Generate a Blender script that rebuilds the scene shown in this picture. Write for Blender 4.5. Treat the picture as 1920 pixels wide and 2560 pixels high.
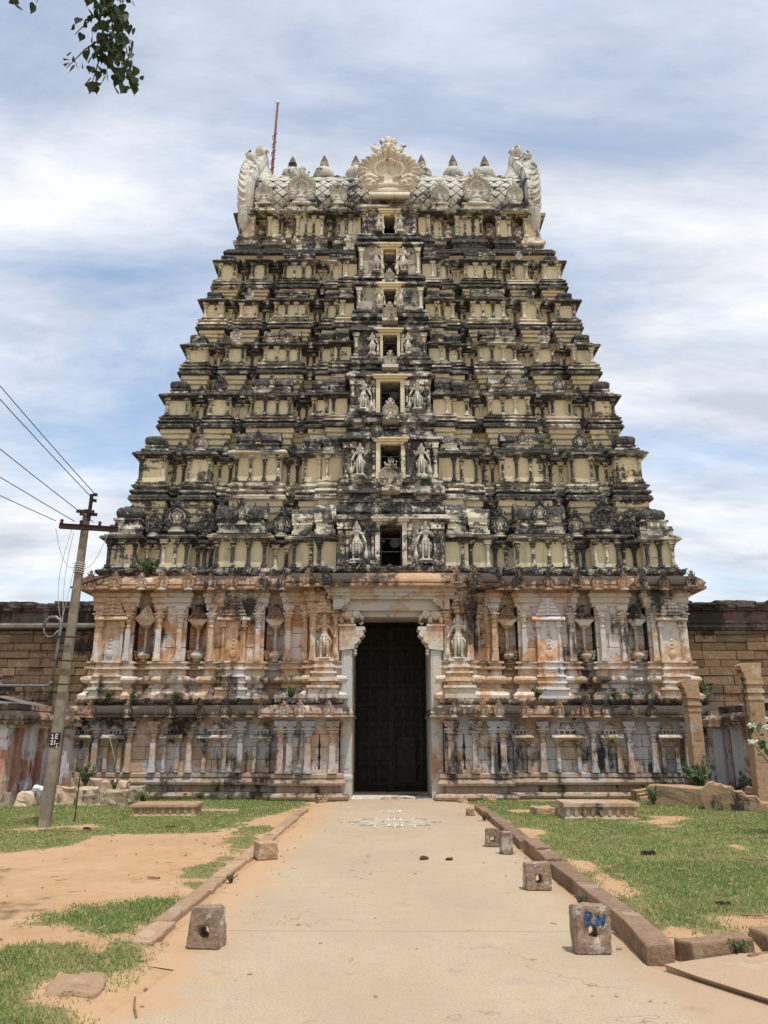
import bpy, bmesh, math, random
import numpy as np
from mathutils import Vector, Matrix, noise as mnoise
R = math.radians
rnd = random.Random(7)
for o in list(bpy.data.objects):
    bpy.data.objects.remove(o, do_unlink=True)
S = bpy.context.scene
COL = S.collection

# ------------------------------------------------------------------ camera
cam = bpy.data.cameras.new('camera')
camo = bpy.data.objects.new('camera', cam)
COL.objects.link(camo)
cam.sensor_fit = 'VERTICAL'
cam.sensor_height = 36.0
cam.lens = 36.0 * 1950 / 2560
cam.clip_start = 0.05
cam.clip_end = 3000
camo.location = (0, 0, 1.6)
camo.rotation_euler = (R(90 + 15.94), 0, R(0.53))
S.camera = camo

# ------------------------------------------------------------------ light
SUN_EL, SUN_AZ = 71.0, 148.0      # azimuth clockwise from +Y, the sun stands right of and a little behind the viewer
w = bpy.data.worlds.new('World')
S.world = w
w.use_nodes = True
nt = w.node_tree
nt.nodes.clear()
def wn(t, **k):
    n = nt.nodes.new(t)
    for a, b in k.items():
        setattr(n, a, b)
    return n
wl = nt.links.new
wo = wn('ShaderNodeOutputWorld')
bg = wn('ShaderNodeBackground')
bg.inputs['Strength'].default_value = 0.15
sky = wn('ShaderNodeTexSky', sky_type='NISHITA')
sky.sun_disc = False
sky.sun_elevation = R(SUN_EL)
sky.sun_rotation = R(SUN_AZ)
sky.air_density = 1.0
sky.dust_density = 0.6
sky.ozone_density = 1.6
tc = wn('ShaderNodeTexCoord')
sep = wn('ShaderNodeSeparateXYZ')
wl(tc.outputs['Generated'], sep.inputs[0])
zz = wn('ShaderNodeMath', operation='MAXIMUM')
wl(sep.outputs['Z'], zz.inputs[0]); zz.inputs[1].default_value = 0.0
zd = wn('ShaderNodeMath', operation='ADD')
wl(zz.outputs[0], zd.inputs[0]); zd.inputs[1].default_value = 0.22
dx = wn('ShaderNodeMath', operation='DIVIDE'); wl(sep.outputs['X'], dx.inputs[0]); wl(zd.outputs[0], dx.inputs[1])
dy = wn('ShaderNodeMath', operation='DIVIDE'); wl(sep.outputs['Y'], dy.inputs[0]); wl(zd.outputs[0], dy.inputs[1])
cmb = wn('ShaderNodeCombineXYZ'); wl(dx.outputs[0], cmb.inputs[0]); wl(dy.outputs[0], cmb.inputs[1])
mp = wn('ShaderNodeMapping')
wl(cmb.outputs[0], mp.inputs['Vector'])
mp.inputs['Rotation'].default_value = (0, 0, R(-32))
mp.inputs['Scale'].default_value = (0.75, 1.6, 1)
mp.inputs['Location'].default_value = (3.1, 0.6, 0)
n1 = wn('ShaderNodeTexNoise'); wl(mp.outputs[0], n1.inputs['Vector'])
n1.inputs['Scale'].default_value = 1.35; n1.inputs['Detail'].default_value = 12; n1.inputs['Roughness'].default_value = 0.60
n1.inputs['Distortion'].default_value = 0.35
n2 = wn('ShaderNodeTexNoise'); wl(cmb.outputs[0], n2.inputs['Vector'])
n2.inputs['Scale'].default_value = 0.55; n2.inputs['Detail'].default_value = 4
mx = wn('ShaderNodeMath', operation='MULTIPLY_ADD'); wl(n2.outputs[0], mx.inputs[0]); mx.inputs[1].default_value = 0.55
wl(n1.outputs[0], mx.inputs[2])
cr = wn('ShaderNodeValToRGB'); wl(mx.outputs[0], cr.inputs[0])
cr.color_ramp.elements[0].position = 0.58; cr.color_ramp.elements[0].color = (0.20, 0.20, 0.20, 1)
cr.color_ramp.elements[1].position = 0.84; cr.color_ramp.elements[1].color = (1, 1, 1, 1)
# nearer the horizon the cloud sheet closes up
hz = wn('ShaderNodeMapRange'); wl(zz.outputs[0], hz.inputs[0])
hz.inputs[1].default_value = 0.0; hz.inputs[2].default_value = 0.55; hz.inputs[3].default_value = 0.62; hz.inputs[4].default_value = 0.0
cm = wn('ShaderNodeMath', operation='MAXIMUM'); wl(cr.outputs[0], cm.inputs[0]); wl(hz.outputs[0], cm.inputs[1])
# brightness of the cloud itself
n3 = wn('ShaderNodeTexNoise'); wl(mp.outputs[0], n3.inputs['Vector'])
n3.inputs['Scale'].default_value = 2.6; n3.inputs['Detail'].default_value = 9; n3.inputs['Roughness'].default_value = 0.6
cc = wn('ShaderNodeValToRGB'); wl(n3.outputs[0], cc.inputs[0])
cc.color_ramp.elements[0].position = 0.36; cc.color_ramp.elements[0].color = (3.8, 4.15, 4.75, 1)
cc.color_ramp.elements[1].position = 0.60; cc.color_ramp.elements[1].color = (5.95, 6.12, 6.4, 1)
sg = wn('ShaderNodeMix', data_type='RGBA', blend_type='MULTIPLY'); sg.inputs[0].default_value = 1.0
wl(sky.outputs[0], sg.inputs[6]); sg.inputs[7].default_value = (1.36, 1.36, 1.26, 1)
mixs = wn('ShaderNodeMix', data_type='RGBA')
wl(cm.outputs[0], mixs.inputs[0]); wl(sg.outputs[2], mixs.inputs[6]); wl(cc.outputs[0], mixs.inputs[7])
wl(mixs.outputs[2], bg.inputs['Color'])
wl(bg.outputs[0], wo.inputs[0])

sl = bpy.data.lights.new('sun', 'SUN')
sl.energy = 3.6
sl.angle = R(0.6)
sl.color = (1.0, 0.95, 0.87)
so = bpy.data.objects.new('sun', sl)
COL.objects.link(so)
so.location = (8, -10, 40)
sd = Vector((math.sin(R(SUN_AZ)) * math.cos(R(SUN_EL)), math.cos(R(SUN_AZ)) * math.cos(R(SUN_EL)), math.sin(R(SUN_EL))))
so.rotation_euler = (-sd).to_track_quat('-Z', 'Y').to_euler()

S.view_settings.view_transform = 'Standard'
S.view_settings.look = 'None'
S.view_settings.exposure = 0.12
S.view_settings.gamma = 1.0
S.view_settings.use_curve_mapping = False
try:
    S.render.engine = 'CYCLES'
    S.cycles.max_bounces = 6
    S.cycles.diffuse_bounces = 4
except Exception:
    pass

# ------------------------------------------------------------------ materials
def new_mat(name):
    m = bpy.data.materials.new(name)
    m.use_nodes = True
    t = m.node_tree
    t.nodes.clear()
    out = t.nodes.new('ShaderNodeOutputMaterial')
    bs = t.nodes.new('ShaderNodeBsdfPrincipled')
    t.links.new(bs.outputs[0], out.inputs[0])
    bs.inputs['Roughness'].default_value = 0.9
    try:
        bs.inputs['Specular IOR Level'].default_value = 0.25
    except Exception:
        pass
    return m, t, bs

class NB:
    def __init__(s, t):
        s.t = t; s.L = t.links.new
        s.geo = t.nodes.new('ShaderNodeNewGeometry')
        s.pos = s.geo.outputs['Position']
    def n(s, typ, **k):
        q = s.t.nodes.new(typ)
        for a, b in k.items():
            setattr(q, a, b)
        return q
    def noise(s, scale, detail=5, rough=0.55, stretch=None, loc=(0, 0, 0), dist=0.0, vec=None):
        v = vec or s.pos
        if stretch or loc != (0, 0, 0):
            m = s.n('ShaderNodeMapping')
            s.L(v, m.inputs['Vector'])
            m.inputs['Scale'].default_value = stretch or (1, 1, 1)
            m.inputs['Location'].default_value = loc
            v = m.outputs[0]
        q = s.n('ShaderNodeTexNoise')
        s.L(v, q.inputs['Vector'])
        q.inputs['Scale'].default_value = scale
        q.inputs['Detail'].default_value = detail
        q.inputs['Roughness'].default_value = rough
        q.inputs['Distortion'].default_value = dist
        return q.outputs[0]
    def math(s, op, a, b=None, c=None):
        q = s.n('ShaderNodeMath', operation=op)
        for i, x in enumerate((a, b, c)):
            if x is None: continue
            if isinstance(x, (int, float)): q.inputs[i].default_value = x
            else: s.L(x, q.inputs[i])
        return q.outputs[0]
    def ramp(s, v, lo, hi, a=0.0, b=1.0):
        q = s.n('ShaderNodeMapRange', interpolation_type='SMOOTHSTEP')
        s.L(v, q.inputs[0])
        q.inputs[1].default_value = lo; q.inputs[2].default_value = hi
        q.inputs[3].default_value = a; q.inputs[4].default_value = b
        return q.outputs[0]
    def mix(s, f, a, b):
        q = s.n('ShaderNodeMix', data_type='RGBA')
        if isinstance(f, (int, float)): q.inputs[0].default_value = f
        else: s.L(f, q.inputs[0])
        for i, x in ((6, a), (7, b)):
            if isinstance(x, tuple): q.inputs[i].default_value = (x[0], x[1], x[2], 1)
            else: s.L(x, q.inputs[i])
        return q.outputs[2]
    def mul(s, c, v):
        q = s.n('ShaderNodeMix', data_type='RGBA', blend_type='MULTIPLY')
        q.inputs[0].default_value = 1.0
        s.L(c, q.inputs[6])
        s.L(v, q.inputs[7])
        return q.outputs[2]
    def vary(s, c, amount):
        oi = s.n('ShaderNodeObjectInfo')
        m = s.n('ShaderNodeMapRange')
        s.L(oi.outputs['Random'], m.inputs[0])
        m.inputs[3].default_value = 1 - amount; m.inputs[4].default_value = 1 + amount * 0.6
        return s.mul(c, m.outputs[0])
    def up(s):
        q = s.n('ShaderNodeSeparateXYZ')
        s.L(s.geo.outputs['Normal'], q.inputs[0])
        return q.outputs[2]
    def bump(s, bs, h, strength=0.4, dist=0.02, prev=None):
        q = s.n('ShaderNodeBump')
        q.inputs['Strength'].default_value = strength
        q.inputs['Distance'].default_value = dist
        s.L(h, q.inputs['Height'])
        if prev: s.L(prev, q.inputs['Normal'])
        s.L(q.outputs[0], bs.inputs['Normal'])
        return q.outputs[0]

def stucco(name, base, base2, stain, pale=0.35, upw=0.22, vary=0.12, dark=(0.033, 0.034, 0.033), ra=0.26):
    """lime stucco, black algae where 'stain' is high, bleached lime patches"""
    m, t, bs = new_mat(name)
    b = NB(t)
    big = b.noise(0.28, 3, 0.5, loc=(5, 2, 9))
    mid = b.noise(1.6, 7, 0.62)
    fine = b.noise(9.0, 6, 0.65, loc=(2, 7, 1))
    streak = b.noise(2.3, 5, 0.6, stretch=(1.6, 1.6, 0.22))
    grain = b.noise(38.0, 3, 0.6)
    c = b.mix(b.ramp(fine, 0.35, 0.7), base, base2)
    c = b.mix(b.ramp(b.noise(4.2, 5, 0.6, loc=(9, 1, 4)), 0.52, 0.66, 0, pale), c, (0.60, 0.57, 0.50))
    # dust and rain-run grey
    c = b.mix(b.ramp(streak, 0.5, 0.72, 0, 0.35 + 0.3 * stain), c, (0.21, 0.19, 0.15))
    v = b.math('MULTIPLY', mid, 1.25)
    v = b.math('MULTIPLY_ADD', streak, 0.55, v)
    v = b.math('MULTIPLY_ADD', big, 0.85, v)
    v = b.math('MULTIPLY_ADD', fine, 0.75, v)
    v = b.math('SUBTRACT', v, 0.35)
    v = b.math('MULTIPLY_ADD', b.up(), upw, v)       # algae settles on ledges that hold water
    lines = b.noise(1.0, 5, 0.6, stretch=(0.9, 0.9, 7.5), loc=(3, 1, 6))      # runs along the mouldings
    v = b.math('MULTIPLY_ADD', lines, 0.8, v)
    v = b.math('MULTIPLY_ADD', b.noise(24.0, 5, 0.7, loc=(1, 1, 8)), 0.45, v)
    v = b.math('SUBTRACT', v, 0.60)
    oi = b.n('ShaderNodeObjectInfo')
    v = b.math('MULTIPLY_ADD', oi.outputs['Random'], ra, b.math('SUBTRACT', v, ra / 2))
    th = 1.80 - stain * 0.72
    f = b.ramp(v, th - 0.06, th + 0.09)
    dk = b.mix(b.ramp(fine, 0.4, 0.65), dark, (0.115, 0.110, 0.098))
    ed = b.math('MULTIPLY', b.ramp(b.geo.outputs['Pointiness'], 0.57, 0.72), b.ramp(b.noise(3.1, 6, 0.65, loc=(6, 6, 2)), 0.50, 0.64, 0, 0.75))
    f = b.math('MULTIPLY', f, b.math('SUBTRACT', 1.0, ed))      # convex edges, in noise patches: less algae and a paler colour
    c = b.mix(f, c, dk)
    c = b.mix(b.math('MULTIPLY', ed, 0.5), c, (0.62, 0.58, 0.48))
    c = b.vary(c, vary)
    b.L(c, bs.inputs['Base Color'])
    h = b.math('MULTIPLY_ADD', grain, 0.35, fine)
    b.bump(bs, h, 0.55, 0.03)
    return m

def stone(name, lime, ochre, brown, amt_lime=0.5, amt_ochre=0.5, stain=0.35, upw=0.1, vary=0.15, scale=1.0):
    """granite with remnants of limewash over ochre plaster"""
    m, t, bs = new_mat(name)
    b = NB(t)
    big = b.noise(0.33 * scale, 3, 0.5, loc=(1, 8, 3))
    mid = b.noise(1.5 * scale, 8, 0.66, loc=(3, 3, 8), dist=0.3)
    fine = b.noise(8.0 * scale, 6, 0.68)
    streak = b.noise(2.6 * scale, 5, 0.6, stretch=(1.7, 1.7, 0.2))
    grain = b.noise(45.0, 3, 0.6)
    c = b.mix(b.ramp(fine, 0.3, 0.7), brown, tuple(min(1, x * 1.55) for x in brown))
    fo = b.math('MULTIPLY_ADD', b.noise(1.1 * scale, 7, 0.66, loc=(7, 0, 2)), 0.75, b.math('MULTIPLY', streak, 0.6))
    c = b.mix(b.ramp(fo, 0.78 - 0.3 * amt_ochre, 0.85 - 0.3 * amt_ochre + 0.03, 0, 0.85), c, ochre)
    fl = b.math('MULTIPLY_ADD', mid, 1.0, b.math('MULTIPLY', big, 0.5))
    fl = b.math('MULTIPLY_ADD', fine, 0.16, b.math('SUBTRACT', fl, 0.13))
    lw = b.mix(b.ramp(b.noise(0.9, 4, 0.6, loc=(4, 4, 1)), 0.45, 0.62), lime, tuple(x * y for x, y in zip(lime, (0.88, 0.95, 1.06))))
    c = b.mix(b.ramp(fl, 0.86 - 0.32 * amt_lime, 0.895 - 0.32 * amt_lime, 0, 0.92), c, lw)
    v = b.math('MULTIPLY_ADD', streak, 0.7, b.math('MULTIPLY', b.noise(0.62, 6, 0.6, loc=(2, 9, 5)), 1.2))
    v = b.math('MULTIPLY_ADD', fine, 0.4, v)
    v = b.math('MULTIPLY_ADD', b.up(), upw, v)
    th = 1.5 - stain * 0.6
    c = b.mix(b.ramp(v, th - 0.05, th + 0.12, 0, 0.93), c, (0.033, 0.031, 0.027))
    c = b.vary(c, vary)
    b.L(c, bs.inputs['Base Color'])
    h = b.math('MULTIPLY_ADD', grain, 0.3, fine)
    b.bump(bs, h, 0.6, 0.03)
    return m

def plain(name, col, rough=0.8, nz=6.0, amt=0.35, metal=0.0, bump=0.3, vary=0.0, col2=None):
    m, t, bs = new_mat(name)
    b = NB(t)
    f = b.noise(nz, 6, 0.6)
    c2 = col2 or tuple(x * (1 - amt) for x in col)
    c = b.mix(b.ramp(f, 0.3, 0.7), col, c2)
    if vary: c = b.vary(c, vary)
    b.L(c, bs.inputs['Base Color'])
    bs.inputs['Roughness'].default_value = rough
    bs.inputs['Metallic'].default_value = metal
    if bump: b.bump(bs, b.noise(nz * 5, 4), bump, 0.01)
    return m

M = {}
CREAM = (0.73, 0.63, 0.385); CREAM2 = (0.66, 0.58, 0.39)
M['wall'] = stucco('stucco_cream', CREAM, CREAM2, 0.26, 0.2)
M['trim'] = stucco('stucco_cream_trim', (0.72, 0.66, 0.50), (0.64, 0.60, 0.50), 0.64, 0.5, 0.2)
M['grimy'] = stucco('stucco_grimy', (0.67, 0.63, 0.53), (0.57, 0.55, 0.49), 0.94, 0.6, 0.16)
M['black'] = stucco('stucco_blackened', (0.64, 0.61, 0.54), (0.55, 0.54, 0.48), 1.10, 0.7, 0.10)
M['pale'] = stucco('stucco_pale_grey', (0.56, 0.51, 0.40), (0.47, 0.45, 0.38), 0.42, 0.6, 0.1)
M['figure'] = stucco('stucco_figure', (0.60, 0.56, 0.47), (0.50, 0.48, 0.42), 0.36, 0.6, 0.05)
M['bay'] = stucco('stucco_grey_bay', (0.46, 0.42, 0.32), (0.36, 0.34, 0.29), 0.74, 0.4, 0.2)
M['stone_low'] = stone('granite_limewashed', (0.52, 0.48, 0.46), (0.44, 0.31, 0.21), (0.36, 0.27, 0.20), 0.60, 0.45, 0.48)
M['stone_up'] = stone('granite_ochre', (0.62, 0.56, 0.51), (0.43, 0.22, 0.11), (0.44, 0.30, 0.20), 0.54, 0.52, 0.42)
M['stone_trim'] = stone('granite_carved', (0.62, 0.55, 0.47), (0.46, 0.29, 0.18), (0.42, 0.30, 0.20), 0.56, 0.40, 0.46)
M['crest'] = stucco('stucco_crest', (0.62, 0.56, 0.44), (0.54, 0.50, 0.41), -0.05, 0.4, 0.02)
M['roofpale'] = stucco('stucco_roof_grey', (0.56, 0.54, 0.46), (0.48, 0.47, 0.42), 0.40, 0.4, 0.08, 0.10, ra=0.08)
M['plinth'] = stone('granite_plinth', (0.46, 0.40, 0.35), (0.40, 0.29, 0.20), (0.34, 0.25, 0.18), 0.34, 0.5, 0.50, 0.10)
M['kapota'] = stone('granite_cornice', (0.50, 0.42, 0.34), (0.40, 0.255, 0.16), (0.33, 0.22, 0.145), 0.22, 0.45, 0.66, 0.12)
M['frieze'] = stone('granite_frieze', (0.45, 0.40, 0.34), (0.34, 0.22, 0.13), (0.22, 0.15, 0.10), 0.25, 0.3, 0.66, 0.1)
M['jamb'] = stone('granite_jamb', (0.56, 0.53, 0.46), (0.40, 0.21, 0.12), (0.40, 0.31, 0.23), 0.70, 0.30, 0.26)
M['rubble_wall'] = stone('laterite_block', (0.24, 0.17, 0.105), (0.20, 0.13, 0.07), (0.155, 0.10, 0.06), 0.35, 0.5, 0.44, 0.0, 0.4, 1.6)
M['mortar'] = plain('dark_joint', (0.07, 0.055, 0.042), 0.95)
M['coping'] = stone('weathered_coping', (0.26, 0.24, 0.23), (0.17, 0.09, 0.06), (0.10, 0.08, 0.07), 0.35, 0.3, 0.72, 0.1)
M['block'] = stone('granite_rough_block', (0.50, 0.44, 0.38), (0.33, 0.23, 0.16), (0.22, 0.16, 0.115), 0.34, 0.4, 0.40, -0.15, 0.2, 4.0)
M['fallen'] = stone('granite_fallen', (0.46, 0.36, 0.26), (0.40, 0.27, 0.16), (0.29, 0.195, 0.12), 0.30, 0.5, 0.38, -0.1, 0.15, 1.6)
M['boulder'] = stone('boulder_buff', (0.52, 0.44, 0.34), (0.45, 0.33, 0.22), (0.36, 0.27, 0.18), 0.35, 0.5, 0.22, -0.1, 0.3, 2.0)
M['kerb_dusty'] = stone('kerb_dusty', (0.42, 0.30, 0.20), (0.38, 0.25, 0.155), (0.26, 0.17, 0.11), 0.4, 0.6, 0.22, -0.2, 0.15, 2.5)
M['kerb'] = stone('granite_kerb', (0.31, 0.225, 0.155), (0.25, 0.165, 0.105), (0.165, 0.11, 0.075), 0.3, 0.5, 0.30, -0.15, 0.18, 2.5)
M['shrine'] = stone('shrine_painted', (0.60, 0.58, 0.57), (0.40, 0.15, 0.11), (0.36, 0.26, 0.19), 0.70, 0.35, 0.34)
M['red_paint'] = stone('red_stripe_paint', (0.50, 0.43, 0.40), (0.32, 0.15, 0.11), (0.30, 0.17, 0.13), 0.45, 0.6, 0.28)
M['roof_slab'] = plain('roof_slab', (0.20, 0.18, 0.16), 0.9, 2.0, 0.5)
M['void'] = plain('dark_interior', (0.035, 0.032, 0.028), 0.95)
M['door'] = plain('old_door_wood', (0.028, 0.024, 0.020), 0.75, 5.0, 0.5)
M['iron'] = plain('rusty_iron', (0.055, 0.030, 0.026), 0.75, 8.0, 0.5)
M['steel'] = plain('galvanised_steel', (0.22, 0.23, 0.24), 0.5, 8.0, 0.3, 0.6)
M['grille'] = plain('window_grille', (0.10, 0.11, 0.11), 0.55, 8.0, 0.3, 0.4)
M['concrete_pole'] = plain('pole_concrete', (0.29, 0.25, 0.185), 0.95, 3.0, 0.45, bump=0.5)
M['wire'] = plain('wire', (0.04, 0.04, 0.045), 0.6, bump=0)
M['white_wire'] = plain('pale_wire', (0.5, 0.48, 0.46), 0.7, bump=0)
M['plate'] = plain('number_plate_black', (0.012, 0.012, 0.014), 0.6, bump=0)
M['white_paint'] = plain('white_paint', (0.75, 0.75, 0.72), 0.8, 20, 0.1, bump=0)
M['blue_paint'] = plain('blue_paint', (0.05, 0.13, 0.30), 0.8, 30, 0.6, bump=0)
M['pale_blue'] = plain('pale_blue_paint', (0.16, 0.34, 0.45), 0.8, 10, 0.4, bump=0)
M['terracotta'] = plain('terracotta_finial', (0.19, 0.115, 0.09), 0.85, 6, 0.5)
M['mast'] = plain('mast_red', (0.34, 0.11, 0.10), 0.7, 3, 0.3)
M['chalk'] = plain('chalk', (0.72, 0.69, 0.62), 0.95, 25, 0.15, bump=0)
M['plastic'] = plain('white_plastic', (0.7, 0.72, 0.75), 0.5, 5, 0.1)
M['wood'] = plain('dry_stick', (0.30, 0.20, 0.11), 0.9, 12, 0.5)
M['dung'] = plain('dry_dung', (0.10, 0.065, 0.035), 0.95, 15, 0.5)
M['charcoal'] = plain('charred_lump', (0.015, 0.014, 0.013), 0.9, 15, 0.3)
M['bark'] = plain('bark', (0.16, 0.12, 0.09), 0.95, 9, 0.5, bump=0.8)
M['petal'] = plain('white_petal', (0.62, 0.66, 0.52), 0.7, 20, 0.1, bump=0)

def leaf_mat(name, c1, c2, trans=0.35, dry=None):
    m, t, bs = new_mat(name)
    b = NB(t)
    c = b.mix(b.ramp(b.noise(7, 4), 0.3, 0.7), c1, c2)
    if dry: c = b.mix(b.ramp(b.noise(0.9, 5, 0.65, loc=(3, 3, 3)), 0.42, 0.68, 0, 0.75), c, dry)
    b.L(c, bs.inputs['Base Color'])
    bs.inputs['Roughness'].default_value = 0.5
    tr = t.nodes.new('ShaderNodeBsdfTranslucent')
    b.L(c, tr.inputs['Color'])
    ms = t.nodes.new('ShaderNodeMixShader')
    ms.inputs[0].default_value = trans
    b.L(bs.outputs[0], ms.inputs[1]); b.L(tr.outputs[0], ms.inputs[2])
    out = [n for n in t.nodes if n.type == 'OUTPUT_MATERIAL'][0]
    b.L(ms.outputs[0], out.inputs[0])
    return m
M['leaf'] = leaf_mat('peepal_leaf', (0.055, 0.085, 0.030), (0.035, 0.06, 0.022), 0.3)
M['shrub'] = leaf_mat('shrub_leaf', (0.115, 0.18, 0.075), (0.07, 0.13, 0.05))
M['weed'] = leaf_mat('weed_leaf', (0.10, 0.17, 0.045), (0.06, 0.12, 0.03))
M['grass'] = leaf_mat('grass_blade', (0.27, 0.36, 0.115), (0.18, 0.285, 0.075), 0.4, (0.34, 0.36, 0.14))
M['straw'] = plain('dry_grass', (0.42, 0.33, 0.17), 0.9, 8, 0.3, bump=0)
# ------------------------------------------------------------------ mesh helpers
class MB:
    def __init__(s):
        s.v = []; s.f = []; s.m = []; s.cur = 0
    def add(s, vs, fs):
        k = len(s.v)
        s.v += [tuple(p) for p in vs]
        s.f += [tuple(i + k for i in f) for f in fs]
        s.m += [s.cur] * len(fs)
        return s
    def box(s, x0, x1, y0, y1, z0, z1, tx=0.0, ty=0.0):
        """box; tx, ty shrink the top"""
        vs = [(x0, y0, z0), (x1, y0, z0), (x1, y1, z0), (x0, y1, z0),
              (x0 + tx, y0 + ty, z1), (x1 - tx, y0 + ty, z1), (x1 - tx, y1 - ty, z1), (x0 + tx, y1 - ty, z1)]
        return s.add(vs, [(3, 2, 1, 0), (4, 5, 6, 7), (0, 1, 5, 4), (1, 2, 6, 5), (2, 3, 7, 6), (3, 0, 4, 7)])
    def lathe(s, prof, n=10, c=(0, 0, 0), sy=1.0, sq=0.0, ph=0.0):
        """prof: (r, z); sq>0 makes the round squarish"""
        vs = []; fs = []
        for r, z in prof:
            for i in range(n):
                a = 2 * math.pi * (i + 0.5) / n + ph
                q = 1.0
                if sq:
                    q = 1 + sq * (1 / max(abs(math.cos(a)), abs(math.sin(a))) - 1)
                vs.append((c[0] + r * q * math.cos(a), c[1] + r * q * math.sin(a) * sy, c[2] + z))
        for j in range(len(prof) - 1):
            for i in range(n):
                a = j * n + i; b2 = j * n + (i + 1) % n
                fs.append((a, b2, b2 + n, a + n))
        fs.append(tuple(reversed(range(n))))
        fs.append(tuple(range((len(prof) - 1) * n, len(prof) * n)))
        return s.add(vs, fs)
    def tube(s, pts, rad, n=8):
        pts = [Vector(p) for p in pts]
        vs = []; fs = []
        up = Vector((0.03, 0.05, 1))
        for i, p in enumerate(pts):
            d = (pts[min(i + 1, len(pts) - 1)] - pts[max(i - 1, 0)]).normalized()
            a = d.cross(up)
            if a.length < 0.12: a = d.cross(Vector((1, 0.1, 0)))
            a.normalize(); b2 = d.cross(a)
            r = rad[i] if isinstance(rad, (list, tuple)) else rad
            for k in range(n):
                t = 2 * math.pi * k / n
                vs.append(tuple(p + a * r * math.cos(t) + b2 * r * math.sin(t)))
        for j in range(len(pts) - 1):
            for i in range(n):
                a = j * n + i; b3 = j * n + (i + 1) % n
                fs.append((a, b3, b3 + n, a + n))
        fs.append(tuple(reversed(range(n))))
        fs.append(tuple(range((len(pts) - 1) * n, len(pts) * n)))
        return s.add(vs, fs)
    def ball(s, c, r, n=8, m=6):
        if isinstance(r, (int, float)): r = (r, r, r)
        vs = []; fs = []
        for j in range(m + 1):
            t = math.pi * j / m
            for i in range(n):
                a = 2 * math.pi * i / n
                vs.append((c[0] + r[0] * math.sin(t) * math.cos(a), c[1] + r[1] * math.sin(t) * math.sin(a), c[2] - r[2] * math.cos(t)))
        for j in range(m):
            for i in range(n):
                a = j * n + i; b2 = j * n + (i + 1) % n
                fs.append((a, b2, b2 + n, a + n))
        return s.add(vs, fs)
    def prism(s, poly, y0, y1):
        """poly in xz, extruded along y (front y0)"""
        n = len(poly)
        vs = [(x, y0, z) for x, z in poly] + [(x, y1, z) for x, z in poly]
        fs = [tuple(range(n)), tuple(reversed(range(n, 2 * n)))]
        fs += [(i, i + n, (i + 1) % n + n, (i + 1) % n) for i in range(n)]
        return s.add(vs, fs)
    def xprism(s, poly, x0, x1):
        """poly in yz, extruded along x"""
        n = len(poly)
        vs = [(x0, y, z) for y, z in poly] + [(x1, y, z) for y, z in poly]
        fs = [tuple(reversed(range(n))), tuple(range(n, 2 * n))]
        fs += [(i, (i + 1) % n, (i + 1) % n + n, i + n) for i in range(n)]
        return s.add(vs, fs)
    def jitter(s, amp, freq=3.0, seed=0.0):
        out = []
        for p in s.v:
            q = Vector(p) * freq + Vector((seed, seed * 1.7, seed * 0.3))
            d = mnoise.noise_vector(q)
            out.append((p[0] + d.x * amp, p[1] + d.y * amp, p[2] + d.z * amp))
        s.v = out
        return s
    def mesh(s, name, mat, smooth=False):
        me = bpy.data.meshes.new(name)
        me.from_pydata(s.v, [], s.f)
        bm = bmesh.new(); bm.from_mesh(me)
        bmesh.ops.recalc_face_normals(bm, faces=bm.faces)
        bm.to_mesh(me); bm.free()
        for mt in (mat if isinstance(mat, (list, tuple)) else [mat]): me.materials.append(mt)
        if isinstance(mat, (list, tuple)): me.polygons.foreach_set('material_index', s.m)
        if smooth:
            me.polygons.foreach_set('use_smooth', [True] * len(me.polygons))
        return me
    def build(s, name, mat, parent=None, smooth=False, loc=(0, 0, 0), rot=(0, 0, 0), scale=(1, 1, 1)):
        return put(name, s.mesh(name, mat, smooth), parent, loc, rot, scale)

def put(name, me, parent=None, loc=(0, 0, 0), rot=(0, 0, 0), scale=(1, 1, 1), mat=None):
    o = bpy.data.objects.new(name, me)
    COL.objects.link(o)
    o.location = loc; o.rotation_euler = rot
    o.scale = scale if isinstance(scale, (tuple, list)) else (scale,) * 3
    if parent is not None: o.parent = parent
    if mat is not None:
        o.material_slots[0].link = 'OBJECT'
        o.material_slots[0].material = mat
    return o
def tag(o, label=None, cat=None, group=None, kind=None):
    if label: o['label'] = label
    if cat: o['category'] = cat
    if group: o['group'] = group
    if kind: o['kind'] = kind
    return o
def empty(name, loc=(0, 0, 0), rz=0.0):
    o = bpy.data.objects.new(name, None)
    COL.objects.link(o)
    o.location = loc; o.rotation_euler = (0, 0, rz)
    o.empty_display_size = 0.2
    return o
def ev(me_obj_mods):
    """mesh of an object with its modifiers applied; the helper object is removed"""
    o = me_obj_mods
    dg = bpy.context.evaluated_depsgraph_get()
    dg.update()
    me = bpy.data.meshes.new_from_object(o.evaluated_get(dg))
    bpy.data.objects.remove(o, do_unlink=True)
    return me

def bevel_mesh(mb, name, mat, wdt, seg=1):
    me = bpy.data.meshes.new(name)
    me.from_pydata(mb.v, [], mb.f)
    bm = bmesh.new(); bm.from_mesh(me)
    bmesh.ops.recalc_face_normals(bm, faces=bm.faces)
    bmesh.ops.bevel(bm, geom=list(bm.edges), offset=wdt, segments=seg, affect='EDGES', profile=0.6)
    bm.to_mesh(me); bm.free()
    me.materials.append(mat)
    return me

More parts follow.
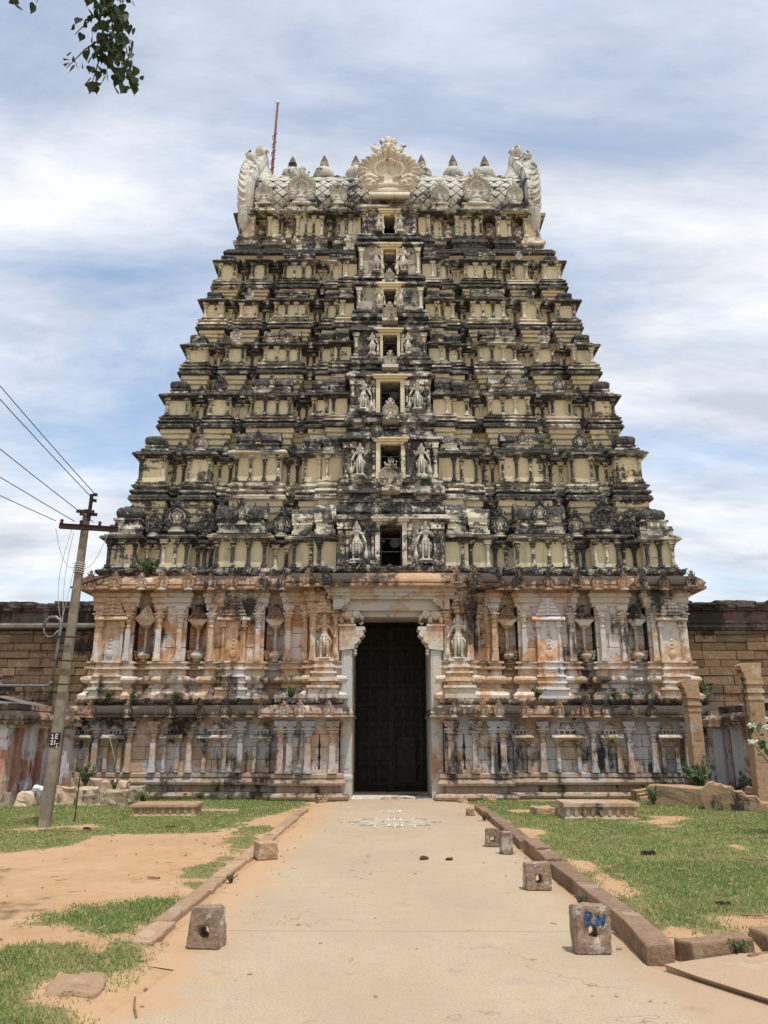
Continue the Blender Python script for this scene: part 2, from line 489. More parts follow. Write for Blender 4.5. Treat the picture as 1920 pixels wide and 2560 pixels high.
def rough_block_mesh(name, mat, sx, sy, sz, amp=0.02, cuts=3, seed=0, taper=0.0, bev=None):
    """hewn stone: bevelled, subdivided, displaced box with its base at z=0"""
    bm = bmesh.new()
    bmesh.ops.create_cube(bm, size=1.0)
    for v in bm.verts:
        k = 1 - taper * (v.co.z + 0.5)
        v.co = Vector((v.co.x * sx * k, v.co.y * sy * k, (v.co.z + 0.5) * sz))
    b_ = bev if bev is not None else min(sx, sy, sz) * 0.07
    bmesh.ops.bevel(bm, geom=list(bm.edges), offset=b_, segments=2, affect='EDGES', profile=0.6)
    bmesh.ops.subdivide_edges(bm, edges=list(bm.edges), cuts=cuts, use_grid_fill=True)
    for v in bm.verts:
        p = v.co
        q = p * (2.2 / max(sx, sz)) + Vector((seed * 3.1, seed * 1.3, seed))
        d = mnoise.noise_vector(q) * amp + mnoise.noise_vector(q * 4.3) * amp * 0.5
        if p.z < 0.02: d.z = 0
        v.co = p + d
    bmesh.ops.recalc_face_normals(bm, faces=bm.faces)
    me = bpy.data.meshes.new(name)
    bm.to_mesh(me); bm.free()
    me.materials.append(mat)
    return me

# ------------------------------------------------------------------ plans and sweeps
def plan_front(bays, yf, side_y, sidebays=None):
    """bays: (x0, x1, off) for x>0, from the axis to the corner. Closed counter-clockwise plan, front at yf - off."""
    right = []
    for x0, x1, off in bays:
        right += [(x0, yf - off), (x1, yf - off)]
    left = [(-x, y) for x, y in reversed(right)]
    pts = left + right if bays[0][0] > 1e-6 else left[:-1] + right[1:]
    W = bays[-1][1]
    y0 = pts[-1][1]
    sr = []
    L = side_y - y0
    for a, b2, off in (sidebays or [(0.12, 0.3, -0.2), (0.3, 0.7, 0.08), (0.7, 0.88, -0.2)]):
        sr += [(W, y0 + a * L), (W + off, y0 + a * L), (W + off, y0 + b2 * L), (W, y0 + b2 * L)]
    sr += [(W, side_y)]
    sl_ = [(-x, y) for x, y in reversed(sr)]
    pts = pts + sr + sl_
    out = []
    for p in pts:
        if not out or (abs(p[0] - out[-1][0]) + abs(p[1] - out[-1][1])) > 1e-5: out.append(p)
    # drop collinear points
    res = []
    n = len(out)
    for i in range(n):
        a, b2, c2 = out[i - 1], out[i], out[(i + 1) % n]
        if abs((b2[0] - a[0]) * (c2[1] - b2[1]) - (b2[1] - a[1]) * (c2[0] - b2[0])) > 1e-7: res.append(b2)
    return res

def offset_plan(pl, o):
    n = len(pl); out = []
    for i in range(n):
        a, b2, c2 = Vector(pl[i - 1]), Vector(pl[i]), Vector(pl[(i + 1) % n])
        d0 = (b2 - a).normalized(); d1 = (c2 - b2).normalized()
        n0 = Vector((d0.y, -d0.x)); n1 = Vector((d1.y, -d1.x))
        out.append(b2 + (n0 + n1) * o)
    return out

def sweep(mb, pl, prof, amp=0.012, step=0.7, closed=True, freq=1.3):
    n = len(pl)
    rings = []
    for o, z in prof:
        op = offset_plan(pl, o)
        ring = []
        for i in range(n):
            a, b2 = Vector(pl[i]), Vector(pl[(i + 1) % n])
            k = max(1, int((b2 - a).length / step))
            p, q = op[i], op[(i + 1) % n]
            for j in range(k):
                t = p.lerp(q, j / k)
                d = mnoise.noise_vector(Vector((t.x, t.y, z)) * freq) * amp
                d2 = mnoise.noise_vector(Vector((t.x, t.y, z)) * freq * 4) * amp * 0.6
                ring.append((t.x + d.x + d2.x, t.y + d.y + d2.y, z + d.z + d2.z))
        rings.append(ring)
    m = len(rings[0])
    vs = [p for r_ in rings for p in r_]
    fs = []
    for j in range(len(rings) - 1):
        for i in range(m):
            a = j * m + i; b2 = j * m + (i + 1) % m
            fs.append((a, b2, b2 + m, a + m))
    mb.add(vs, fs)
    return mb

# ------------------------------------------------------------------ ornament meshes (front is -y)
_cache = {}
def pilaster_mesh(h, wd, mat, kind='slim'):
    key = ('pil', round(h, 2), round(wd, 2), mat.name, kind)
    if key in _cache: return _cache[key]
    mb = MB(); r = wd / 2
    if kind == 'slim':
        mb.box(-r * 1.35, r * 1.35, -r * 1.35, r, 0, h * 0.09)
        mb.lathe([(r * 1.02, h * 0.09), (r * 1.0, h * 0.13), (r * 0.86, h * 0.16), (r * 0.82, h * 0.62), (r * 0.86, h * 0.64),
                  (r * 1.15, h * 0.66), (r * 0.85, h * 0.69), (r * 0.9, h * 0.71), (r * 1.35, h * 0.755), (r * 1.45, h * 0.785), (r * 1.1, h * 0.82), (r * 0.95, h * 0.84)], 10)
        mb.box(-r * 1.75, r * 1.75, -r * 1.6, r, h * 0.84, h * 0.88)
        mb.prism([(-r * 1.0, h * 0.88), (r * 1.0, h * 0.88), (r * 2.1, h * 0.96), (r * 2.1, h), (-r * 2.1, h), (-r * 2.1, h * 0.96)], -r * 1.2, r)
    else:   # heavy stone pilaster with broad cushion capital
        mb.box(-r * 1.3, r * 1.3, -r * 1.1, r, 0, h * 0.05)
        mb.box(-r * 1.12, r * 1.12, -r * 0.95, r, h * 0.05, h * 0.14, r * 0.1, r * 0.05)
        mb.box(-r * 0.9, r * 0.9, -r * 0.8, r, h * 0.14, h * 0.58)
        mb.lathe([(r * 0.8, h * 0.58), (r * 0.86, h * 0.60), (r * 1.05, h * 0.615), (r * 0.86, h * 0.635), (r * 0.82, h * 0.68), (r * 1.2, h * 0.705),
                  (r * 1.28, h * 0.725), (r * 0.98, h * 0.75), (r * 1.25, h * 0.77), (r * 1.75, h * 0.79), (r * 1.85, h * 0.815), (r * 1.5, h * 0.83)], 12)
        mb.box(-r * 2.0, r * 2.0, -r * 1.7, r, h * 0.83, h * 0.86)
        mb.prism([(-r * 0.9, h * 0.86), (r * 0.9, h * 0.86), (r * 1.1, h * 0.89), (r * 1.7, h * 0.91), (r * 2.0, h * 0.95), (r * 2.05, h),
                  (-r * 2.05, h), (-r * 2.0, h * 0.95), (-r * 1.7, h * 0.91), (-r * 1.1, h * 0.89)], -r * 1.0, r)
        mb.ball((-r * 1.45, -r * 1.1, h * 0.925), (r * 0.45, r * 0.5, r * 0.55), 7, 5)
        mb.ball((r * 1.45, -r * 1.1, h * 0.925), (r * 0.45, r * 0.5, r * 0.55), 7, 5)
        mb.ball((0, -r * 1.15, h * 0.93), (r * 0.5, r * 0.5, r * 0.6), 7, 5)
        mb.jitter(0.006, 9)
    me = mb.mesh('pilaster', mat)
    _cache[key] = me
    return me

def kudu_mesh(name, mat, na=72, nr=13, lobes=11, stand=True, big=False, rim=None):
    """horseshoe-arch shield with side scrolls and a lion-mask crown, 1 high, base centre at the origin"""
    mb = MB()
    cz = 0.42
    def Rr(t):
        d = abs(((t + math.pi / 2 + math.pi) % (2 * math.pi)) - math.pi)      # 0 at the bottom
        u = math.pi - d                                                        # 0 at the top
        base = 0.34 - 0.035 * math.exp(-(u / 0.9) ** 2)
        base *= 1 + 0.06 * math.exp(-((d - 0.95) / 0.3) ** 2)
        if d < 0.62: base *= 1 - 0.16 * (0.5 + 0.5 * math.cos(d / 0.62 * math.pi))
        if u < 0.45: base *= 1 + 0.22 * (0.5 + 0.5 * math.cos(u / 0.45 * math.pi))
        sc = (1 - abs(math.sin(t * lobes))) if d > 0.7 and u > 0.35 else 0.6
        return base * (0.965 + 0.07 * sc)
    def H(r, t):
        d = abs(((t + math.pi / 2 + math.pi) % (2 * math.pi)) - math.pi)
        open_ = d < 0.42
        if big:
            if r < 0.40: return 0.02
            if r < 0.54: return 0.02 if d < 0.36 else 0.045 + 0.06 * math.sin((r - 0.40) / 0.14 * math.pi)
            if r < 0.64: return 0.03 if d < 0.3 else 0.035
            return 0.04 + (0.09 * abs(math.cos(t * lobes)) ** 0.7 if d > 0.6 else 0.03) * math.sin(min(1, (r - 0.64) / 0.34) * math.pi * 0.8)
        if r < 0.34: h = 0.03
        elif r < 0.50: h = 0.03 if open_ else 0.045 + 0.055 * math.sin((r - 0.34) / 0.16 * math.pi)
        elif r < 0.70: h = 0.03 if d < 0.3 else 0.05 + 0.02 * math.sin((r - 0.50) / 0.2 * math.pi)
        else: h = 0.05 + (0.05 * abs(math.cos(t * lobes)) if d > 0.7 else 0.02) * math.sin(min(1, (r - 0.70) / 0.28) * math.pi * 0.8)
        return h
    vs = [(0, -H(0, 0), cz)]
    rr = [(j + 1) / nr for j in range(nr)]
    for r in rr:
        for i in range(na):
            t = 2 * math.pi * i / na
            R_ = Rr(t)
            vs.append((r * R_ * math.cos(t) * 1.12, -H(r, t), cz + r * R_ * math.sin(t)))
    for i in range(na):
        t = 2 * math.pi * i / na
        vs.append((Rr(t) * math.cos(t) * 1.12, 0.05, cz + Rr(t) * math.sin(t)))
    fs = [(0, 1 + i, 1 + (i + 1) % na) for i in range(na)]
    for j in range(nr):
        for i in range(na):
            a = 1 + j * na + i; b2 = 1 + j * na + (i + 1) % na
            fs.append((a, a + na, b2 + na, b2))
    fs.append(tuple(1 + nr * na + i for i in range(na)))
    mb.add(vs, fs)
    mb.m = [1 if (q_ >= na * (1 + int(nr * 0.66)) and rim) else 0 for q_ in range(len(fs))]
    mb.cur = 1 if rim else 0
    for sx in (-1, 1):      # scrolls at the feet of the arch
        pts = []
        for k in range(15):
            a = k / 14 * 2.6 * math.pi; r_ = 0.125 * (1 - 0.75 * k / 14)
            pts.append((sx * (0.235 + r_ * math.cos(a)), -0.075, 0.20 + r_ * math.sin(a)))
        mb.tube(pts, [0.036 - 0.012 * k / 14 for k in range(15)], 6)
        mb.ball((sx * 0.235, -0.04, 0.20), (0.13, 0.06, 0.12), 10, 7)
        if not big: mb.tube([(sx * 0.10, -0.07, 0.28), (sx * 0.19, -0.09, 0.42), (sx * 0.17, -0.09, 0.54), (0, -0.09, 0.62)], [0.03, 0.03, 0.028, 0.02], 6)
        mb.tube([(sx * 0.07, -0.06, 0.72), (sx * 0.16, -0.06, 0.76), (sx * 0.20, -0.05, 0.84), (sx * 0.16, -0.05, 0.88)], [0.045, 0.045, 0.03, 0.012], 6)
        mb.ball((sx * 0.035, -0.125, 0.825), 0.026, 6, 5)
        mb.ball((sx * 0.075, -0.05, 0.92), (0.035, 0.035, 0.065), 8, 6)
    mb.ball((0, -0.06, 0.80), (0.10, 0.08, 0.085), 10, 7)
    mb.ball((0, -0.05, 0.93), (0.042, 0.045, 0.09), 8, 6)
    mb.cur = 0
    if not big: mb.ball((0, -0.07, 0.36), (0.05, 0.03, 0.08), 8, 6)
    if stand:
        mb.box(-0.20, 0.20, -0.05, 0.05, 0.0, 0.14)
        mb.box(-0.25, 0.25, -0.07, 0.05, -0.05, 0.02)
    return mb.mesh(name, [mat, rim] if rim else mat, True)

def kuta_mesh(mat, wd, h):
    key = ('kuta', round(wd, 2), round(h, 2), mat.name)
    if key in _cache: return _cache[key]
    mb = MB(); r = wd / 2
    if h < 0.9:
        mb.cur = 1
        mb.box(-r * 0.9, r * 0.9, -r * 0.9, r * 0.9, 0, h * 0.10)
        mb.box(-r * 0.62, r * 0.62, -r * 0.62, r * 0.62, h * 0.20, h * 0.36)
        mb.cur = 0
        mb.box(-r * 0.95, r * 0.95, -r * 0.95, r * 0.95, h * 0.10, h * 0.20, r * 0.06, r * 0.06)
        mb.box(-r * 0.74, r * 0.74, -r * 0.74, r * 0.74, h * 0.34, h * 0.42, 0.01, 0.01)
        mb.lathe([(r * 0.62, h * 0.42), (r * 0.74, h * 0.47), (r * 0.80, h * 0.56), (r * 0.82, h * 0.68), (r * 0.79, h * 0.78), (r * 0.68, h * 0.88), (r * 0.5, h * 0.95), (r * 0.3, h * 0.985), (r * 0.1, h)], 20, sq=0.6)
        mb.jitter(0.012, 4)
        me = mb.mesh('corner_shrine', [mat, M['trim']])
        _cache[key] = me
        return me
    mb.cur = 1
    mb.box(-r * 0.95, r * 0.95, -r * 0.95, r * 0.95, 0, h * 0.16)
    mb.cur = 0
    mb.box(-r * 1.0, r * 1.0, -r * 1.0, r * 1.0, h * 0.16, h * 0.29, r * 0.08, r * 0.08)
    mb.cur = 1
    mb.box(-r * 0.72, r * 0.72, -r * 0.72, r * 0.72, h * 0.29, h * 0.44)
    for sx in (-1, -0.33, 0.33, 1):
        mb.box(sx * r * 0.62 - r * 0.07, sx * r * 0.62 + r * 0.07, -r * 0.79, -r * 0.7, h * 0.29, h * 0.44)
    mb.cur = 0
    mb.box(-r * 0.82, r * 0.82, -r * 0.82, r * 0.82, h * 0.44, h * 0.50, 0.01, 0.01)
    mb.lathe([(r * 0.66, h * 0.50), (r * 0.74, h * 0.53), (r * 0.80, h * 0.60), (r * 0.82, h * 0.68), (r * 0.76, h * 0.76), (r * 0.64, h * 0.82),
              (r * 0.52, h * 0.83), (r * 0.40, h * 0.86), (r * 0.42, h * 0.875), (r * 0.2, h * 0.89), (r * 0.10, h * 0.90), (r * 0.13, h * 0.93), (r * 0.06, h * 0.96), (r * 0.015, h)], 20, sq=0.55)
    mb.jitter(0.008, 4)
    me = mb.mesh('corner_shrine', [mat, M['trim']])
    _cache[key] = me
    return me

def sala_mesh(mat, wd, h, d):
    key = ('sala', round(wd, 2), round(h, 2), round(d, 2), mat.name)
    if key in _cache: return _cache[key]
    mb = MB(); r = wd / 2; q = d / 2
    mb.box(-r, r, -q, q, 0, h * 0.10)
    mb.cur = 1
    mb.box(-r * 0.93, r * 0.93, -q * 0.86, q, h * 0.10, h * 0.24)
    mb.cur = 0
    mb.box(-r, r, -q, q, h * 0.24, h * 0.32, 0.02, q * 0.1)
    mb.cur = 1
    mb.box(-r * 0.88, r * 0.88, -q * 0.72, q, h * 0.32, h * 0.46)
    k = 7
    for i in range(k):
        x = -r * 0.82 + i * r * 1.64 / (k - 1)
        mb.box(x - 0.025, x + 0.025, -q * 0.80, -q * 0.7, h * 0.32, h * 0.46)
    # wagon roof with ribs
    mb.cur = 0
    sec = []
    for j in range(11):
        a = math.pi * j / 10
        yy = -q * 0.95 * math.cos(a) * (1 + 0.10 * math.sin(a) ** 2)
        sec.append((yy, h * 0.46 + h * 0.43 * math.sin(a) ** 0.75 if math.sin(a) > 1e-6 else h * 0.46))
    mb.xprism(sec, -r * 0.9, r * 0.9)
    n = max(6, int(wd / 0.11))
    for i in range(n):
        x = -r * 0.84 + i * r * 1.68 / (n - 1)
        s2 = [(y * 1.035, h * 0.46 + (z - h * 0.46) * 1.03) for y, z in sec[:7]]
        mb.xprism(s2 + [(0, h * 0.46)], x - 0.016, x + 0.016)
    for sx in (-1, 1):     # flared gable ends
        s2 = [(y * 1.12, h * 0.44 + (z - h * 0.46) * 1.16) for y, z in sec]
        a0, a1 = sorted((sx * r * 0.9, sx * r * 1.02))
        mb.xprism(s2, a0, a1)
        mb.ball((sx * r * 0.97, 0, h * 0.97), (0.03, 0.05, 0.06), 6, 5)
    for x in (-r * 0.45, 0, r * 0.45):
        mb.lathe([(0.035, h * 0.88), (0.05, h * 0.91), (0.02, h * 0.94), (0.03, h * 0.96), (0.004, h * 1.04)], 8, (x, 0, 0))
    mb.jitter(0.007, 4)
    me = mb.mesh('wagon_roof_shrine', [mat, M['trim']])
    _cache[key] = me
    return me

def halfsala_mesh(mat, wd, h, d):
    key = ('hs', round(wd, 2), round(h, 2), mat.name)
    if key in _cache: return _cache[key]
    mb = MB(); r = wd / 2; q = d / 2
    mb.box(-r, r, -q, q, 0, h * 0.14)
    mb.cur = 1
    mb.box(-r * 0.85, r * 0.85, -q * 0.8, q, h * 0.14, h * 0.36)
    mb.cur = 0
    mb.box(-r * 1.0, r * 1.0, -q * 0.95, q, h * 0.36, h * 0.45, 0.02, 0.02)
    sec = [(-q * 0.9, h * 0.45), (-q * 1.05, h * 0.6), (-q * 0.98, h * 0.75), (-q * 0.7, h * 0.9), (-q * 0.2, h * 0.98), (q, h), (q, h * 0.45)]
    mb.xprism(sec, -r * 0.95, r * 0.95)
    mb.xprism([(y * 1.06, z + 0.01) for y, z in sec], -r * 1.02, -r * 0.9)
    mb.xprism([(y * 1.06, z + 0.01) for y, z in sec], r * 0.9, r * 1.02)
    mb.jitter(0.008, 4)
    me = mb.mesh('half_shrine', [mat, M['trim']])
    _cache[key] = me
    return me

def statue_mesh(name, mat, variant=0):
    """standing guardian, 1 high, one arm out over a club; grown as one skin"""
    V = []; E = []; RAD = []
    def v(p, r):
        V.append(p); RAD.append(r); return len(V) - 1
    def chain(a, pts):
        for p, r in pts:
            b2 = v(p, r); E.append((a, b2)); a = b2
        return a
    pel = v((0, 0, 0.47), (0.075, 0.06))
    sp = chain(pel, [((0, 0, 0.55), (0.062, 0.05)), ((0, -0.005, 0.64), (0.085, 0.06)), ((0, 0, 0.70), (0.075, 0.05))])
    nk = chain(sp, [((0, 0, 0.735), (0.032, 0.032)), ((0, -0.008, 0.80), (0.048, 0.05)), ((0, 0, 0.845), (0.046, 0.048)), ((0, 0, 0.90), (0.036, 0.036)), ((0, 0, 0.95), (0.024, 0.024)), ((0, 0, 0.995), (0.01, 0.01))])
    for sx in (-1, 1):
        chain(pel, [((sx * 0.055, -0.005, 0.42), (0.062, 0.06)), ((sx * 0.062, -0.02, 0.25), (0.047, 0.047)), ((sx * 0.06, 0.0, 0.10), (0.034, 0.034)), ((sx * 0.062, 0.0, 0.03), (0.028, 0.028)), ((sx * 0.07, -0.06, 0.015), (0.024, 0.018))])
    # outer arm hangs to the club, inner arm is raised
    s = 1 if variant == 0 else -1
    chain(sp, [((s * 0.105, 0, 0.69), (0.038, 0.036)), ((s * 0.155, -0.01, 0.58), (0.031, 0.031)), ((s * 0.20, -0.05, 0.47), (0.024, 0.024)), ((s * 0.215, -0.07, 0.425), (0.022, 0.016))])
    chain(sp, [((-s * 0.105, 0, 0.69), (0.038, 0.036)), ((-s * 0.15, -0.01, 0.59), (0.031, 0.031)), ((-s * 0.125, -0.085, 0.645), (0.024, 0.024)), ((-s * 0.115, -0.105, 0.71), (0.022, 0.014))])
    chain(sp, [((-s * 0.10, 0.03, 0.68), (0.03, 0.03)), ((-s * 0.175, 0.03, 0.66), (0.024, 0.024)), ((-s * 0.195, 0.01, 0.76), (0.02, 0.02))])
    chain(sp, [((s * 0.10, 0.03, 0.68), (0.03, 0.03)), ((s * 0.175, 0.03, 0.66), (0.024, 0.024)), ((s * 0.195, 0.01, 0.76), (0.02, 0.02))])
    me = bpy.data.meshes.new('skinbase')
    me.from_pydata(V, E, [])
    o = bpy.data.objects.new('skinbase', me)
    COL.objects.link(o)
    o.modifiers.new('skin', 'SKIN')
    sv = me.skin_vertices[0].data
    for i, r in enumerate(RAD):
        sv[i].radius = r
        sv[i].use_root = (i == 0)
    sb = o.modifiers.new('sub', 'SUBSURF'); sb.levels = 1; sb.render_levels = 1
    sk = ev(o)
    mb = MB()
    mb.add([tuple(q.co) for q in sk.vertices], [tuple(p.vertices) for p in sk.polygons])
    # halo, crown rings, necklace, girdle, sash, dhoti folds, club, plinth, face
    mb.lathe([(0.11, -0.01), (0.115, 0.0), (0.10, 0.012)], 18, (0, 0, 0), 1.0)
    k = len(mb.v) - 54
    for i in range(k, len(mb.v)):
        x, y, z = mb.v[i]; mb.v[i] = (x * 0.86, 0.04 + z, 0.80 + y)
    for z, r in ((0.865, 0.052), (0.90, 0.044), (0.935, 0.034), (0.965, 0.024)):
        mb.lathe([(r, -0.008), (r * 1.12, 0), (r, 0.008)], 10, (0, 0, z))
    mb.ball((0, -0.053, 0.795), (0.011, 0.016, 0.018), 6, 5)
    for sx in (-1, 1):
        mb.ball((sx * 0.02, -0.047, 0.81), (0.010, 0.007, 0.007), 6, 4)
        mb.ball((sx * 0.058, 0, 0.785), (0.018, 0.022, 0.035), 6, 5)
        mb.lathe([(0.05, -0.01), (0.056, 0), (0.05, 0.01)], 8, (sx * 0.125, 0, 0.645))
    mb.ball((0, -0.052, 0.768), (0.018, 0.008, 0.006), 6, 4)
    mb.lathe([(0.07, -0.012), (0.078, 0), (0.07, 0.012)], 12, (0, -0.01, 0.705), 0.8)
    mb.lathe([(0.085, -0.02), (0.092, 0), (0.085, 0.018)], 12, (0, 0, 0.475), 0.85)
    mb.box(-0.022, 0.022, -0.085, -0.04, 0.08, 0.46, 0.006, 0)
    for sx in (-1, 1):
        for j, zz_ in enumerate((0.40, 0.34, 0.28, 0.22)):
            mb.lathe([(0.056 - j * 0.004, -0.008), (0.063 - j * 0.004, 0), (0.056 - j * 0.004, 0.008)], 10, (sx * 0.058, -0.008, zz_))
        mb.tube([(sx * 0.085, -0.02, 0.46), (sx * 0.13, -0.03, 0.36), (sx * 0.12, -0.02, 0.2)], [0.015, 0.02, 0.012], 6)
    mb.lathe([(0.03, 0.0), (0.045, 0.05), (0.05, 0.10), (0.035, 0.17), (0.015, 0.22), (0.012, 0.42), (0.022, 0.43), (0.01, 0.45)], 10, (s * 0.225, -0.05, 0.0))
    mb.lathe([(0.15, -0.05), (0.15, 0.0)], 12, (0, -0.01, 0), 0.75)
    bpy.data.meshes.remove(sk)
    return mb.mesh(name, mat, True)

KUDU_BIG = kudu_mesh('kudu_shield', M['roofpale'], 208, 24, 13, big=True)
KUDU = kudu_mesh('kudu_shield', M['pale'], 60, 12, 9, rim=M['grimy'])
KUDU_STONE = kudu_mesh('cornice_arch', M['stone_trim'], 60, 12, 9, rim=M['kapota'])
STAT = [statue_mesh('guardian_figure', M['figure'], 0), statue_mesh('guardian_figure', M['figure'], 1)]
BRICK = bevel_mesh(MB().box(-0.5, 0.5, 0, 1, 0, 1), 'stone_block', M['stone_low'], 0.03)
# ------------------------------------------------------------------ gateway tower
GY = 21.5
gop = empty('gateway_tower', (0, GY, 0), R(0.6))
tag(gop, 'tall seven-storey cream and black stucco temple gateway tower on a stone base', 'temple tower')
BACK = 10.6

def half_plan(bays, yf, yb, sx):
    pts = []
    for x0, x1, off in bays:
        pts += [(x0, yf - off), (x1, yf - off)]
    W = bays[-1][1]
    pts += [(W, yb), (bays[0][0], yb)]
    out = []
    for p in pts:
        if not out or abs(p[0] - out[-1][0]) + abs(p[1] - out[-1][1]) > 1e-5: out.append(p)
    if sx < 0: out = [(-x, y) for x, y in reversed(out)]
    return out

def blocks_on(parent, x0, x1, y, z0, z1, course, mat, seed):
    """courses of stone blocks, faces about y, each an object"""
    q = random.Random(seed)
    n = max(1, round((z1 - z0) / course))
    hh = (z1 - z0) / n
    for j in range(n):
        x = x0
        first = True
        while x < x1 - 0.05:
            L = q.uniform(0.45, 0.95)
            if first and j % 2: L *= 0.6
            first = False
            if x1 - (x + L) < 0.25: L = x1 - x
            L = min(L, x1 - x)
            pr = q.uniform(-0.012, 0.012)
            put('stone_block', BRICK, parent, (x + L / 2, y + pr, z0 + j * hh + 0.004), (0, 0, q.uniform(-0.006, 0.006)), (L - 0.012, 0.09, hh - 0.010), mat)
            x += L

def kudu(parent, x, y, z, h, mat=None, mesh=None, wd=1.0, name='kudu_shield', dp=1.0):
    j = rnd.uniform(0.93, 1.07)
    return put(name, mesh or KUDU, parent, (x, y, z), (rnd.uniform(-0.05, 0.02), rnd.uniform(-0.03, 0.03), rnd.uniform(-0.05, 0.05)), (h * wd * j, h * 1.0 * dp, h * j), mat)

# ---- lower stone storey
LB = [(1.36, 2.95, 0.5), (2.95, 8.35, 0.0)]
low = MB()
for sx in (-1, 1):
    sweep(low, half_plan(LB, 0.0, BACK, sx), [(-0.02, 0.0), (-0.02, 0.66), (-0.02, 2.5), (-0.5, 2.5)], 0.004)
low = low.build('lower_storey', M['mortar'], gop)
mb = MB()
for sx in (-1, 1):
    sweep(mb, half_plan(LB, 0.0, BACK, sx), [(0.10, -0.05), (0.20, 0.0), (0.25, 0.04), (0.27, 0.09), (0.25, 0.14), (0.18, 0.17), (-0.01, 0.18), (-0.01, 0.35), (0.16, 0.36), (0.18, 0.42),
                                           (0.15, 0.50), (0.09, 0.52), (0.13, 0.55), (0.13, 0.63), (0.05, 0.66), (-0.02, 0.665)], 0.014, 0.5)
mb.build('plinth_moulding', M['plinth'], low)
mb = MB()
for sx in (-1, 1):
    sweep(mb, half_plan(LB, 0.0, BACK, sx), [(-0.02, 1.92), (0.07, 1.93), (0.07, 1.97), (0.13, 1.98), (0.13, 2.05), (0.03, 2.06)], 0.014, 0.5)
mb.build('architrave', M['stone_low'], low)
mb = MB()
for sx in (-1, 1):
    sweep(mb, half_plan(LB, 0.0, BACK, sx), [(0.0, 2.06), (0.30, 2.06), (0.36, 2.03), (0.38, 2.05), (0.38, 2.09), (0.33, 2.10), (0.335, 2.12), (0.36, 2.13), (0.355, 2.18), (0.31, 2.26), (0.21, 2.33), (0.08, 2.36), (0.03, 2.37), (0.03, 2.40), (0.10, 2.41), (0.11, 2.50), (0.06, 2.52), (-0.6, 2.525)], 0.012, 0.35)
mb.build('cornice', M['kapota'], low)
# ---- upper stone storey
UB = [(1.36, 2.25, 0.38), (2.25, 2.95, 0.12), (2.95, 3.5, -0.30), (3.5, 5.1, 0.06), (5.1, 5.65, -0.30), (5.65, 6.55, 0.06), (6.55, 7.1, -0.30), (7.1, 8.2, 0.06)]
UF = 0.22
up = MB()
for sx in (-1, 1):
    sweep(up, half_plan(UB, UF, BACK, sx), [(-0.02, 2.5), (-0.02, 5.5), (-0.5, 5.5)], 0.004)
up = up.build('upper_stone_storey', M['mortar'], gop)
mb = MB()
for sx in (-1, 1):
    sweep(mb, half_plan(UB, UF, BACK, sx), [(-0.02, 2.51), (0.21, 2.52), (0.22, 2.62), (0.12, 2.70), (0.10, 2.72), (0.10, 2.80), (0.03, 2.82), (0.03, 2.92), (0.12, 2.94), (0.17, 2.98), (0.19, 3.03), (0.18, 3.08), (0.13, 3.12), (0.05, 3.14),
                                           (0.06, 3.21), (0.04, 3.30), (0.14, 3.32), (0.14, 3.38), (0.05, 3.39), (0.05, 3.46), (0.11, 3.47), (0.11, 3.52), (0.0, 3.53)], 0.012, 0.4)
mb.build('plinth_moulding', M['stone_trim'], up)
mb = MB()
for sx in (-1, 1):
    sweep(mb, half_plan(UB, UF, BACK, sx), [(-0.02, 5.02), (0.05, 5.03), (0.05, 5.13), (0.09, 5.14), (0.09, 5.28), (0.14, 5.30), (0.14, 5.40), (0.08, 5.41), (0.08, 5.56)], 0.012, 0.4)
mb.build('architrave', M['stone_trim'], up)
mb = MB()
KP = plan_front([(0, 2.45, 0.42), (2.45, 8.22, 0.0)], UF, BACK)
sweep(mb, KP, [(-0.3, 5.50), (0.36, 5.49), (0.45, 5.46), (0.48, 5.49), (0.48, 5.55), (0.41, 5.56), (0.415, 5.59), (0.45, 5.60), (0.44, 5.67), (0.38, 5.77), (0.26, 5.86), (0.10, 5.90), (0.04, 5.91), (0.04, 5.95), (0.10, 5.96), (0.12, 6.06), (0.02, 6.08), (-0.9, 6.09)], 0.013, 0.35)
mb.build('cornice', M['kapota'], up)

# blocks of the wall faces
for sx in (-1, 1):
    def seg(a, b2): return (a, b2) if sx > 0 else (-b2, -a)
    a, b2 = seg(2.95, 8.35); blocks_on(low, a, b2, -0.035, 0.66, 1.93, 0.317, M['stone_low'], 11 + sx)
    a, b2 = seg(1.36, 2.95); blocks_on(low, a, b2, -0.535, 0.66, 1.93, 0.317, M['stone_low'], 21 + sx)
    for i, (x0, x1, off) in enumerate(UB):
        a, b2 = seg(x0, x1); blocks_on(up, a + 0.003, b2 - 0.003, UF - off - 0.03, 3.53, 5.03, 0.375, M['stone_up'], 31 + i * 2 + sx)

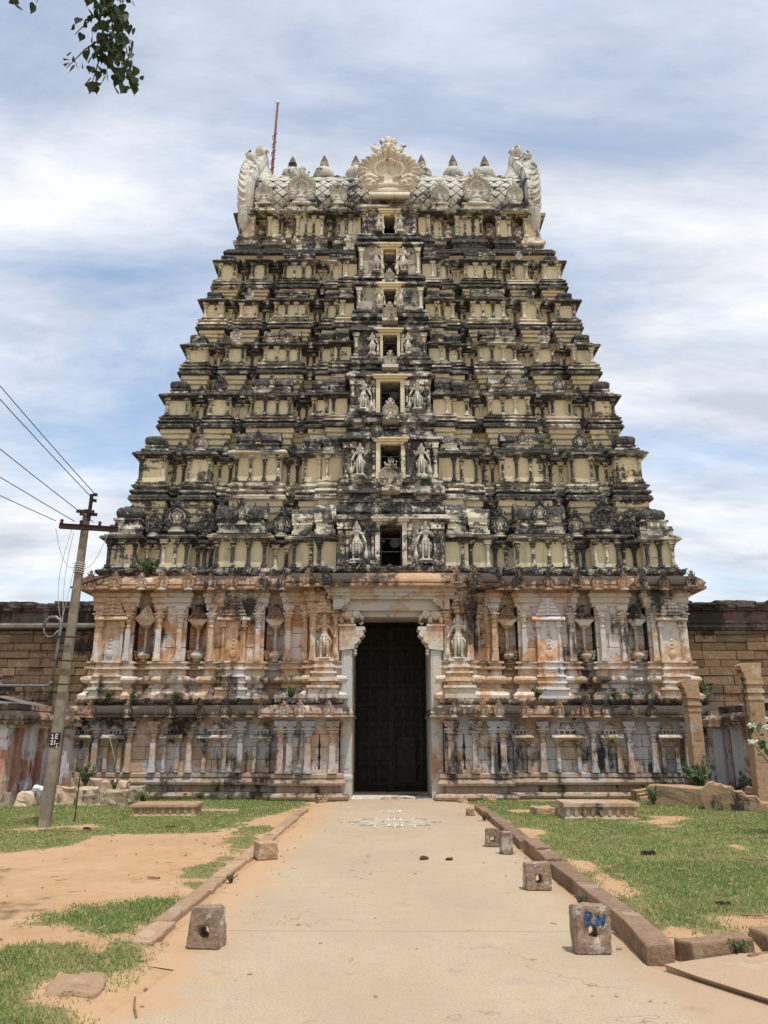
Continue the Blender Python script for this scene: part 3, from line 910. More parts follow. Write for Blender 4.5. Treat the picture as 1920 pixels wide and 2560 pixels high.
# lower storey pilasters and little shrine niches
def niche(parent, x, y, z, h, wd, mat):
    """aedicule: two slim pillars, eave and domed top"""
    mb = MB(); r = wd / 2
    for sx in (-1, 1):
        c = sx * r * 0.72
        mb.box(c - 0.045, c + 0.045, -0.10, 0.05, 0, h * 0.06)
        mb.box(c - 0.045, c + 0.045, -0.11, 0.05, h * 0.06, h * 0.50)
        mb.lathe([(0.035, h * 0.50), (0.06, h * 0.53), (0.035, h * 0.55), (0.075, h * 0.58), (0.08, h * 0.60), (0.05, h * 0.615)], 8, (c, -0.03, 0))
        mb.box(c - 0.10, c + 0.10, -0.10, 0.05, h * 0.615, h * 0.645)
    mb.box(-r * 1.05, r * 1.05, -0.12, 0.05, h * 0.645, h * 0.67)
    mb.xprism([(-0.16, h * 0.67), (-0.26, h * 0.685), (-0.26, h * 0.71), (-0.18, h * 0.755), (-0.05, h * 0.77), (0.05, h * 0.77), (0.05, h * 0.67)], -r * 1.2, r * 1.2)
    for i in range(4):
        c = (-0.6 + 0.4 * i) * r
        mb.box(c - 0.025, c + 0.025, -0.07, 0.05, h * 0.77, h * 0.83)
    mb.box(-r * 0.8, r * 0.8, -0.10, 0.05, h * 0.83, h * 0.86)
    rd = min(r, 0.26)
    mb.cur = 1
    mb.lathe([(rd * 0.62, h * 0.86), (rd * 0.70, h * 0.88), (rd * 0.66, h * 0.92), (rd * 0.48, h * 0.96), (rd * 0.2, h * 0.985), (rd * 0.12, h * 1.0), (rd * 0.05, h * 1.02)], 14, (0, 0, 0), 0.5)
    mb.cur = 0
    mb.ball((0, -rd * 0.34, h * 0.905), (rd * 0.3, 0.05, h * 0.045), 8, 6)
    mb.jitter(0.006, 8, x)
    o = mb.build('shrine_niche', [mat, M['plinth']], parent, False, (x, y, z))
    return o
for sx in (-1, 1):
    for x in (3.97, 5.30, 6.25, 6.89, 7.77):
        put('stone_pilaster', pilaster_mesh(1.28, 0.155, M['stone_low'], 'heavy'), low, (sx * x, -0.13, 0.655))
    for x, wd in ((2.15, 0.24), (2.62, 0.24), (2.86, 0.18), (1.52, 0.18)):
        put('stone_pilaster', pilaster_mesh(1.28, 0.17, M['stone_low'], 'heavy'), low, (sx * x, -0.61, 0.655))
    for x, wd in ((3.42, 0.48), (4.64, 0.74), (5.78, 0.48), (7.30, 0.50), (8.12, 0.42)):
        niche(low, sx * x, -0.06, 0.66, 1.25, wd, M['stone_low'])
    # ventilation slit in the projecting part
    mb = MB()
    zs = [0.72, 0.86, 0.88, 1.12, 1.14, 1.32, 1.34, 1.50]
    mb.prism([(-0.035, 0.74), (0.035, 0.74), (0.012, 0.86), (0.022, 1.0), (0.045, 1.0), (0.012, 1.14), (0.022, 1.26), (0.04, 1.27), (0.014, 1.42), (0.008, 1.6),
              (-0.008, 1.6), (-0.014, 1.42), (-0.04, 1.27), (-0.022, 1.26), (-0.012, 1.14), (-0.045, 1.0), (-0.022, 1.0), (-0.012, 0.86)], -0.552, -0.50)
    mb.build('vent_slit', M['void'], low, False, (sx * 1.86, 0, 0.02))
    # kudu arches riding the lower cornice
    for x in (1.62, 2.35, 2.75):
        kudu(low, sx * x, -0.87, 2.05, 0.42, None, KUDU_STONE, wd=0.95, name='cornice_arch')
    for x in (3.4, 4.35, 5.1, 5.75, 6.9, 7.85):
        kudu(low, sx * (x + rnd.uniform(-0.1, 0.1)), -0.37, 2.05, rnd.uniform(0.38, 0.46), None, KUDU_STONE, wd=0.95, name='cornice_arch')
# hanging buds below the architrave of the projecting part
# ---- upper storey pilasters, pot pillars, panels
def pot_pillar(parent, x, y, mat, matd):
    """pot with foliage, slender shaft, broad capital and a small temple on top"""
    h = 1.5
    mb = MB()
    mb.lathe([(0.08, 0.0), (0.11, 0.03), (0.07, 0.06), (0.16, 0.11), (0.20, 0.17), (0.19, 0.22), (0.12, 0.26), (0.13, 0.285), (0.08, 0.30)], 14, (0, 0, 0), 0.8)
    for sx in (-1, 1):
        for k, (dx_, dz_) in enumerate(((0.20, 0.27), (0.26, 0.19), (0.23, 0.11), (0.29, 0.28))):
            mb.ball((sx * dx_, 0.03, dz_), (0.06, 0.05, 0.05), 7, 5)
    mb.lathe([(0.055, 0.30), (0.05, 0.34), (0.045, 0.82), (0.05, 0.84), (0.075, 0.86), (0.05, 0.88), (0.06, 0.90), (0.12, 0.93), (0.13, 0.95), (0.10, 0.97)], 10)
    mb.box(-0.15, 0.15, -0.13, 0.1, 0.97, 1.0)
    mb.prism([(-0.14, 1.0), (0.14, 1.0), (0.20, 1.07), (0.27, 1.12), (0.27, 1.17), (-0.27, 1.17), (-0.27, 1.12), (-0.20, 1.07)], -0.16, 0.12)
    o = mb.jitter(0.005, 9, x).build('pot_pillar', mat, parent, False, (x, y, 3.53))
    mb = MB()
    z = 1.17
    mb.box(-0.29, 0.29, -0.19, 0.12, z, z + 0.03)
    for i in range(4):
        mb.ball((-0.225 + 0.15 * i, -0.18, z + 0.05), 0.04, 6, 5)
    mb.box(-0.22, 0.22, -0.14, 0.12, z + 0.03, z + 0.10)
    for i, (w_, z0) in enumerate(((0.21, 0.10), (0.165, 0.17), (0.125, 0.24))):
        mb.box(-w_, w_, -w_ * 0.75, 0.12, z + z0, z + z0 + 0.03)
        mb.box(-w_ * 0.8, w_ * 0.8, -w_ * 0.6, 0.12, z + z0 + 0.03, z + z0 + 0.07)
        mb.ball((0, -w_ * 0.8, z + z0 + 0.03), (w_ * 0.3, 0.03, 0.035), 6, 5)
    mb.lathe([(0.09, z + 0.31), (0.10, z + 0.34), (0.06, z + 0.38), (0.02, z + 0.41), (0.005, z + 0.45)], 10)
    mb.jitter(0.006, 9, x).build('pillar_temple', matd, o)
    return o
for sx in (-1, 1):
    for x, off in ((2.12, 0.38), (1.50, 0.38), (2.82, 0.12), (2.36, 0.12), (3.66, 0.05), (4.96, 0.05), (5.82, 0.05), (6.40, 0.05), (7.24, 0.05), (8.08, 0.05)):
        put('stone_pilaster', pilaster_mesh(1.52, 0.15, M['stone_trim'], 'heavy'), up, (sx * x, UF - off - 0.10, 3.525))
    for k, x in enumerate((3.22, 5.37, 6.82)):
        pot_pillar(up, sx * x, UF + 0.30 - 0.18, M['stone_trim'], M['frieze'] if (sx > 0 or k != 2) else M['stone_trim'])
    for x in (4.33, 7.70):        # tall framed panels with their own stepped plinth and temple top
        y = UF - 0.05
        mb = MB()
        for i, (w_, d_, z0, z1) in enumerate(((0.42, 0.24, 2.53, 2.76), (0.46, 0.28, 2.76, 2.82), (0.36, 0.24, 2.82, 2.93), (0.40, 0.27, 2.93, 2.99), (0.36, 0.23, 2.99, 3.10), (0.40, 0.27, 3.10, 3.15), (0.34, 0.22, 3.15, 3.30), (0.38, 0.25, 3.30, 3.34), (0.32, 0.2, 3.34, 3.48), (0.36, 0.23, 3.48, 3.53))):
            mb.box(-w_, w_, -d_, 0.02, z0, z1, 0.012, 0.012)
        mb.box(-0.30, 0.30, -0.10, 0.02, 3.53, 4.62)
        for s2 in (-1, 1):
            c = s2 * 0.29
            mb.box(c - 0.05, c + 0.05, -0.17, 0, 3.53, 3.60)
            mb.lathe([(0.045, 3.60), (0.04, 4.32), (0.06, 4.34), (0.04, 4.37), (0.075, 4.42), (0.05, 4.45)], 8, (c, -0.11, 0))
            mb.box(c - 0.09, c + 0.09, -0.19, 0, 4.45, 4.50)
            mb.box(c - 0.06, c + 0.06, -0.17, 0, 4.50, 4.62)
        mb.xprism([(-0.18, 4.62), (-0.26, 4.64), (-0.26, 4.67), (-0.20, 4.74), (-0.10, 4.77), (0.02, 4.77), (0.02, 4.62)], -0.45, 0.45)
        for i, (w_, z0) in enumerate(((0.34, 4.77), (0.29, 4.87), (0.24, 4.97), (0.19, 5.07), (0.14, 5.16))):
            mb.box(-w_, w_, -0.19, 0, z0, z0 + 0.05)
            mb.box(-w_ * 0.86, w_ * 0.86, -0.16, 0, z0 + 0.05, z0 + 0.10)
            mb.ball((0, -0.20, z0 + 0.05), (0.07, 0.03, 0.05), 6, 5)
        mb.ball((0, -0.11, 3.72), (0.10, 0.04, 0.12), 8, 6)
        for q in range(6):
            mb.ball((0, -0.10, 3.9 + q * 0.1), (0.05, 0.025, 0.045), 6, 5)
        mb.jitter(0.006, 7, x).build('framed_panel', M['stone_up'] if x < 5 else M['stone_trim'], up, False, (sx * x, y, 0))
    # arches on the main cornice
    for x in (1.78, 2.25):
        kudu(up, sx * x, UF - 0.89, 5.47, 0.52, M['trim'] if x < 2 or sx > 0 else None, KUDU_STONE, wd=0.9, name='cornice_arch')
    for x in (2.95, 3.55, 4.35, 5.05, 5.65, 6.35, 6.95, 7.55, 8.25):
        kudu(up, sx * (x + rnd.uniform(-0.08, 0.08)), UF - 0.47, 5.46, rnd.uniform(0.46, 0.56), None if rnd.random() < 0.6 else M['grimy'], KUDU_STONE, wd=0.92, name='cornice_arch')
    # curled horn at the outer corner of the main cornice
    mb = MB().tube([(sx * 8.35, -0.02, 5.55), (sx * 8.56, -0.2, 5.58), (sx * 8.64, -0.27, 5.66), (sx * 8.6, -0.25, 5.74)], [0.14, 0.10, 0.06, 0.02], 8)
    mb.jitter(0.02, 5).build('cornice_horn', M['kapota'], up)
    # petal fringe along plinth slabs
# carved animal friezes above both cornices: too small to pick apart
def frieze(parent, segs, z, size, mat, name):
    q = random.Random(len(segs) + int(z * 10))
    mb = MB()
    for x0, x1, y in segs:
        x = x0
        while x < x1:
            s = size * q.uniform(0.7, 1.3)
            mb.ball((x, y + q.uniform(-0.02, 0.02), z + q.uniform(0, size * 0.5)), (s * q.uniform(0.6, 1.1), s * 0.8, s * q.uniform(0.7, 1.2)), 6, 4)
            if q.random() < 0.5:
                mb.tube([(x, y - 0.03, z), (x + s, y - 0.05, z + s * 1.4), (x + s * 1.8, y - 0.02, z + s * 1.2)], [s * 0.4, s * 0.35, s * 0.15], 5)
            x += s * 1.15
    return tag(mb.build(name, mat, parent), kind='stuff')
fs_ = []
for sx in (-1, 1):
    fs_ += [(min(sx * 2.98, sx * 8.4), max(sx * 2.98, sx * 8.4), -0.10), (min(sx * 1.4, sx * 2.92), max(sx * 1.4, sx * 2.92), -0.60)]
frieze(low, fs_, 2.44, 0.055, M['frieze'], 'carved_frieze')
frieze(up, [(-8.3, -2.5, UF - 0.11), (2.5, 8.3, UF - 0.11), (-2.45, 2.45, UF - 0.53)], 6.0, 0.075, M['grimy'], 'carved_frieze')
# lotus petals fringe on framed panel plinths
# ---- doorway
dw = MB()
for sx in (-1, 1):
    a, b2 = (1.05, 1.36) if sx > 0 else (-1.36, -1.05)
    dw.box(a, b2, -0.18, BACK, 0, 5.45)
dw.box(-1.36, 1.36, 0.1, BACK, 4.88, 5.47)
dw.jitter(0.006, 2)
dw = dw.build('doorway', M['jamb'], gop)
for sx in (-1, 1):
    mb = MB()
    mb.box(-0.20, 0.20, -0.12, 0.1, 0.0, 0.42)
    mb.lathe([(0.20, 0.42), (0.235, 0.50), (0.235, 0.56), (0.19, 0.62), (0.20, 0.66)], 12, (0, 0, 0), 0.6, 0.6)
    mb.box(-0.175, 0.175, -0.08, 0.1, 0.66, 3.72)
    mb.box(-0.115, 0.115, -0.095, 0.0, 0.75, 3.62)
    mb.jitter(0.008, 3)
    mb.build('jamb_pillar', M['jamb'], dw, False, (sx * 1.195, -0.22, 0), (0, 0, 0), (0.8, 1, 1.02))
    # scroll bracket
    mb = MB()
    pr = [(0.20, 4.34), (-0.20, 4.34), (-0.47, 4.34), (-0.50, 4.28), (-0.42, 4.22), (-0.46, 4.14), (-0.40, 4.06), (-0.34, 4.04), (-0.35, 3.97), (-0.28, 3.90), (-0.21, 3.86), (-0.20, 3.74), (0.20, 3.70)]
    pr = [(sx * p, z) for p, z in pr]
    mb.prism(pr, -0.16, 0.5)
    for p, z in ((-0.43, 4.10), (-0.33, 3.96), (-0.24, 3.82), (-0.22, 3.70), (-0.22, 3.62)):
        mb.ball((sx * p, 0.0, z), (0.06, 0.14, 0.055), 8, 6)
    mb.box(-0.24, 0.24, -0.2, 0.4, 4.34, 4.40)
    mb.build('scroll_bracket', M['jamb'], dw, False, (sx * 1.20, -0.20, 0.08))
    # elephant on the bracket, facing the opening
    mb = MB(); f_ = -sx
    mb.ball((0, 0, 0.26), (0.23, 0.15, 0.15), 14, 10)
    mb.ball((f_ * 0.25, -0.02, 0.29), (0.12, 0.12, 0.125), 12, 8)
    mb.ball((f_ * 0.21, -0.13, 0.29), (0.07, 0.03, 0.09), 8, 6)
    mb.tube([(f_ * 0.34, -0.02, 0.27), (f_ * 0.42, -0.02, 0.17), (f_ * 0.43, -0.02, 0.06), (f_ * 0.37, -0.02, 0.0), (f_ * 0.33, -0.02, 0.04)], [0.065, 0.05, 0.04, 0.03, 0.02], 8)
    mb.tube([(f_ * 0.34, -0.08, 0.22), (f_ * 0.42, -0.1, 0.2), (f_ * 0.47, -0.1, 0.24)], [0.022, 0.018, 0.006], 6)
    for lx in (-0.15, 0.14):
        for ly in (-0.09, 0.07):
            mb.tube([(f_ * lx, ly, 0.2), (f_ * lx, ly, 0.02)], [0.065, 0.05], 8)
    mb.tube([(-f_ * 0.21, 0, 0.3), (-f_ * 0.25, -0.01, 0.2), (-f_ * 0.245, -0.01, 0.1)], [0.02, 0.015, 0.012], 6)
    mb.build('elephant_carving', M['jamb'], dw, True, (sx * 1.20, -0.24, 4.48), (0, 0, 0), (1.0, 1.0, 0.95))
# lintel and eave slab over the doorway
mb = MB()
mb.box(-1.36, 1.36, -0.28, 0.3, 4.86, 5.16)
mb.build('lintel_beam', M['jamb'], dw)
mb = MB()
mb.box(-1.36, 1.36, -0.10, 0.3, 4.72, 4.86)
mb.build('inner_lintel', M['jamb'], dw)
mb = MB()
mb.box(-1.75, 1.75, -0.42, 0.3, 5.16, 5.24)
mb.box(-1.72, 1.72, -0.46, 0.3, 5.24, 5.34)
mb.box(-1.78, 1.78, -0.50, 0.3, 5.34, 5.44)
mb.box(-1.84, 1.84, -0.54, 0.3, 5.44, 5.49)
mb.jitter(0.006, 4).build('eave_beam', M['jamb'], dw)
for sx in (-1, 1):
    mb = MB()
    pr = [(0.16, 5.16), (-0.28, 5.16), (-0.30, 5.10), (-0.22, 5.04), (-0.16, 4.98), (-0.10, 4.95), (-0.05, 4.88), (0.16, 4.86)]
    mb.prism([(sx * p, z) for p, z in pr], -0.1, 0.25)
    mb.build('eave_bracket', M['jamb'], dw, False, (sx * 1.42, -0.36, 0))
mb = MB().box(-1.04, 1.04, -0.4, 2.5, 0.0, 0.03)
mb.build('threshold', M['jamb'], dw)
mb = MB().box(1.362, 1.372, -0.49, -0.30, 1.05, 1.78)
mb.build('blue_paint_patch', M['pale_blue'], dw)
# guardian figures in niches beside the door
for sx in (-1, 1):
    y = UF - 0.38
    mb = MB()
    for i, (w_, d_, z0, z1) in enumerate(((0.40, 0.26, 2.53, 2.80), (0.44, 0.30, 2.80, 2.86), (0.33, 0.22, 2.86, 2.97), (0.39, 0.28, 2.97, 3.07), (0.32, 0.22, 3.07, 3.17), (0.36, 0.26, 3.17, 3.23), (0.26, 0.2, 3.23, 3.33), (0.30, 0.24, 3.33, 3.40), (0.24, 0.2, 3.40, 3.50), (0.28, 0.22, 3.50, 3.56))):
        mb.box(-w_, w_, -d_, 0.02, z0, z1, 0.012, 0.012)
    mb.jitter(0.006, 7, sx)
    mb.build('statue_pedestal', M['stone_trim'], up, False, (sx * 1.81, y, 0))
    put('guardian_statue', STAT[0 if sx < 0 else 1], up, (sx * 1.81, y - 0.12, 3.60), (0, 0, 0), (1.35, 1.1, 1.20), M['stone_trim'] if sx < 0 else M['figure'])
    mb = MB()
    for i, (w_, z0) in enumerate(((0.26, 4.80), (0.21, 4.90), (0.17, 5.0), (0.13, 5.1), (0.09, 5.19))):
        mb.box(-w_, w_, -0.19, 0, z0, z0 + 0.05)
        mb.box(-w_ * 0.84, w_ * 0.84, -0.16, 0, z0 + 0.05, z0 + 0.10)
        mb.ball((0, -0.2, z0 + 0.05), (0.06, 0.03, 0.05), 6, 5)
    mb.jitter(0.006, 7, sx).build('niche_temple', M['stone_trim'], up, False, (sx * 1.81, y - 0.03, 0))
# great wooden door, closed, deep in the passage
for sx in (-1, 1):
    mb = MB().box(min(0, sx * 1.05) + 0.001, max(0, sx * 1.05) - 0.001, 2.2, 2.3, 0.02, 4.88)
    leaf = mb.build('door_leaf', M['door'], dw)
    for i in range(4):
        x = sx * (0.10 + i * 0.26)
        MB().box(x - 0.05, x + 0.05, 2.13, 2.2, 0.12, 4.75).build('stile', M['door'], leaf)
    for j in range(9):
        z = 0.2 + j * 0.55
        MB().box(min(sx * 0.03, sx * 0.97), max(sx * 0.03, sx * 0.97), 2.10, 2.195, z, z + 0.11).build('batten', M['door'], leaf)
    mb = MB()
    for j in range(9):
        for i in range(4):
            mb.lathe([(0.03, -0.02), (0.022, 0.0), (0.008, 0.018)], 8, (sx * (0.10 + i * 0.26), 0, 0))
            k = len(mb.v) - 24
            for q in range(k, len(mb.v)):
                x, y, z = mb.v[q]; mb.v[q] = (x, 2.09 - z, 0.255 + j * 0.55 + y)
    tag(mb.build('door_studs', M['iron'], leaf), kind='stuff')
MB().box(-0.07, 0.07, 2.05, 2.21, 0.05, 4.79).build('meeting_stile', M['door'], dw)
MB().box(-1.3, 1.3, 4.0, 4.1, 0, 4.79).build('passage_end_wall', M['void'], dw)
MB().box(0.18, 0.72, 2.06, 2.12, 0.30, 1.55).build('wicket_door', M['door'], dw)

# ------------------------------------------------------------------ the seven stucco storeys
# W, y (world), corbel z, ledge z0, ledge z1, wall z0, wall z1, cornice top, window (half width, z0, z1)
T = [
 (8.20, 22.03, None, None, 5.98, 6.20, 6.92, 7.10, (0.32, 6.22, 7.37)),
 (7.68, 22.57, 7.10, 8.33, 8.60, 8.96, 9.68, 9.86, (0.31, 8.98, 10.01)),
 (7.18, 23.07, 9.86, 10.85, 11.08, 11.33, 11.83, 12.00, (0.32, 11.31, 12.32)),
 (6.76, 23.49, 12.00, 12.90, 13.12, 13.40, 13.85, 14.00, (0.235, 13.46, 14.18)),
 (6.38, 23.87, 14.00, 14.76, 14.96, 15.25, 15.73, 15.88, (0.22, 15.39, 16.11)),
 (6.05, 24.19, 15.88, 16.50, 16.70, 16.95, 17.48, 17.62, (0.225, 16.94, 17.89)),
 (5.53, 24.72, 17.62, 18.12, 18.36, 19.05, 19.83, 20.03, (0.20, 18.95, 19.66)),
]
FR = [(.19, .27, .22), (.27, .351, .08), (.351, .431, -.28), (.431, .62, .15), (.62, .706, -.28), (.706, .808, .09), (.808, .888, -.28), (.888, 1.0, .08)]
storeys = []
for i, (W, Y, zcb, zl0, zl1, zw0, zw1, zc, win) in enumerate(T):
    yf = Y - GY
    yb = BACK - (yf - 0.5)
    REC = 0.30
    run = [(0, win[0] + 0.07, -1.15), (win[0] + 0.07, .19 * W, .0), (.19 * W, W - 0.22, -REC + 0.06)]
    pl = plan_front(run, yf, yb)
    core = MB()
    sweep(core, pl, [(0.0, zw0 - 0.05), (0.0, zw1 + 0.03)], 0.006)
    for s2 in (-1, 1):
        a, b2 = sorted((s2 * 0.55, s2 * (W - 0.55)))
        core.box(a, b2, yf + 0.5, yb - 0.3, (zcb or 5.9), zc - 0.02)
    core.box(-0.55, 0.55, yf + 1.0, yb - 0.3, (zcb or 5.9), zc - 0.021)
    st = core.build('storey', M['wall'], gop)
    storeys.append(st)
    hw = zw1 - zw0
    znext = T[i + 1][3] if i + 1 < len(T) else None
    ph = (T[i + 1][3] - zc) if znext else 0
    def profs(dz, cap):
        """(name, slot, profile) from the corbel up to the parapet wall"""
        P = []
        if zcb is not None and i < 6:
            lo = zcb; k = zl0 - zcb
            P.append(('corbel_moulding', 'wall', [(-0.16, lo), (-0.16, lo + k * 0.30), (-0.08, lo + k * 0.33), (-0.08, lo + k * 0.46), (-0.10, lo + k * 0.48), (-0.02, lo + k * 0.51), (-0.02, lo + k * 0.66), (-0.04, lo + k * 0.68), (0.04, lo + k * 0.71), (0.04, lo + k * 0.82), (0.02, lo + k * 0.84), (0.09, lo + k * 0.87), (0.09, zl0 + 0.01)]))
            k = zl1 - zl0
            P.append(('ledge', 'dark', [(0.05, zl0), (0.17, zl0 + 0.01), (0.20, zl0 + k * 0.12), (0.205, zl0 + k * 0.30), (0.175, zl0 + k * 0.34), (0.185, zl0 + k * 0.40), (0.18, zl0 + k * 0.60), (0.13, zl0 + k * 0.72), (0.07, zl0 + k * 0.75), (0.07, zl0 + k * 0.82), (0.11, zl0 + k * 0.85), (0.11, zl1), (0.02, zl1 + 0.005), (-0.12, zl1 + 0.01)]))
        zb = zl1; k = zw0 - zb
        if i < 6:
            P.append(('base_moulding', 'trim', [(0.17, zb - 0.01), (0.18, zb + k * 0.05), (0.16, zb + k * 0.20), (0.06, zb + k * 0.23), (0.05, zb + k * 0.40), (0.10, zb + k * 0.44), (0.10, zb + k * 0.50), (0.15, zb + k * 0.53), (0.15, zb + k * 0.66), (0.09, zb + k * 0.70), (0.09, zb + k * 0.80), (0.03, zb + k * 0.83), (0.03, zb + k * 0.92), (0.07, zb + k * 0.94), (0.07, zw0), (0.0, zw0 + 0.02)]))
        else:
            P.append(('base_moulding', 'trim', [(0.16, zb - 0.01), (0.16, zb + 0.10), (0.08, zb + 0.12), (0.08, zb + 0.34), (0.15, zb + 0.37), (0.15, zb + 0.48), (0.05, zb + 0.51), (0.06, zb + k * 0.98), (0.0, zw0 + 0.02)]))
        w1 = zw1 + dz; k = zc - zw1
        P.append(('wall', 'wall', [(0.0, zw0), (0.0, w1)]))
        P.append(('cornice', 'dark', [(0.0, w1 - 0.05), (0.05, w1 - 0.04), (0.05, w1 + k * 0.05), (0.09, w1 + k * 0.08), (0.09, w1 + k * 0.16), (0.18, w1 + k * 0.18), (0.205, w1 + k * 0.26), (0.205, w1 + k * 0.40), (0.17, w1 + k * 0.44), (0.19, w1 + k * 0.50), (0.18, w1 + k * 0.62), (0.13, w1 + k * 0.76), (0.08, w1 + k * 0.80), (0.10, w1 + k * 0.84), (0.10, w1 + k - 0.005), (0.04, w1 + k), (-cap, w1 + k + 0.005)]))
        return P
    DK = [M['grimy'], M['grimy'], M['black'], M['black'], M['black'], M['black'], M['grimy']][i]
    mats = {'wall': M['wall'], 'trim': M['trim'] if i < 2 else M['grimy'], 'dark': DK}
    for nm, sl_, pr in profs(0.0, 0.3):
        if nm == 'wall': continue
        mb = MB(); sweep(mb, pl, pr, 0.016, 0.4)
        mb.build(nm, mats[sl_] if nm != 'corbel_moulding' else [M['wall'], M['trim'], M['wall'], M['trim'], M['grimy'], M['grimy'], M['wall']][i], st)
    if i == 6:
        mb = MB(); k = zl0 - zcb; lo = zcb
        sweep(mb, plan_front([(0, 5.45, 0.15)], yf, yb), [(-0.16, lo), (-0.16, lo + k * 0.30), (-0.05, lo + k * 0.35), (-0.05, lo + k * 0.6), (0.06, lo + k * 0.65), (0.2, zl0 + 0.01)], 0.013, 0.5)
        mb.build('corbel_moulding', M['wall'], st)
        mb = MB(); k = zl1 - zl0
        sweep(mb, plan_front([(0, 5.75, 0.15)], yf - 0.12, yb + 0.2), [(0.05, zl0), (0.17, zl0 + 0.01), (0.20, zl0 + k * 0.12), (0.205, zl0 + k * 0.30), (0.175, zl0 + k * 0.34), (0.185, zl0 + k * 0.40), (0.18, zl0 + k * 0.60), (0.13, zl0 + k * 0.72), (0.07, zl0 + k * 0.75), (0.07, zl0 + k * 0.82), (0.11, zl0 + k * 0.85), (0.11, zl1), (0.02, zl1 + 0.005), (-0.28, zl1 + 0.01)], 0.018, 0.4)
        mb.build('ledge', M['black'], st)
    # projecting bays, each a body of its own that stands a little taller than the recessed run
    BDZ = {}
    for a, b2, o in FR:
        if o < 0: continue
        for s2 in (-1, 1):
            dz = rnd.uniform(0.05, 0.11) if i < 6 else 0.03
            BDZ[(a, s2)] = dz
            xa, xb = sorted((s2 * a * W, s2 * b2 * W))
            g_ = 0.02 if o != .22 else 0.0
            rect = [(xa + g_, yf - o), (xb - g_, yf - o), (xb - g_, yf + 0.9), (xa + g_, yf + 0.9)]
            mb = MB()
            for nm, sl_, pr in profs(dz, min(0.3, (xb - xa) * 0.4)):
                mb.cur = {'wall': 0, 'trim': 1, 'dark': 2}[sl_]
                sweep(mb, rect, pr, 0.018, 0.4, freq=1.7)
            mb.box(xa + 0.1, xb - 0.1, yf - o + 0.1, yf + 0.8, zc, zc + dz + 0.003)
            bay_o = mb.build('projecting_bay', [M['wall'], M['trim'] if i < 2 or rnd.random() < 0.55 else M['grimy'], DK if rnd.random() < 0.7 else (M['grimy'] if i > 1 else M['trim'])], st)
    # low parapet wall that carries the shrines
    if znext:
        mb = MB()
        h1 = ph * 0.34
        sweep(mb, pl, [(-0.02, zc - 0.01), (0.0, zc + h1 * 0.2), (-0.06, zc + h1 * 0.3), (-0.06, zc + h1 * 0.6), (0.0, zc + h1 * 0.68), (0.0, zc + h1 * 0.92), (-0.06, zc + h1), (-0.3, zc + h1)], 0.016, 0.45)
        mb.build('parapet_wall', M['grimy'] if i < 2 else M['black'], st)
    # pilasters
    dark_bias = 0.35 if i in (0, 1) else 0.22
    for a, b2, o in FR:
        wdt = (b2 - a) * W
        n = {0.15: 4}.get(o, 2)
        if o == .22: n = 1
        if i == 0 and n == 2: n = 3 if wdt > 0.7 else 2
        for s2 in (-1, 1):
            for q in range(n):
                if n == 1: x = (a + b2) / 2 * W + wdt * 0.25
                else:
                    e = 0.09 if o > 0 else 0.17
                    x = a * W + e + (wdt - 2 * e) * q / (n - 1)
                pw = 0.10 if i > 0 else 0.12
                dz = BDZ.get((a, s2), 0.0)
                oo = o if o > 0 else -REC + 0.06
                put('pilaster', pilaster_mesh(hw + 0.02 + round(dz / 0.03) * 0.03, pw, M['trim'], 'slim'), st, (s2 * x, yf - oo - pw * 0.35, zw0 + 0.0), (0, 0, 0), 1, M['grimy'] if rnd.random() < dark_bias + (0.2 if o < 0 else 0) else None)
    # shrines of the parapet
    if znext:
        top = T[i + 1][3] + 0.12
        kh = {0: 1.05}.get(i, min(0.62, ph * 0.68))
        for s2 in (-1, 1):
            cw = (1 - .888) * W
            ks = min(0.98, cw * 0.95)
            if i == 0: ks = 1.0
            put('corner_shrine', kuta_mesh(M['grimy'], ks, kh), st, (s2 * (W - ks / 2 + 0.02), yf + ks / 2 - 0.10, zc + BDZ[(.888, s2)]), (0, 0, rnd.uniform(-0.02, 0.02)), (1, 1, rnd.uniform(0.95, 1.03)), M['black'] if rnd.random() < 0.3 and i > 0 else None)
            swd = (.62 - .431) * W * 0.93
            sh = kh * (0.92 if i == 0 else 1.0)
            sm = M['grimy'] if i == 0 else M['grimy'] if (i < 2 or rnd.random() < 0.3) else M['black']
            put('wagon_roof_shrine', sala_mesh(M['grimy'], swd, sh, 0.5), st, (s2 * (.5255 * W), yf - 0.02, zc + BDZ[(.431, s2)]), (0, 0, 0), 1, sm)
            kudu(st, s2 * .5255 * W, yf - 0.30, zc + BDZ[(.431, s2)] + sh * 0.28, sh * 0.78, M['pale'] if i < 3 else None, wd=0.85)
            hwd = (.351 - .27) * W * 0.95
            put('half_shrine', halfsala_mesh(M['grimy'], hwd, kh * 0.78, 0.46), st, (s2 * .311 * W, yf + 0.02, zc + BDZ[(.27, s2)]), (0, 0, 0), 1, M['trim'] if i == 0 else M['black'] if rnd.random() < 0.6 else None)
            put('half_shrine', halfsala_mesh(M['grimy'], .075 * W, kh * 0.9, 0.46), st, (s2 * .232 * W, yf - 0.06, zc + BDZ[(.19, s2)]), (0, 0, 0), 1, M['trim'] if i == 0 else M['black'] if rnd.random() < 0.6 else None)
            kudu(st, s2 * .757 * W, yf - 0.12, zc + BDZ[(.706, s2)] + kh * 0.10, kh * 1.0, M['grimy'] if rnd.random() < 0.25 else None, wd=0.95)
            for fx in (.391, .663, .848):
                kudu(st, s2 * fx * W, yf + 0.12, zc + ph * 0.08, kh * (0.78 if i == 0 else 0.68), M['grimy'] if rnd.random() < 0.35 else None, wd=0.85)
            # small arches on the ledge above the recesses
            nx = T[i + 1]
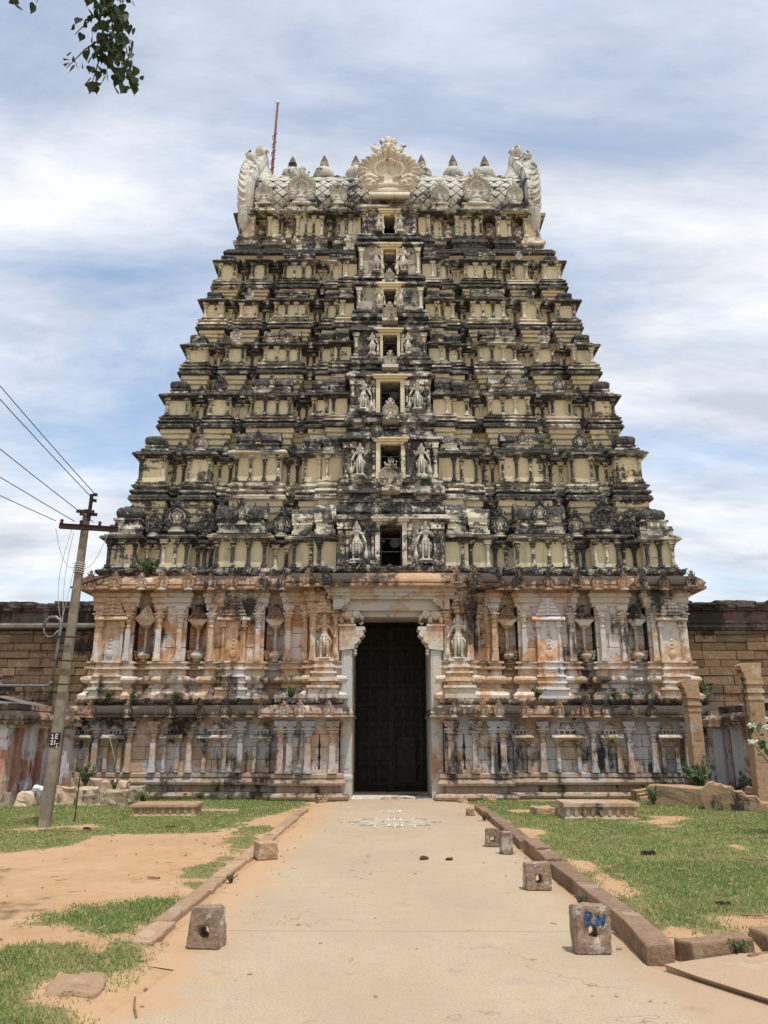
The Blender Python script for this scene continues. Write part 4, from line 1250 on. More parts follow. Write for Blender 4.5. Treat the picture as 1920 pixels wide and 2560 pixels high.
            for fx in (.391, .663, .848) if i < 5 else (.391, .848):
                if rnd.random() < 0.85:
                    kudu(storeys[-1], s2 * fx * nx[0], nx[1] - GY + 0.02, nx[3] - 0.04, 0.34, M['grimy'] if rnd.random() < 0.5 else None, wd=0.8)
    # ---------------- central bay with its window
    hwn, b0, b1 = win
    cw = .19 * W * (0.93 if i > 1 else 0.98)
    yc = yf - 0.45
    d = 1.3
    lo = (T[i - 1][8][2] + 0.30) if i else 6.05
    mb = MB()
    mb.box(-cw, -hwn, yc, yc + d, b0 - 0.06, b1 + 0.12)
    mb.box(hwn, cw, yc, yc + d, b0 - 0.06, b1 + 0.12)
    mb.box(-hwn, hwn, yc, yc + d, b1, b1 + 0.12)
    bay = mb.build('window_bay', M['bay'] if i else M['bay'], st)
    # stepped mouldings below the window
    mb = MB()
    def ring(o, z0, z1, hwid=cw):
        mb.box(-hwid - o, hwid + o, yc - o, yc + d, z0, z1, 0.012, 0.012)
    H = b0 - 0.06 - lo
    if i:
        for q, (o, f0, f1) in enumerate(((0.0, 0.0, 0.18), (0.14, 0.18, 0.30), (0.04, 0.30, 0.42), (0.10, 0.42, 0.50), (0.0, 0.50, 0.64), (0.17, 0.64, 0.80), (0.10, 0.80, 0.90), (0.13, 0.90, 1.0))):
            ring(o, lo + H * f0, lo + H * f1)
    else:
        ring(0.12, 6.02, 6.10); ring(0.06, 6.10, 6.165)
    mb.jitter(0.012, 2.5, i)
    mb.build('bay_plinth', M['black'] if i > 1 else M['grimy'], st)
    # cornice above the statues
    mb = MB()
    for o, z0, z1 in ((0.05, b1 + 0.12, b1 + 0.16), (0.16, b1 + 0.16, b1 + 0.24), (0.10, b1 + 0.24, b1 + 0.30)):
        mb.box(-cw - o, cw + o, yc - o, yc + d, z0, z1, 0.01, 0.015)
    mb.jitter(0.012, 2.5, i + 0.5)
    mb.build('bay_cornice', M['grimy'] if i in (0, 6) else M['black'], st)
    # window frame
    mb = MB()
    fw = 0.13 if i < 3 else 0.09
    for s2 in (-1, 1):
        a, b2 = sorted((s2 * hwn, s2 * (hwn + fw)))
        mb.box(a, b2, yc - 0.10, yc + 0.04, b0 - 0.05, b1)
    mb.box(-hwn - fw, hwn + fw, yc - 0.10, yc + 0.04, b1, b1 + 0.08)
    mb.box(-hwn - fw - 0.07, hwn + fw + 0.07, yc - 0.16, yc, b1 + 0.08, b1 + 0.15)
    mb.box(-hwn - fw - 0.12, hwn + fw + 0.12, yc - 0.21, yc, b1 + 0.15, b1 + 0.20)
    mb.jitter(0.005, 5)
    fr = mb.build('window_frame', M['wall'] if i else M['trim'], st)
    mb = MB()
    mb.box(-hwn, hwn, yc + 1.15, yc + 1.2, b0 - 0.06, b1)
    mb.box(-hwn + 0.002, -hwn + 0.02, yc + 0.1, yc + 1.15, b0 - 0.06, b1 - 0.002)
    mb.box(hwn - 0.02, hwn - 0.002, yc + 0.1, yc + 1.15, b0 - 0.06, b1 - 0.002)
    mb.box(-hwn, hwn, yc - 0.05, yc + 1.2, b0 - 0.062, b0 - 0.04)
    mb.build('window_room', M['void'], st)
    mb = MB()
    if i < 6:
        for q in range(1, 3):
            z = b0 + (b1 - b0) * q / 3
            mb.box(-hwn, hwn, yc + 0.05, yc + 0.065, z - 0.008, z + 0.008)
        for s2 in (-1, 1):
            mb.box(s2 * (hwn - 0.035) - 0.008, s2 * (hwn - 0.035) + 0.008, yc + 0.05, yc + 0.065, b0 - 0.03, b1)
        mb.build('window_grille', M['grille'], st)
    if i in (0, 2):     # horn loudspeaker mouth seen behind the grille
        mb = MB().lathe([(0.05, 0), (0.07, 0.12), (0.15, 0.2), (0.16, 0.21), (0.15, 0.2)], 16)
        mb.build('horn_speaker', M['grille'], st, True, (0.12, yc + 0.55, b0 + (b1 - b0) * (0.62 if i == 0 else 0.7)), (R(90), 0, 0))
    # pilasters and figures
    ph_ = b1 + 0.12 - b0
    for s2 in (-1, 1):
        put('pilaster', pilaster_mesh(ph_ * 0.92, 0.09, M['trim'], 'slim'), st, (s2 * (hwn + fw + 0.07), yc - 0.04, b0 + 0.0))
        put('pilaster', pilaster_mesh(ph_ * 0.98, 0.11, M['trim'], 'slim'), st, (s2 * (cw - 0.09), yc - 0.05, b0 - 0.03))
        if i < 3:
            put('pilaster', pilaster_mesh(ph_ * 0.98, 0.11, M['trim'], 'slim'), st, (s2 * (cw - 0.30), yc - 0.05, b0 - 0.03))
        sh = (b1 - b0) * (0.98 if i < 3 else 1.02)
        sxp = {0: 0.98, 1: 0.92, 2: 0.84, 3: 0.58, 4: 0.36, 5: 0.47, 6: 0.38}[i]
        sz = b0 + (0.06 if i else 0.12)
        put('guardian_statue', STAT[0 if s2 < 0 else 1] if i != 1 else STAT[1 if s2 < 0 else 0], st, (s2 * sxp, yc - 0.13, sz), (0, 0, rnd.uniform(-0.1, 0.1)), (sh * 1.12, sh, sh))
        MB().box(-sh * 0.17, sh * 0.17, -0.14, 0.12, 0, 0.09, 0.01, 0.01).build('statue_pedestal', M['grimy'], st, False, (s2 * sxp, yc - 0.12, sz - 0.13))
    # roof piece over the bay, arches on it, and the big shield before the next window
    if znext:
        n0, n1 = T[i + 1][8][1], T[i + 1][8][2]
        cwn = .19 * T[i + 1][0] * 0.95
        z0 = b1 + 0.30
        if i in (0, 1):
            for s2 in (-1, 1):
                kudu(st, s2 * 0.42, yc - 0.18, b1 + 0.22, 0.50, None, wd=0.95)
        kz, kt = {0: (8.55, 9.45), 1: (10.98, 11.66), 2: (12.95, 13.52), 3: (14.83, 15.45), 4: (16.46, 17.0), 5: (17.9, 18.3)}[i]
        kudu(st, 0, T[i + 1][1] - GY - 0.45 - 0.32, kz, kt - kz, M['pale'], KUDU_BIG, wd=0.98, name='kirtimukha_shield')
        MB().box(-0.26, 0.26, -0.14, 0.35, 0, 0.10).build('shield_base', M['trim'], st, False, (0, T[i + 1][1] - GY - 0.45 - 0.32, kz - 0.10))
# small pot finials in the recesses of the top storey
for s2 in (-1, 1):
    W, Y = T[6][0], T[6][1]
    for fx in (.391, .663, .848):
        mb = MB()
        mb.box(-0.13, 0.13, -0.12, 0.1, 0, 0.05); mb.box(-0.09, 0.09, -0.09, 0.1, 0.05, 0.16)
        mb.lathe([(0.09, 0.16), (0.16, 0.2), (0.17, 0.26), (0.13, 0.31), (0.06, 0.34), (0.12, 0.38), (0.12, 0.41), (0.05, 0.44)], 10)
        mb.ball((0, 0, 0.52), (0.09, 0.05, 0.08), 8, 6); mb.ball((-0.08, 0, 0.50), (0.05, 0.04, 0.04), 7, 5); mb.ball((0.08, 0, 0.50), (0.05, 0.04, 0.04), 7, 5)
        mb.ball((0, 0, 0.63), (0.04, 0.04, 0.05), 7, 5)
        mb.build('pot_finial', M['trim'] if fx < 0.7 else M['grimy'], storeys[6], False, (s2 * fx * W, Y - GY - 0.02, 19.02))
    for fx in (.29, .5255, .757, .93):       # pedestals of the roof shields
        pass

# ------------------------------------------------------------------ wagon-vault roof
YC = 27.3 - GY
SEC = [(-2.50, 20.03), (-2.62, 20.25), (-2.70, 20.55), (-2.72, 20.9), (-2.64, 21.3), (-2.45, 21.7), (-2.12, 22.08), (-1.65, 22.42), (-1.1, 22.68), (-0.55, 22.86), (0, 22.95)]
full = SEC + [(-y, z) for y, z in reversed(SEC[:-1])]
mb = MB()
xs = [-5.15 + 10.3 * k / 48 for k in range(49)]
vs = []
GOUT = [(-2.45, 19.45), (-2.75, 19.75), (-2.95, 20.2), (-3.02, 20.7), (-2.98, 21.2), (-2.82, 21.7), (-2.5, 22.2), (-2.05, 22.7), (-1.5, 23.25), (-0.9, 23.95), (-0.45, 24.55), (-0.2, 24.95), (0, 25.02)]
def resamp(P, n=17):
    A = [0]
    for q in range(1, len(P)): A.append(A[-1] + math.dist(P[q], P[q - 1]))
    out_ = []
    for k in range(n):
        s = A[-1] * k / (n - 1)
        for q in range(1, len(P)):
            if s <= A[q] + 1e-9:
                t = (s - A[q - 1]) / (A[q] - A[q - 1]); out_.append((P[q - 1][0] * (1 - t) + P[q][0] * t, P[q - 1][1] * (1 - t) + P[q][1] * t)); break
    return out_
RS = resamp(SEC); RG = resamp([(y * 0.95, max(20.03, 19.5 + (z - 19.5) * 0.965)) for y, z in GOUT])
def sec_x(x):
    t = max(0, (abs(x) - 3.95) / 1.2)
    t = min(1, t) ** 2.0
    o_ = []
    for k, (a, b2) in enumerate(zip(RS, RG)):
        u = t * min(1, max(0, (k / 16 - 0.45) / 0.35))
        o_.append((a[0] * (1 - u) + b2[0] * u, a[1] * (1 - u) + b2[1] * u))
    return o_
for x in xs:
    h_ = sec_x(x)
    for y, z in h_ + [(-y, z) for y, z in reversed(h_[:-1])]:
        vs.append((x, YC + y, z))
m_ = 2 * len(RS) - 1
fs = []
for k in range(48):
    for q in range(m_ - 1):
        a = k * m_ + q
        fs.append((a, a + 1, a + 1 + m_, a + m_))
fs.append(tuple(range(m_))); fs.append(tuple(reversed(range(48 * m_, 49 * m_))))
mb.add(vs, fs)
for k in range(48):
    for q in range(m_ - 1):
        if abs(xs[k]) > 4.15 and 8 <= q <= m_ - 10: mb.m[k * (m_ - 1) + q] = 1
roof = mb.build('vault_roof', [M['black'], M['roofpale']], gop)
# diamond tiles on the front of the vault
acc = [0]
for q in range(1, len(SEC)):
    acc.append(acc[-1] + math.dist(SEC[q], SEC[q - 1]))
def onsec(s):
    for q in range(1, len(SEC)):
        if s <= acc[q]:
            t = (s - acc[q - 1]) / (acc[q] - acc[q - 1])
            p0, p1 = Vector(SEC[q - 1]), Vector(SEC[q])
            return p0.lerp(p1, t), (p1 - p0).normalized()
    return Vector(SEC[-1]), Vector((1, 0))
tile = MB()
a_ = 0.194
tile.add([(-a_, 0, 0), (0, 0, -a_), (a_, 0, 0), (0, 0, a_), (-a_ * 0.93, -0.022, 0), (0, -0.022, -a_ * 0.93), (a_ * 0.93, -0.022, 0), (0, -0.022, a_ * 0.93), (0, -0.030, 0)],
         [(0, 1, 5, 4), (1, 2, 6, 5), (2, 3, 7, 6), (3, 0, 4, 7), (4, 5, 8), (5, 6, 8), (6, 7, 8), (7, 4, 8)])
tile = tile.mesh('diamond_tile', M['pale'])
pitch = 0.415
for j in range(11):
    s = 0.32 + j * pitch / 2
    if s > 2.62: break
    p, dv = onsec(s)
    ang = math.atan2(dv.x, dv.y)
    n = 26
    for k in range(-13, 14):
        x = k * pitch + (pitch / 2 if j % 2 else 0)
        if abs(x) > 4.95 or abs(x) < 0.62: continue
        o = put('diamond_tile', tile, roof, (x, YC + p.x - 0.004, p.y), (-ang, 0, 0), 1, M['grimy'] if rnd.random() < (0.5 if j < 2 else 0.03) else M['roofpale'])
# ridge moulding with small scallops on the visible crest
mb = MB()
p, dv = onsec(2.72)
mb.tube([(-4.8, YC + p.x, p.y + 0.02), (4.8, YC + p.x, p.y + 0.02)], 0.06, 8)
for k in range(-11, 12):
    mb.ball((k * 0.42 + 0.1, YC + p.x - 0.03, p.y + 0.02), (0.15, 0.06, 0.11), 8, 6)
mb.build('crest_moulding', M['pale'], roof)
# eave of the vault
mb = MB()
mb.xprism([(-2.45, 20.0), (-2.75, 20.0), (-2.86, 19.97), (-2.88, 20.04), (-2.78, 20.12), (-2.6, 20.16), (-2.45, 20.16)], -5.3, 5.3)
mb.v = [(x, y + YC, z) for x, y, z in mb.v]
mb.jitter(0.01, 2).build('vault_eave', M['trim'], roof)
# roof shields on their pedestals
yS = T[6][1] - GY - 0.34
def ped(x, wd, z0, z1, mat='trim'):
    mb = MB()
    mb.box(-wd, wd, -0.02, 0.5, z0 - 20, z1 - 20 - 0.05); mb.box(-wd * 1.12, wd * 1.12, -0.06, 0.5, z1 - 20 - 0.05, z1 - 20)
    mb.box(-wd * 1.2, wd * 1.2, -0.10, 0.5, z0 - 20 - 0.06, z0 - 20 + 0.02)
    mb.build('shield_pedestal', M[mat], roof, False, (x, yS + 0.02, 20))
kudu(roof, 0, yS - 0.30, 20.42, 2.36, M['crest'], KUDU_BIG, wd=1.2, name='kirtimukha_shield', dp=0.8)
ped(0, 0.75, 20.04, 20.44)
mb = MB()
for o, z0, z1 in ((0.0, 19.78, 19.95), (0.12, 19.95, 20.03), (0.05, 20.03, 20.1)):
    mb.box(-1.05 - o, 1.05 + o, -o, 0.7, z0, z1)
mb.build('bay_top_moulding', M['trim'], roof, False, (0, yS - 0.2, 0))
for s2 in (-1, 1):
    for x, h, pw in ((3.22, 1.55, 0.5), (4.60, 1.02, 0.30), (1.86, 0.98, 0.28)):
        kudu(roof, s2 * x, yS - 0.02, 20.32, h, None, KUDU_BIG, wd=0.86, name='roof_shield', dp=0.7)
        ped(s2 * x, pw, 20.06, 20.34)
        # projecting eave slab under each pedestal
        MB().box(-pw * 1.6, pw * 1.6, -0.16, 0.3, 0, 0.09, 0.02, 0.02).build('eave_slab', M['grimy'], roof, False, (s2 * x, yS + 0.02, 19.93))
# gable ends with flame leaves
for s2 in (-1, 1):
    mb = MB()
    out = GOUT
    full2 = out + [(-y, z) for y, z in reversed(out[:-1])]
    inner = [(y * 0.93, 19.5 + (z - 19.5) * 0.95) for y, z in full2]
    secs = [(5.02, inner), (5.10, full2), (5.38, full2), (5.48, [(y * 0.97, 19.45 + (z - 19.45) * 0.975) for y, z in full2])]
    n = len(full2)
    vs = [(s2 * x, YC + y, z) for x, sc_ in secs for y, z in sc_]
    fs = []
    for k in range(3):
        for q in range(n - 1):
            a = k * n + q
            fs.append((a, a + 1, a + 1 + n, a + n))
        fs.append((k * n + n - 1, k * n, k * n + n, k * n + n + n - 1))
    fs.append(tuple(range(n))); fs.append(tuple(range(3 * n, 4 * n)))
    mb.add(vs, fs)
    mb.jitter(0.02, 1.5)
    g = mb.build('gable_end', M['roofpale'], roof)
    # lion mask at the peak: brow, curled snout
    mb = MB()
    mb.ball((s2 * 5.30, YC - 0.35, 24.66), (0.20, 0.4, 0.34), 12, 9)
    mb.ball((s2 * 5.42, YC - 0.9, 23.9), (0.18, 0.3, 0.30), 10, 8)
    mb.tube([(s2 * 5.3, YC - 1.0, 23.6), (s2 * 5.45, YC - 1.35, 23.5), (s2 * 5.58, YC - 1.5, 23.7), (s2 * 5.5, YC - 1.45, 23.9)], [0.2, 0.18, 0.12, 0.05], 8)
    mb.tube([(s2 * 5.25, YC - 0.2, 24.6), (s2 * 5.12, YC - 0.25, 24.98), (s2 * 4.98, YC - 0.2, 24.9)], [0.18, 0.12, 0.04], 8)
    mb.build('lion_mask', M['roofpale'], g, True)
    # leaves down the front edge
    for k in range(12):
        t = k / 11
        idx = 1.2 + t * 7.0
        a = int(idx); f_ = idx - a
        y = out[a][0] * (1 - f_) + out[min(a + 1, 12)][0] * f_
        z = out[a][1] * (1 - f_) + out[min(a + 1, 12)][1] * f_
        mb = MB()
        if k < 1:
            mb.ball((0, 0, 0.05), (0.22, 0.2, 0.60), 10, 8)
        else:
            mb.add([(-s2 * 0.20, 0.02, -0.22), (s2 * 0.10, 0.0, -0.20), (s2 * 0.22, 0.0, 0.02), (s2 * 0.24, 0.02, 0.26), (s2 * 0.02, 0.02, 0.16), (-s2 * 0.20, 0.02, 0.10), (-s2 * 0.02, -0.11, -0.06), (s2 * 0.12, -0.08, 0.06), (0, 0.3, -0.2), (0, 0.3, 0.15), (s2 * 0.2, 0.3, 0.05)],
                   [(0, 1, 6), (1, 7, 6), (1, 2, 7), (2, 3, 7), (3, 4, 7), (4, 6, 7), (4, 5, 6), (5, 0, 6), (0, 8, 1), (1, 8, 10, 2), (2, 10, 3), (3, 9, 4), (3, 10, 9), (4, 9, 5), (5, 9, 8, 0), (8, 9, 10)])
        mb.build('flame_leaf', M['roofpale'], g, False, (s2 * 5.36, YC + y + 0.04, z), (R(12), 0, 0), (0.95, 1, 1.05))
# kalasha finials along the ridge
kal = MB()
kal.lathe([(0.22, 0), (0.26, 0.05), (0.16, 0.12), (0.14, 0.3), (0.30, 0.42), (0.37, 0.62), (0.39, 0.82), (0.36, 0.98), (0.27, 1.10), (0.17, 1.16)], 20)
kal = kal.mesh('kalasha_finial', M['roofpale'], True)
neck = MB().lathe([(0.19, 1.16), (0.20, 1.19), (0.17, 1.22), (0.14, 1.25), (0.13, 1.40), (0.17, 1.43), (0.17, 1.46), (0.15, 1.48)], 16).mesh('finial_neck', M['trim'], True)
spike = MB().lathe([(0.165, 1.44), (0.155, 1.52), (0.10, 1.72), (0.04, 1.92), (0.005, 2.0)], 14).mesh('finial_tip', M['terracotta'], True)
for x in (-4.0, -2.68, -1.37, 1.37, 2.68, 4.0):
    k = put('kalasha_finial', kal, roof, (x, YC, 23.18), (0, 0, rnd.uniform(0, 3)), (1.12, 1.12, 0.87 * rnd.uniform(0.98, 1.03)))
    put('finial_neck', neck, k); put('finial_tip', spike, k)
# ------------------------------------------------------------------ ground
def dpoly_np(X, Y, P):
    D = np.full(X.shape, 9.0); C = np.zeros(X.shape, bool)
    j = len(P) - 1
    for i in range(len(P)):
        ax, ay = P[j]; bx, by = P[i]
        t = np.clip(((X - ax) * (bx - ax) + (Y - ay) * (by - ay)) / ((bx - ax) ** 2 + (by - ay) ** 2 + 1e-9), 0, 1)
        D = np.minimum(D, np.hypot(X - ax - t * (bx - ax), Y - ay - t * (by - ay)))
        if by != ay: C ^= ((by > Y) != (ay > Y)) & (X < (ax - bx) * (Y - by) / (ay - by) + bx)
        j = i
    return np.where(C, D, -D)
def inpoly(x, y, P):
    c = False; j = len(P) - 1
    for i in range(len(P)):
        if (P[i][1] > y) != (P[j][1] > y) and x < (P[j][0] - P[i][0]) * (y - P[i][1]) / (P[j][1] - P[i][1]) + P[i][0]: c = not c
        j = i
    return c
def dpoly(x, y, P):
    d = 9.
    j = len(P) - 1
    for i in range(len(P)):
        ax, ay = P[j]; bx, by = P[i]
        t = max(0, min(1, ((x - ax) * (bx - ax) + (y - ay) * (by - ay)) / ((bx - ax) ** 2 + (by - ay) ** 2 + 1e-9)))
        d = min(d, math.hypot(x - ax - t * (bx - ax), y - ay - t * (by - ay)))
        j = i
    return d if inpoly(x, y, P) else -d
GRASS = [
 [(-14, 11.6), (-5.44, 11.7), (-4.95, 12.1), (-4.71, 13.4), (-3.93, 13.75), (-2.94, 14.1), (-2.61, 16.4), (-2.05, 18.4), (-1.9, 21.5), (-14, 21.5)],
 [(-2.68, 14.8), (-2.1, 14.8), (-1.98, 12.45), (-2.04, 10.75), (-2.0, 9.8), (-2.42, 9.6), (-2.54, 10.4), (-2.3, 11.1), (-2.55, 12.9)],
 [(-2.34, 9.4), (-2.08, 9.6), (-1.95, 9.07), (-2.22, 9.1)],
 [(-3.15, 7.41), (-2.98, 8.15), (-2.7, 8.36), (-2.14, 8.63), (-2.1, 8.16), (-2.12, 7.5), (-2.32, 7.02), (-2.5, 7.1), (-2.77, 7.3)],
 [(-9, 6.5), (-2.98, 6.6), (-2.76, 6.73), (-2.23, 6.58), (-2.15, 6.74), (-1.93, 6.74), (-1.78, 6.3), (-1.84, 6.02), (-1.83, 5.81), (-1.95, 5.71), (-2.01, 5.91), (-2.23, 5.96), (-2.27, 5.62), (-2.16, 5.44), (-2.01, 5.49), (-1.9, 5.28), (-1.8, 4.0), (-9, 3)],
 [(1.98, 6.9), (2.0, 19.5), (1.6, 21.5), (14, 21.5), (14, 6.5), (3.2, 6.6), (2.7, 6.75)],
]
BARE = [
 [(5.04, 16.3), (5.75, 16.6), (5.28, 15.1), (4.8, 14.6), (4.5, 15.1)],
 [(2.22, 11.4), (2.42, 9.8), (2.42, 8.2), (2.28, 7.7), (2.12, 8.5)],
 [(2.5, 17.6), (3.1, 17.4), (3.0, 17.0), (2.5, 17.1)],
 [(2.75, 7.5), (3.6, 7.6), (3.5, 6.8), (2.76, 7.0)],
 [(4.7, 12.3), (5.1, 12.2), (5.0, 11.5), (4.75, 11.6)],
 [(2.1, 14.5), (2.5, 14.3), (2.35, 13.2), (2.1, 13.0)],
 [(-6.6, 14.9), (-5.3, 15.1), (-5.3, 14.6), (-6.4, 14.4)],
 [(-4.1, 18.1), (-3.3, 18.1), (-3.3, 17.6), (-4.1, 17.6)],
]
def gmask(x, y):
    nz = mnoise.noise(Vector((x * 1.1, y * 1.1, 3))) * 0.22 + mnoise.noise(Vector((x * 4, y * 4, 7))) * 0.10 + mnoise.noise(Vector((x * 11, y * 11, 1))) * 0.05
    sc = 0.6 + 0.05 * y
    m = max(dpoly(x, y, P) for P in GRASS)
    b = max(dpoly(x, y, P) for P in BARE)
    m = min(m, -b)
    return m + nz * sc
def gmask_np(X, Y):
    N_ = np.array([mnoise.noise(Vector((x * 1.1, y * 1.1, 3))) * 0.22 + mnoise.noise(Vector((x * 4, y * 4, 7))) * 0.12 + mnoise.noise(Vector((x * 11, y * 11, 1))) * 0.06 for x, y in zip(X, Y)])
    m = np.max([dpoly_np(X, Y, P) for P in GRASS], axis=0)
    b = np.max([dpoly_np(X, Y, P) for P in BARE], axis=0)
    return np.minimum(m, -b) + N_ * (0.6 + 0.05 * Y)
def gz(x, y):
    """gentle unevenness of the earth; the path stays flat"""
    k = min(1.0, max(0.0, (abs(x) - 2.03) / 0.15))
    rise = 0.0
    if x > 2.0: rise = (0.045 + 0.05 * min(1.0, max(0.0, (13 - y) / 6))) * min(1.0, max(0.0, (y - 6.72) / 0.2))
    elif y > 6.5: rise = 0.015
    if x > 0 and y < 6.72: return 0.0
    if x < 0 and y < 6.95: k = min(1.0, max(0.0, (-1.72 - x) / 0.3))
    k2 = min(1.0, max(0.0, (21.0 - y) / 1.5))
    return k * k2 * (0.03 + rise + 0.035 * mnoise.noise(Vector((x * 0.5, y * 0.5, 0.3))) + 0.012 * mnoise.noise(Vector((x * 2.2, y * 2.2, 1.3))))
def axis(lo, hi, step, far):
    a = list(np.arange(lo, hi + 1e-6, step))
    q = step; x = hi; r = []
    while x < far:
        q *= 1.45; x += q; r.append(x)
    q = step; x = lo; l = []
    while x > -far:
        q *= 1.45; x -= q; l.append(x)
    return list(reversed(l)) + a + r
gx = axis(-10.5, 10.5, 0.125, 700); gy = axis(2.5, 22.0, 0.125, 900)
vs = []; att = []
for y in gy:
    for x in gx:
        near = -12 < x < 12 and 1 < y < 23
        vs.append((x, y, gz(x, y) - 0.012 if near else -0.012))
nx_ = len(gx)
XA = np.array([p[0] for p in vs]); YA = np.array([p[1] for p in vs])
nearm = (np.abs(XA) < 12) & (YA > 1) & (YA < 23)
att = np.full(len(vs), 0.5); att[nearm] = np.clip(0.5 + gmask_np(XA[nearm], YA[nearm]) * 3.5, 0, 1)
fs = [(j * nx_ + i, j * nx_ + i + 1, (j + 1) * nx_ + i + 1, (j + 1) * nx_ + i) for j in range(len(gy) - 1) for i in range(nx_ - 1)]
me = bpy.data.meshes.new('ground')
me.from_pydata(vs, [], fs)
at = me.attributes.new('grass', 'FLOAT', 'POINT')
at.data.foreach_set('value', att)
me.polygons.foreach_set('use_smooth', [True] * len(me.polygons))
m, t, bs = new_mat('earth')
b = NB(t)
an = b.n('ShaderNodeAttribute'); an.attribute_name = 'grass'
s1 = b.noise(0.9, 6, 0.6); s2_ = b.noise(7, 6, 0.65); s3 = b.noise(60, 4, 0.7)
c = b.mix(b.ramp(s1, 0.35, 0.65), (0.45, 0.295, 0.17), (0.405, 0.25, 0.135))
c = b.mix(b.ramp(s2_, 0.45, 0.75, 0, 0.5), c, (0.33, 0.175, 0.085))
c = b.mix(b.ramp(s3, 0.55, 0.75, 0, 0.55), c, (0.56, 0.38, 0.22))
c = b.mix(b.ramp(b.noise(120, 2), 0.66, 0.72, 0, 0.6), c, (0.16, 0.10, 0.06))
gr = b.mix(b.ramp(s2_, 0.3, 0.7), (0.16, 0.16, 0.055), (0.10, 0.125, 0.04))
gr = b.mix(b.ramp(s3, 0.5, 0.7, 0, 0.6), gr, (0.26, 0.19, 0.09))
fa = b.math('MULTIPLY_ADD', b.noise(14, 5), 0.6, b.math('SUBTRACT', an.outputs['Fac'], 0.3))
c = b.mix(b.ramp(fa, 0.42, 0.68, 0, 0.85), c, gr)
b.L(c, bs.inputs['Base Color'])
b.bump(bs, b.math('MULTIPLY_ADD', s3, 0.5, s2_), 0.6, 0.02)
me.materials.append(m)
tag(put('ground', me), kind='structure')

# grass blades (nobody could count them)
q = np.random.default_rng(5)
def blades(n, x0, x1, y0, y1):
    X = q.uniform(x0, x1, n); Y = q.uniform(y0, y1, n)
    out = []
    for x, y, m in zip(X, Y, gmask_np(X, Y)):
        if abs(x) < 1.95 and y > 6.9: continue
        if m < -0.16 or (m < 0.30 and q.random() > ((m + 0.16) / 0.46) ** 1.6): continue
        pt = mnoise.noise(Vector((x * 1.7, y * 1.7, 9)))
        if pt < -0.12 and q.random() < 0.5: continue
        out.append((x, y))
    return out
pts = blades(170000, -5.5, -1.7, 4.2, 8.8) + blades(110000, -9, -1.8, 8.8, 21.3) + blades(170000, 1.95, 8.5, 6.6, 10.5) + blades(130000, 1.95, 9.5, 10.5, 21.3)
N = len(pts)
P2 = np.array(pts)
Z = np.array([gz(x, y) - 0.012 for x, y in pts])
ang = q.uniform(0, 2 * np.pi, N); hh = q.uniform(0.010, 0.034, N) * (1 + 0.15 * np.clip(P2[:, 1] - 10, 0, 12) / 6); ww = 0.0022 + 0.00055 * P2[:, 1]
ln = q.uniform(0.2, 1.1, N) * hh; la = q.uniform(0, 2 * np.pi, N)
V = np.zeros((N, 3, 3))
V[:, 0, 0] = P2[:, 0] - np.cos(ang) * ww; V[:, 0, 1] = P2[:, 1] - np.sin(ang) * ww; V[:, 0, 2] = Z
V[:, 1, 0] = P2[:, 0] + np.cos(ang) * ww; V[:, 1, 1] = P2[:, 1] + np.sin(ang) * ww; V[:, 1, 2] = Z
V[:, 2, 0] = P2[:, 0] + np.cos(la) * ln; V[:, 2, 1] = P2[:, 1] + np.sin(la) * ln; V[:, 2, 2] = Z + hh
me = bpy.data.meshes.new('grass')
me.vertices.add(N * 3); me.vertices.foreach_set('co', V.reshape(-1))
me.loops.add(N * 3); me.loops.foreach_set('vertex_index', np.arange(N * 3))
me.polygons.add(N); me.polygons.foreach_set('loop_start', np.arange(N) * 3)
me.polygons.foreach_set('loop_total', np.full(N, 3)) if False else None
me.update(calc_edges=True)
me.materials.append(M['grass']); me.materials.append(M['straw'])
me.polygons.foreach_set('material_index', (q.random(N) < 0.22).astype(np.int32))
tag(put('grass', me), 'short patchy green grass on the red earth beside the path', 'grass', kind='stuff')

# ------------------------------------------------------------------ path
mb = MB()
edge = []
rows = []
ys = list(np.arange(2.0, 6.3, 0.2)) + list(np.arange(6.3, 20.9, 0.35)) + [21.0, 21.5]
for y in ys:
    if y < 6.3:
        l = -1.55 - 0.10 * (6.3 - y) ; r = 1.85 + 0.62 * (6.3 - y)
    else:
        l = -1.78; r = 1.84
    if y >= 20.6: l, r = -1.36, 1.36
    l += 0.10 * mnoise.noise(Vector((3.3, y * 0.9, 0)))
    rows.append([(l + (r - l) * k / 10, y, 0.0 if 0 < k < 10 else -0.004) for k in range(11)])
vs = [p for r_ in rows for p in r_]
fs = [(j * 11 + i, j * 11 + i + 1, (j + 1) * 11 + i + 1, (j + 1) * 11 + i) for j in range(len(rows) - 1) for i in range(10)]
mb.add(vs, fs)
m, t, bs = new_mat('path_concrete')
b = NB(t)
s1 = b.noise(0.55, 6, 0.6, stretch=(1, 0.6, 1)); s2_ = b.noise(5, 7, 0.65); s3 = b.noise(70, 4, 0.75)
c = b.mix(b.ramp(s1, 0.35, 0.65), (0.43, 0.342, 0.24), (0.385, 0.30, 0.208))
c = b.mix(b.ramp(s2_, 0.45, 0.72, 0, 0.4), c, (0.36, 0.285, 0.20))
c = b.mix(b.ramp(s3, 0.50, 0.62, 0, 0.7), c, (0.27, 0.215, 0.155))
c = b.mix(b.ramp(b.noise(22, 5, 0.7, loc=(3, 9, 0)), 0.52, 0.68, 0, 0.4), c, (0.29, 0.235, 0.17))
c = b.mix(b.ramp(b.noise(1.3, 8, 0.7, loc=(8, 2, 0)), 0.58, 0.72, 0, 0.35), c, (0.30, 0.24, 0.18))
c = b.mix(b.ramp(b.noise(160, 2), 0.64, 0.70, 0, 0.5), c, (0.62, 0.55, 0.42))
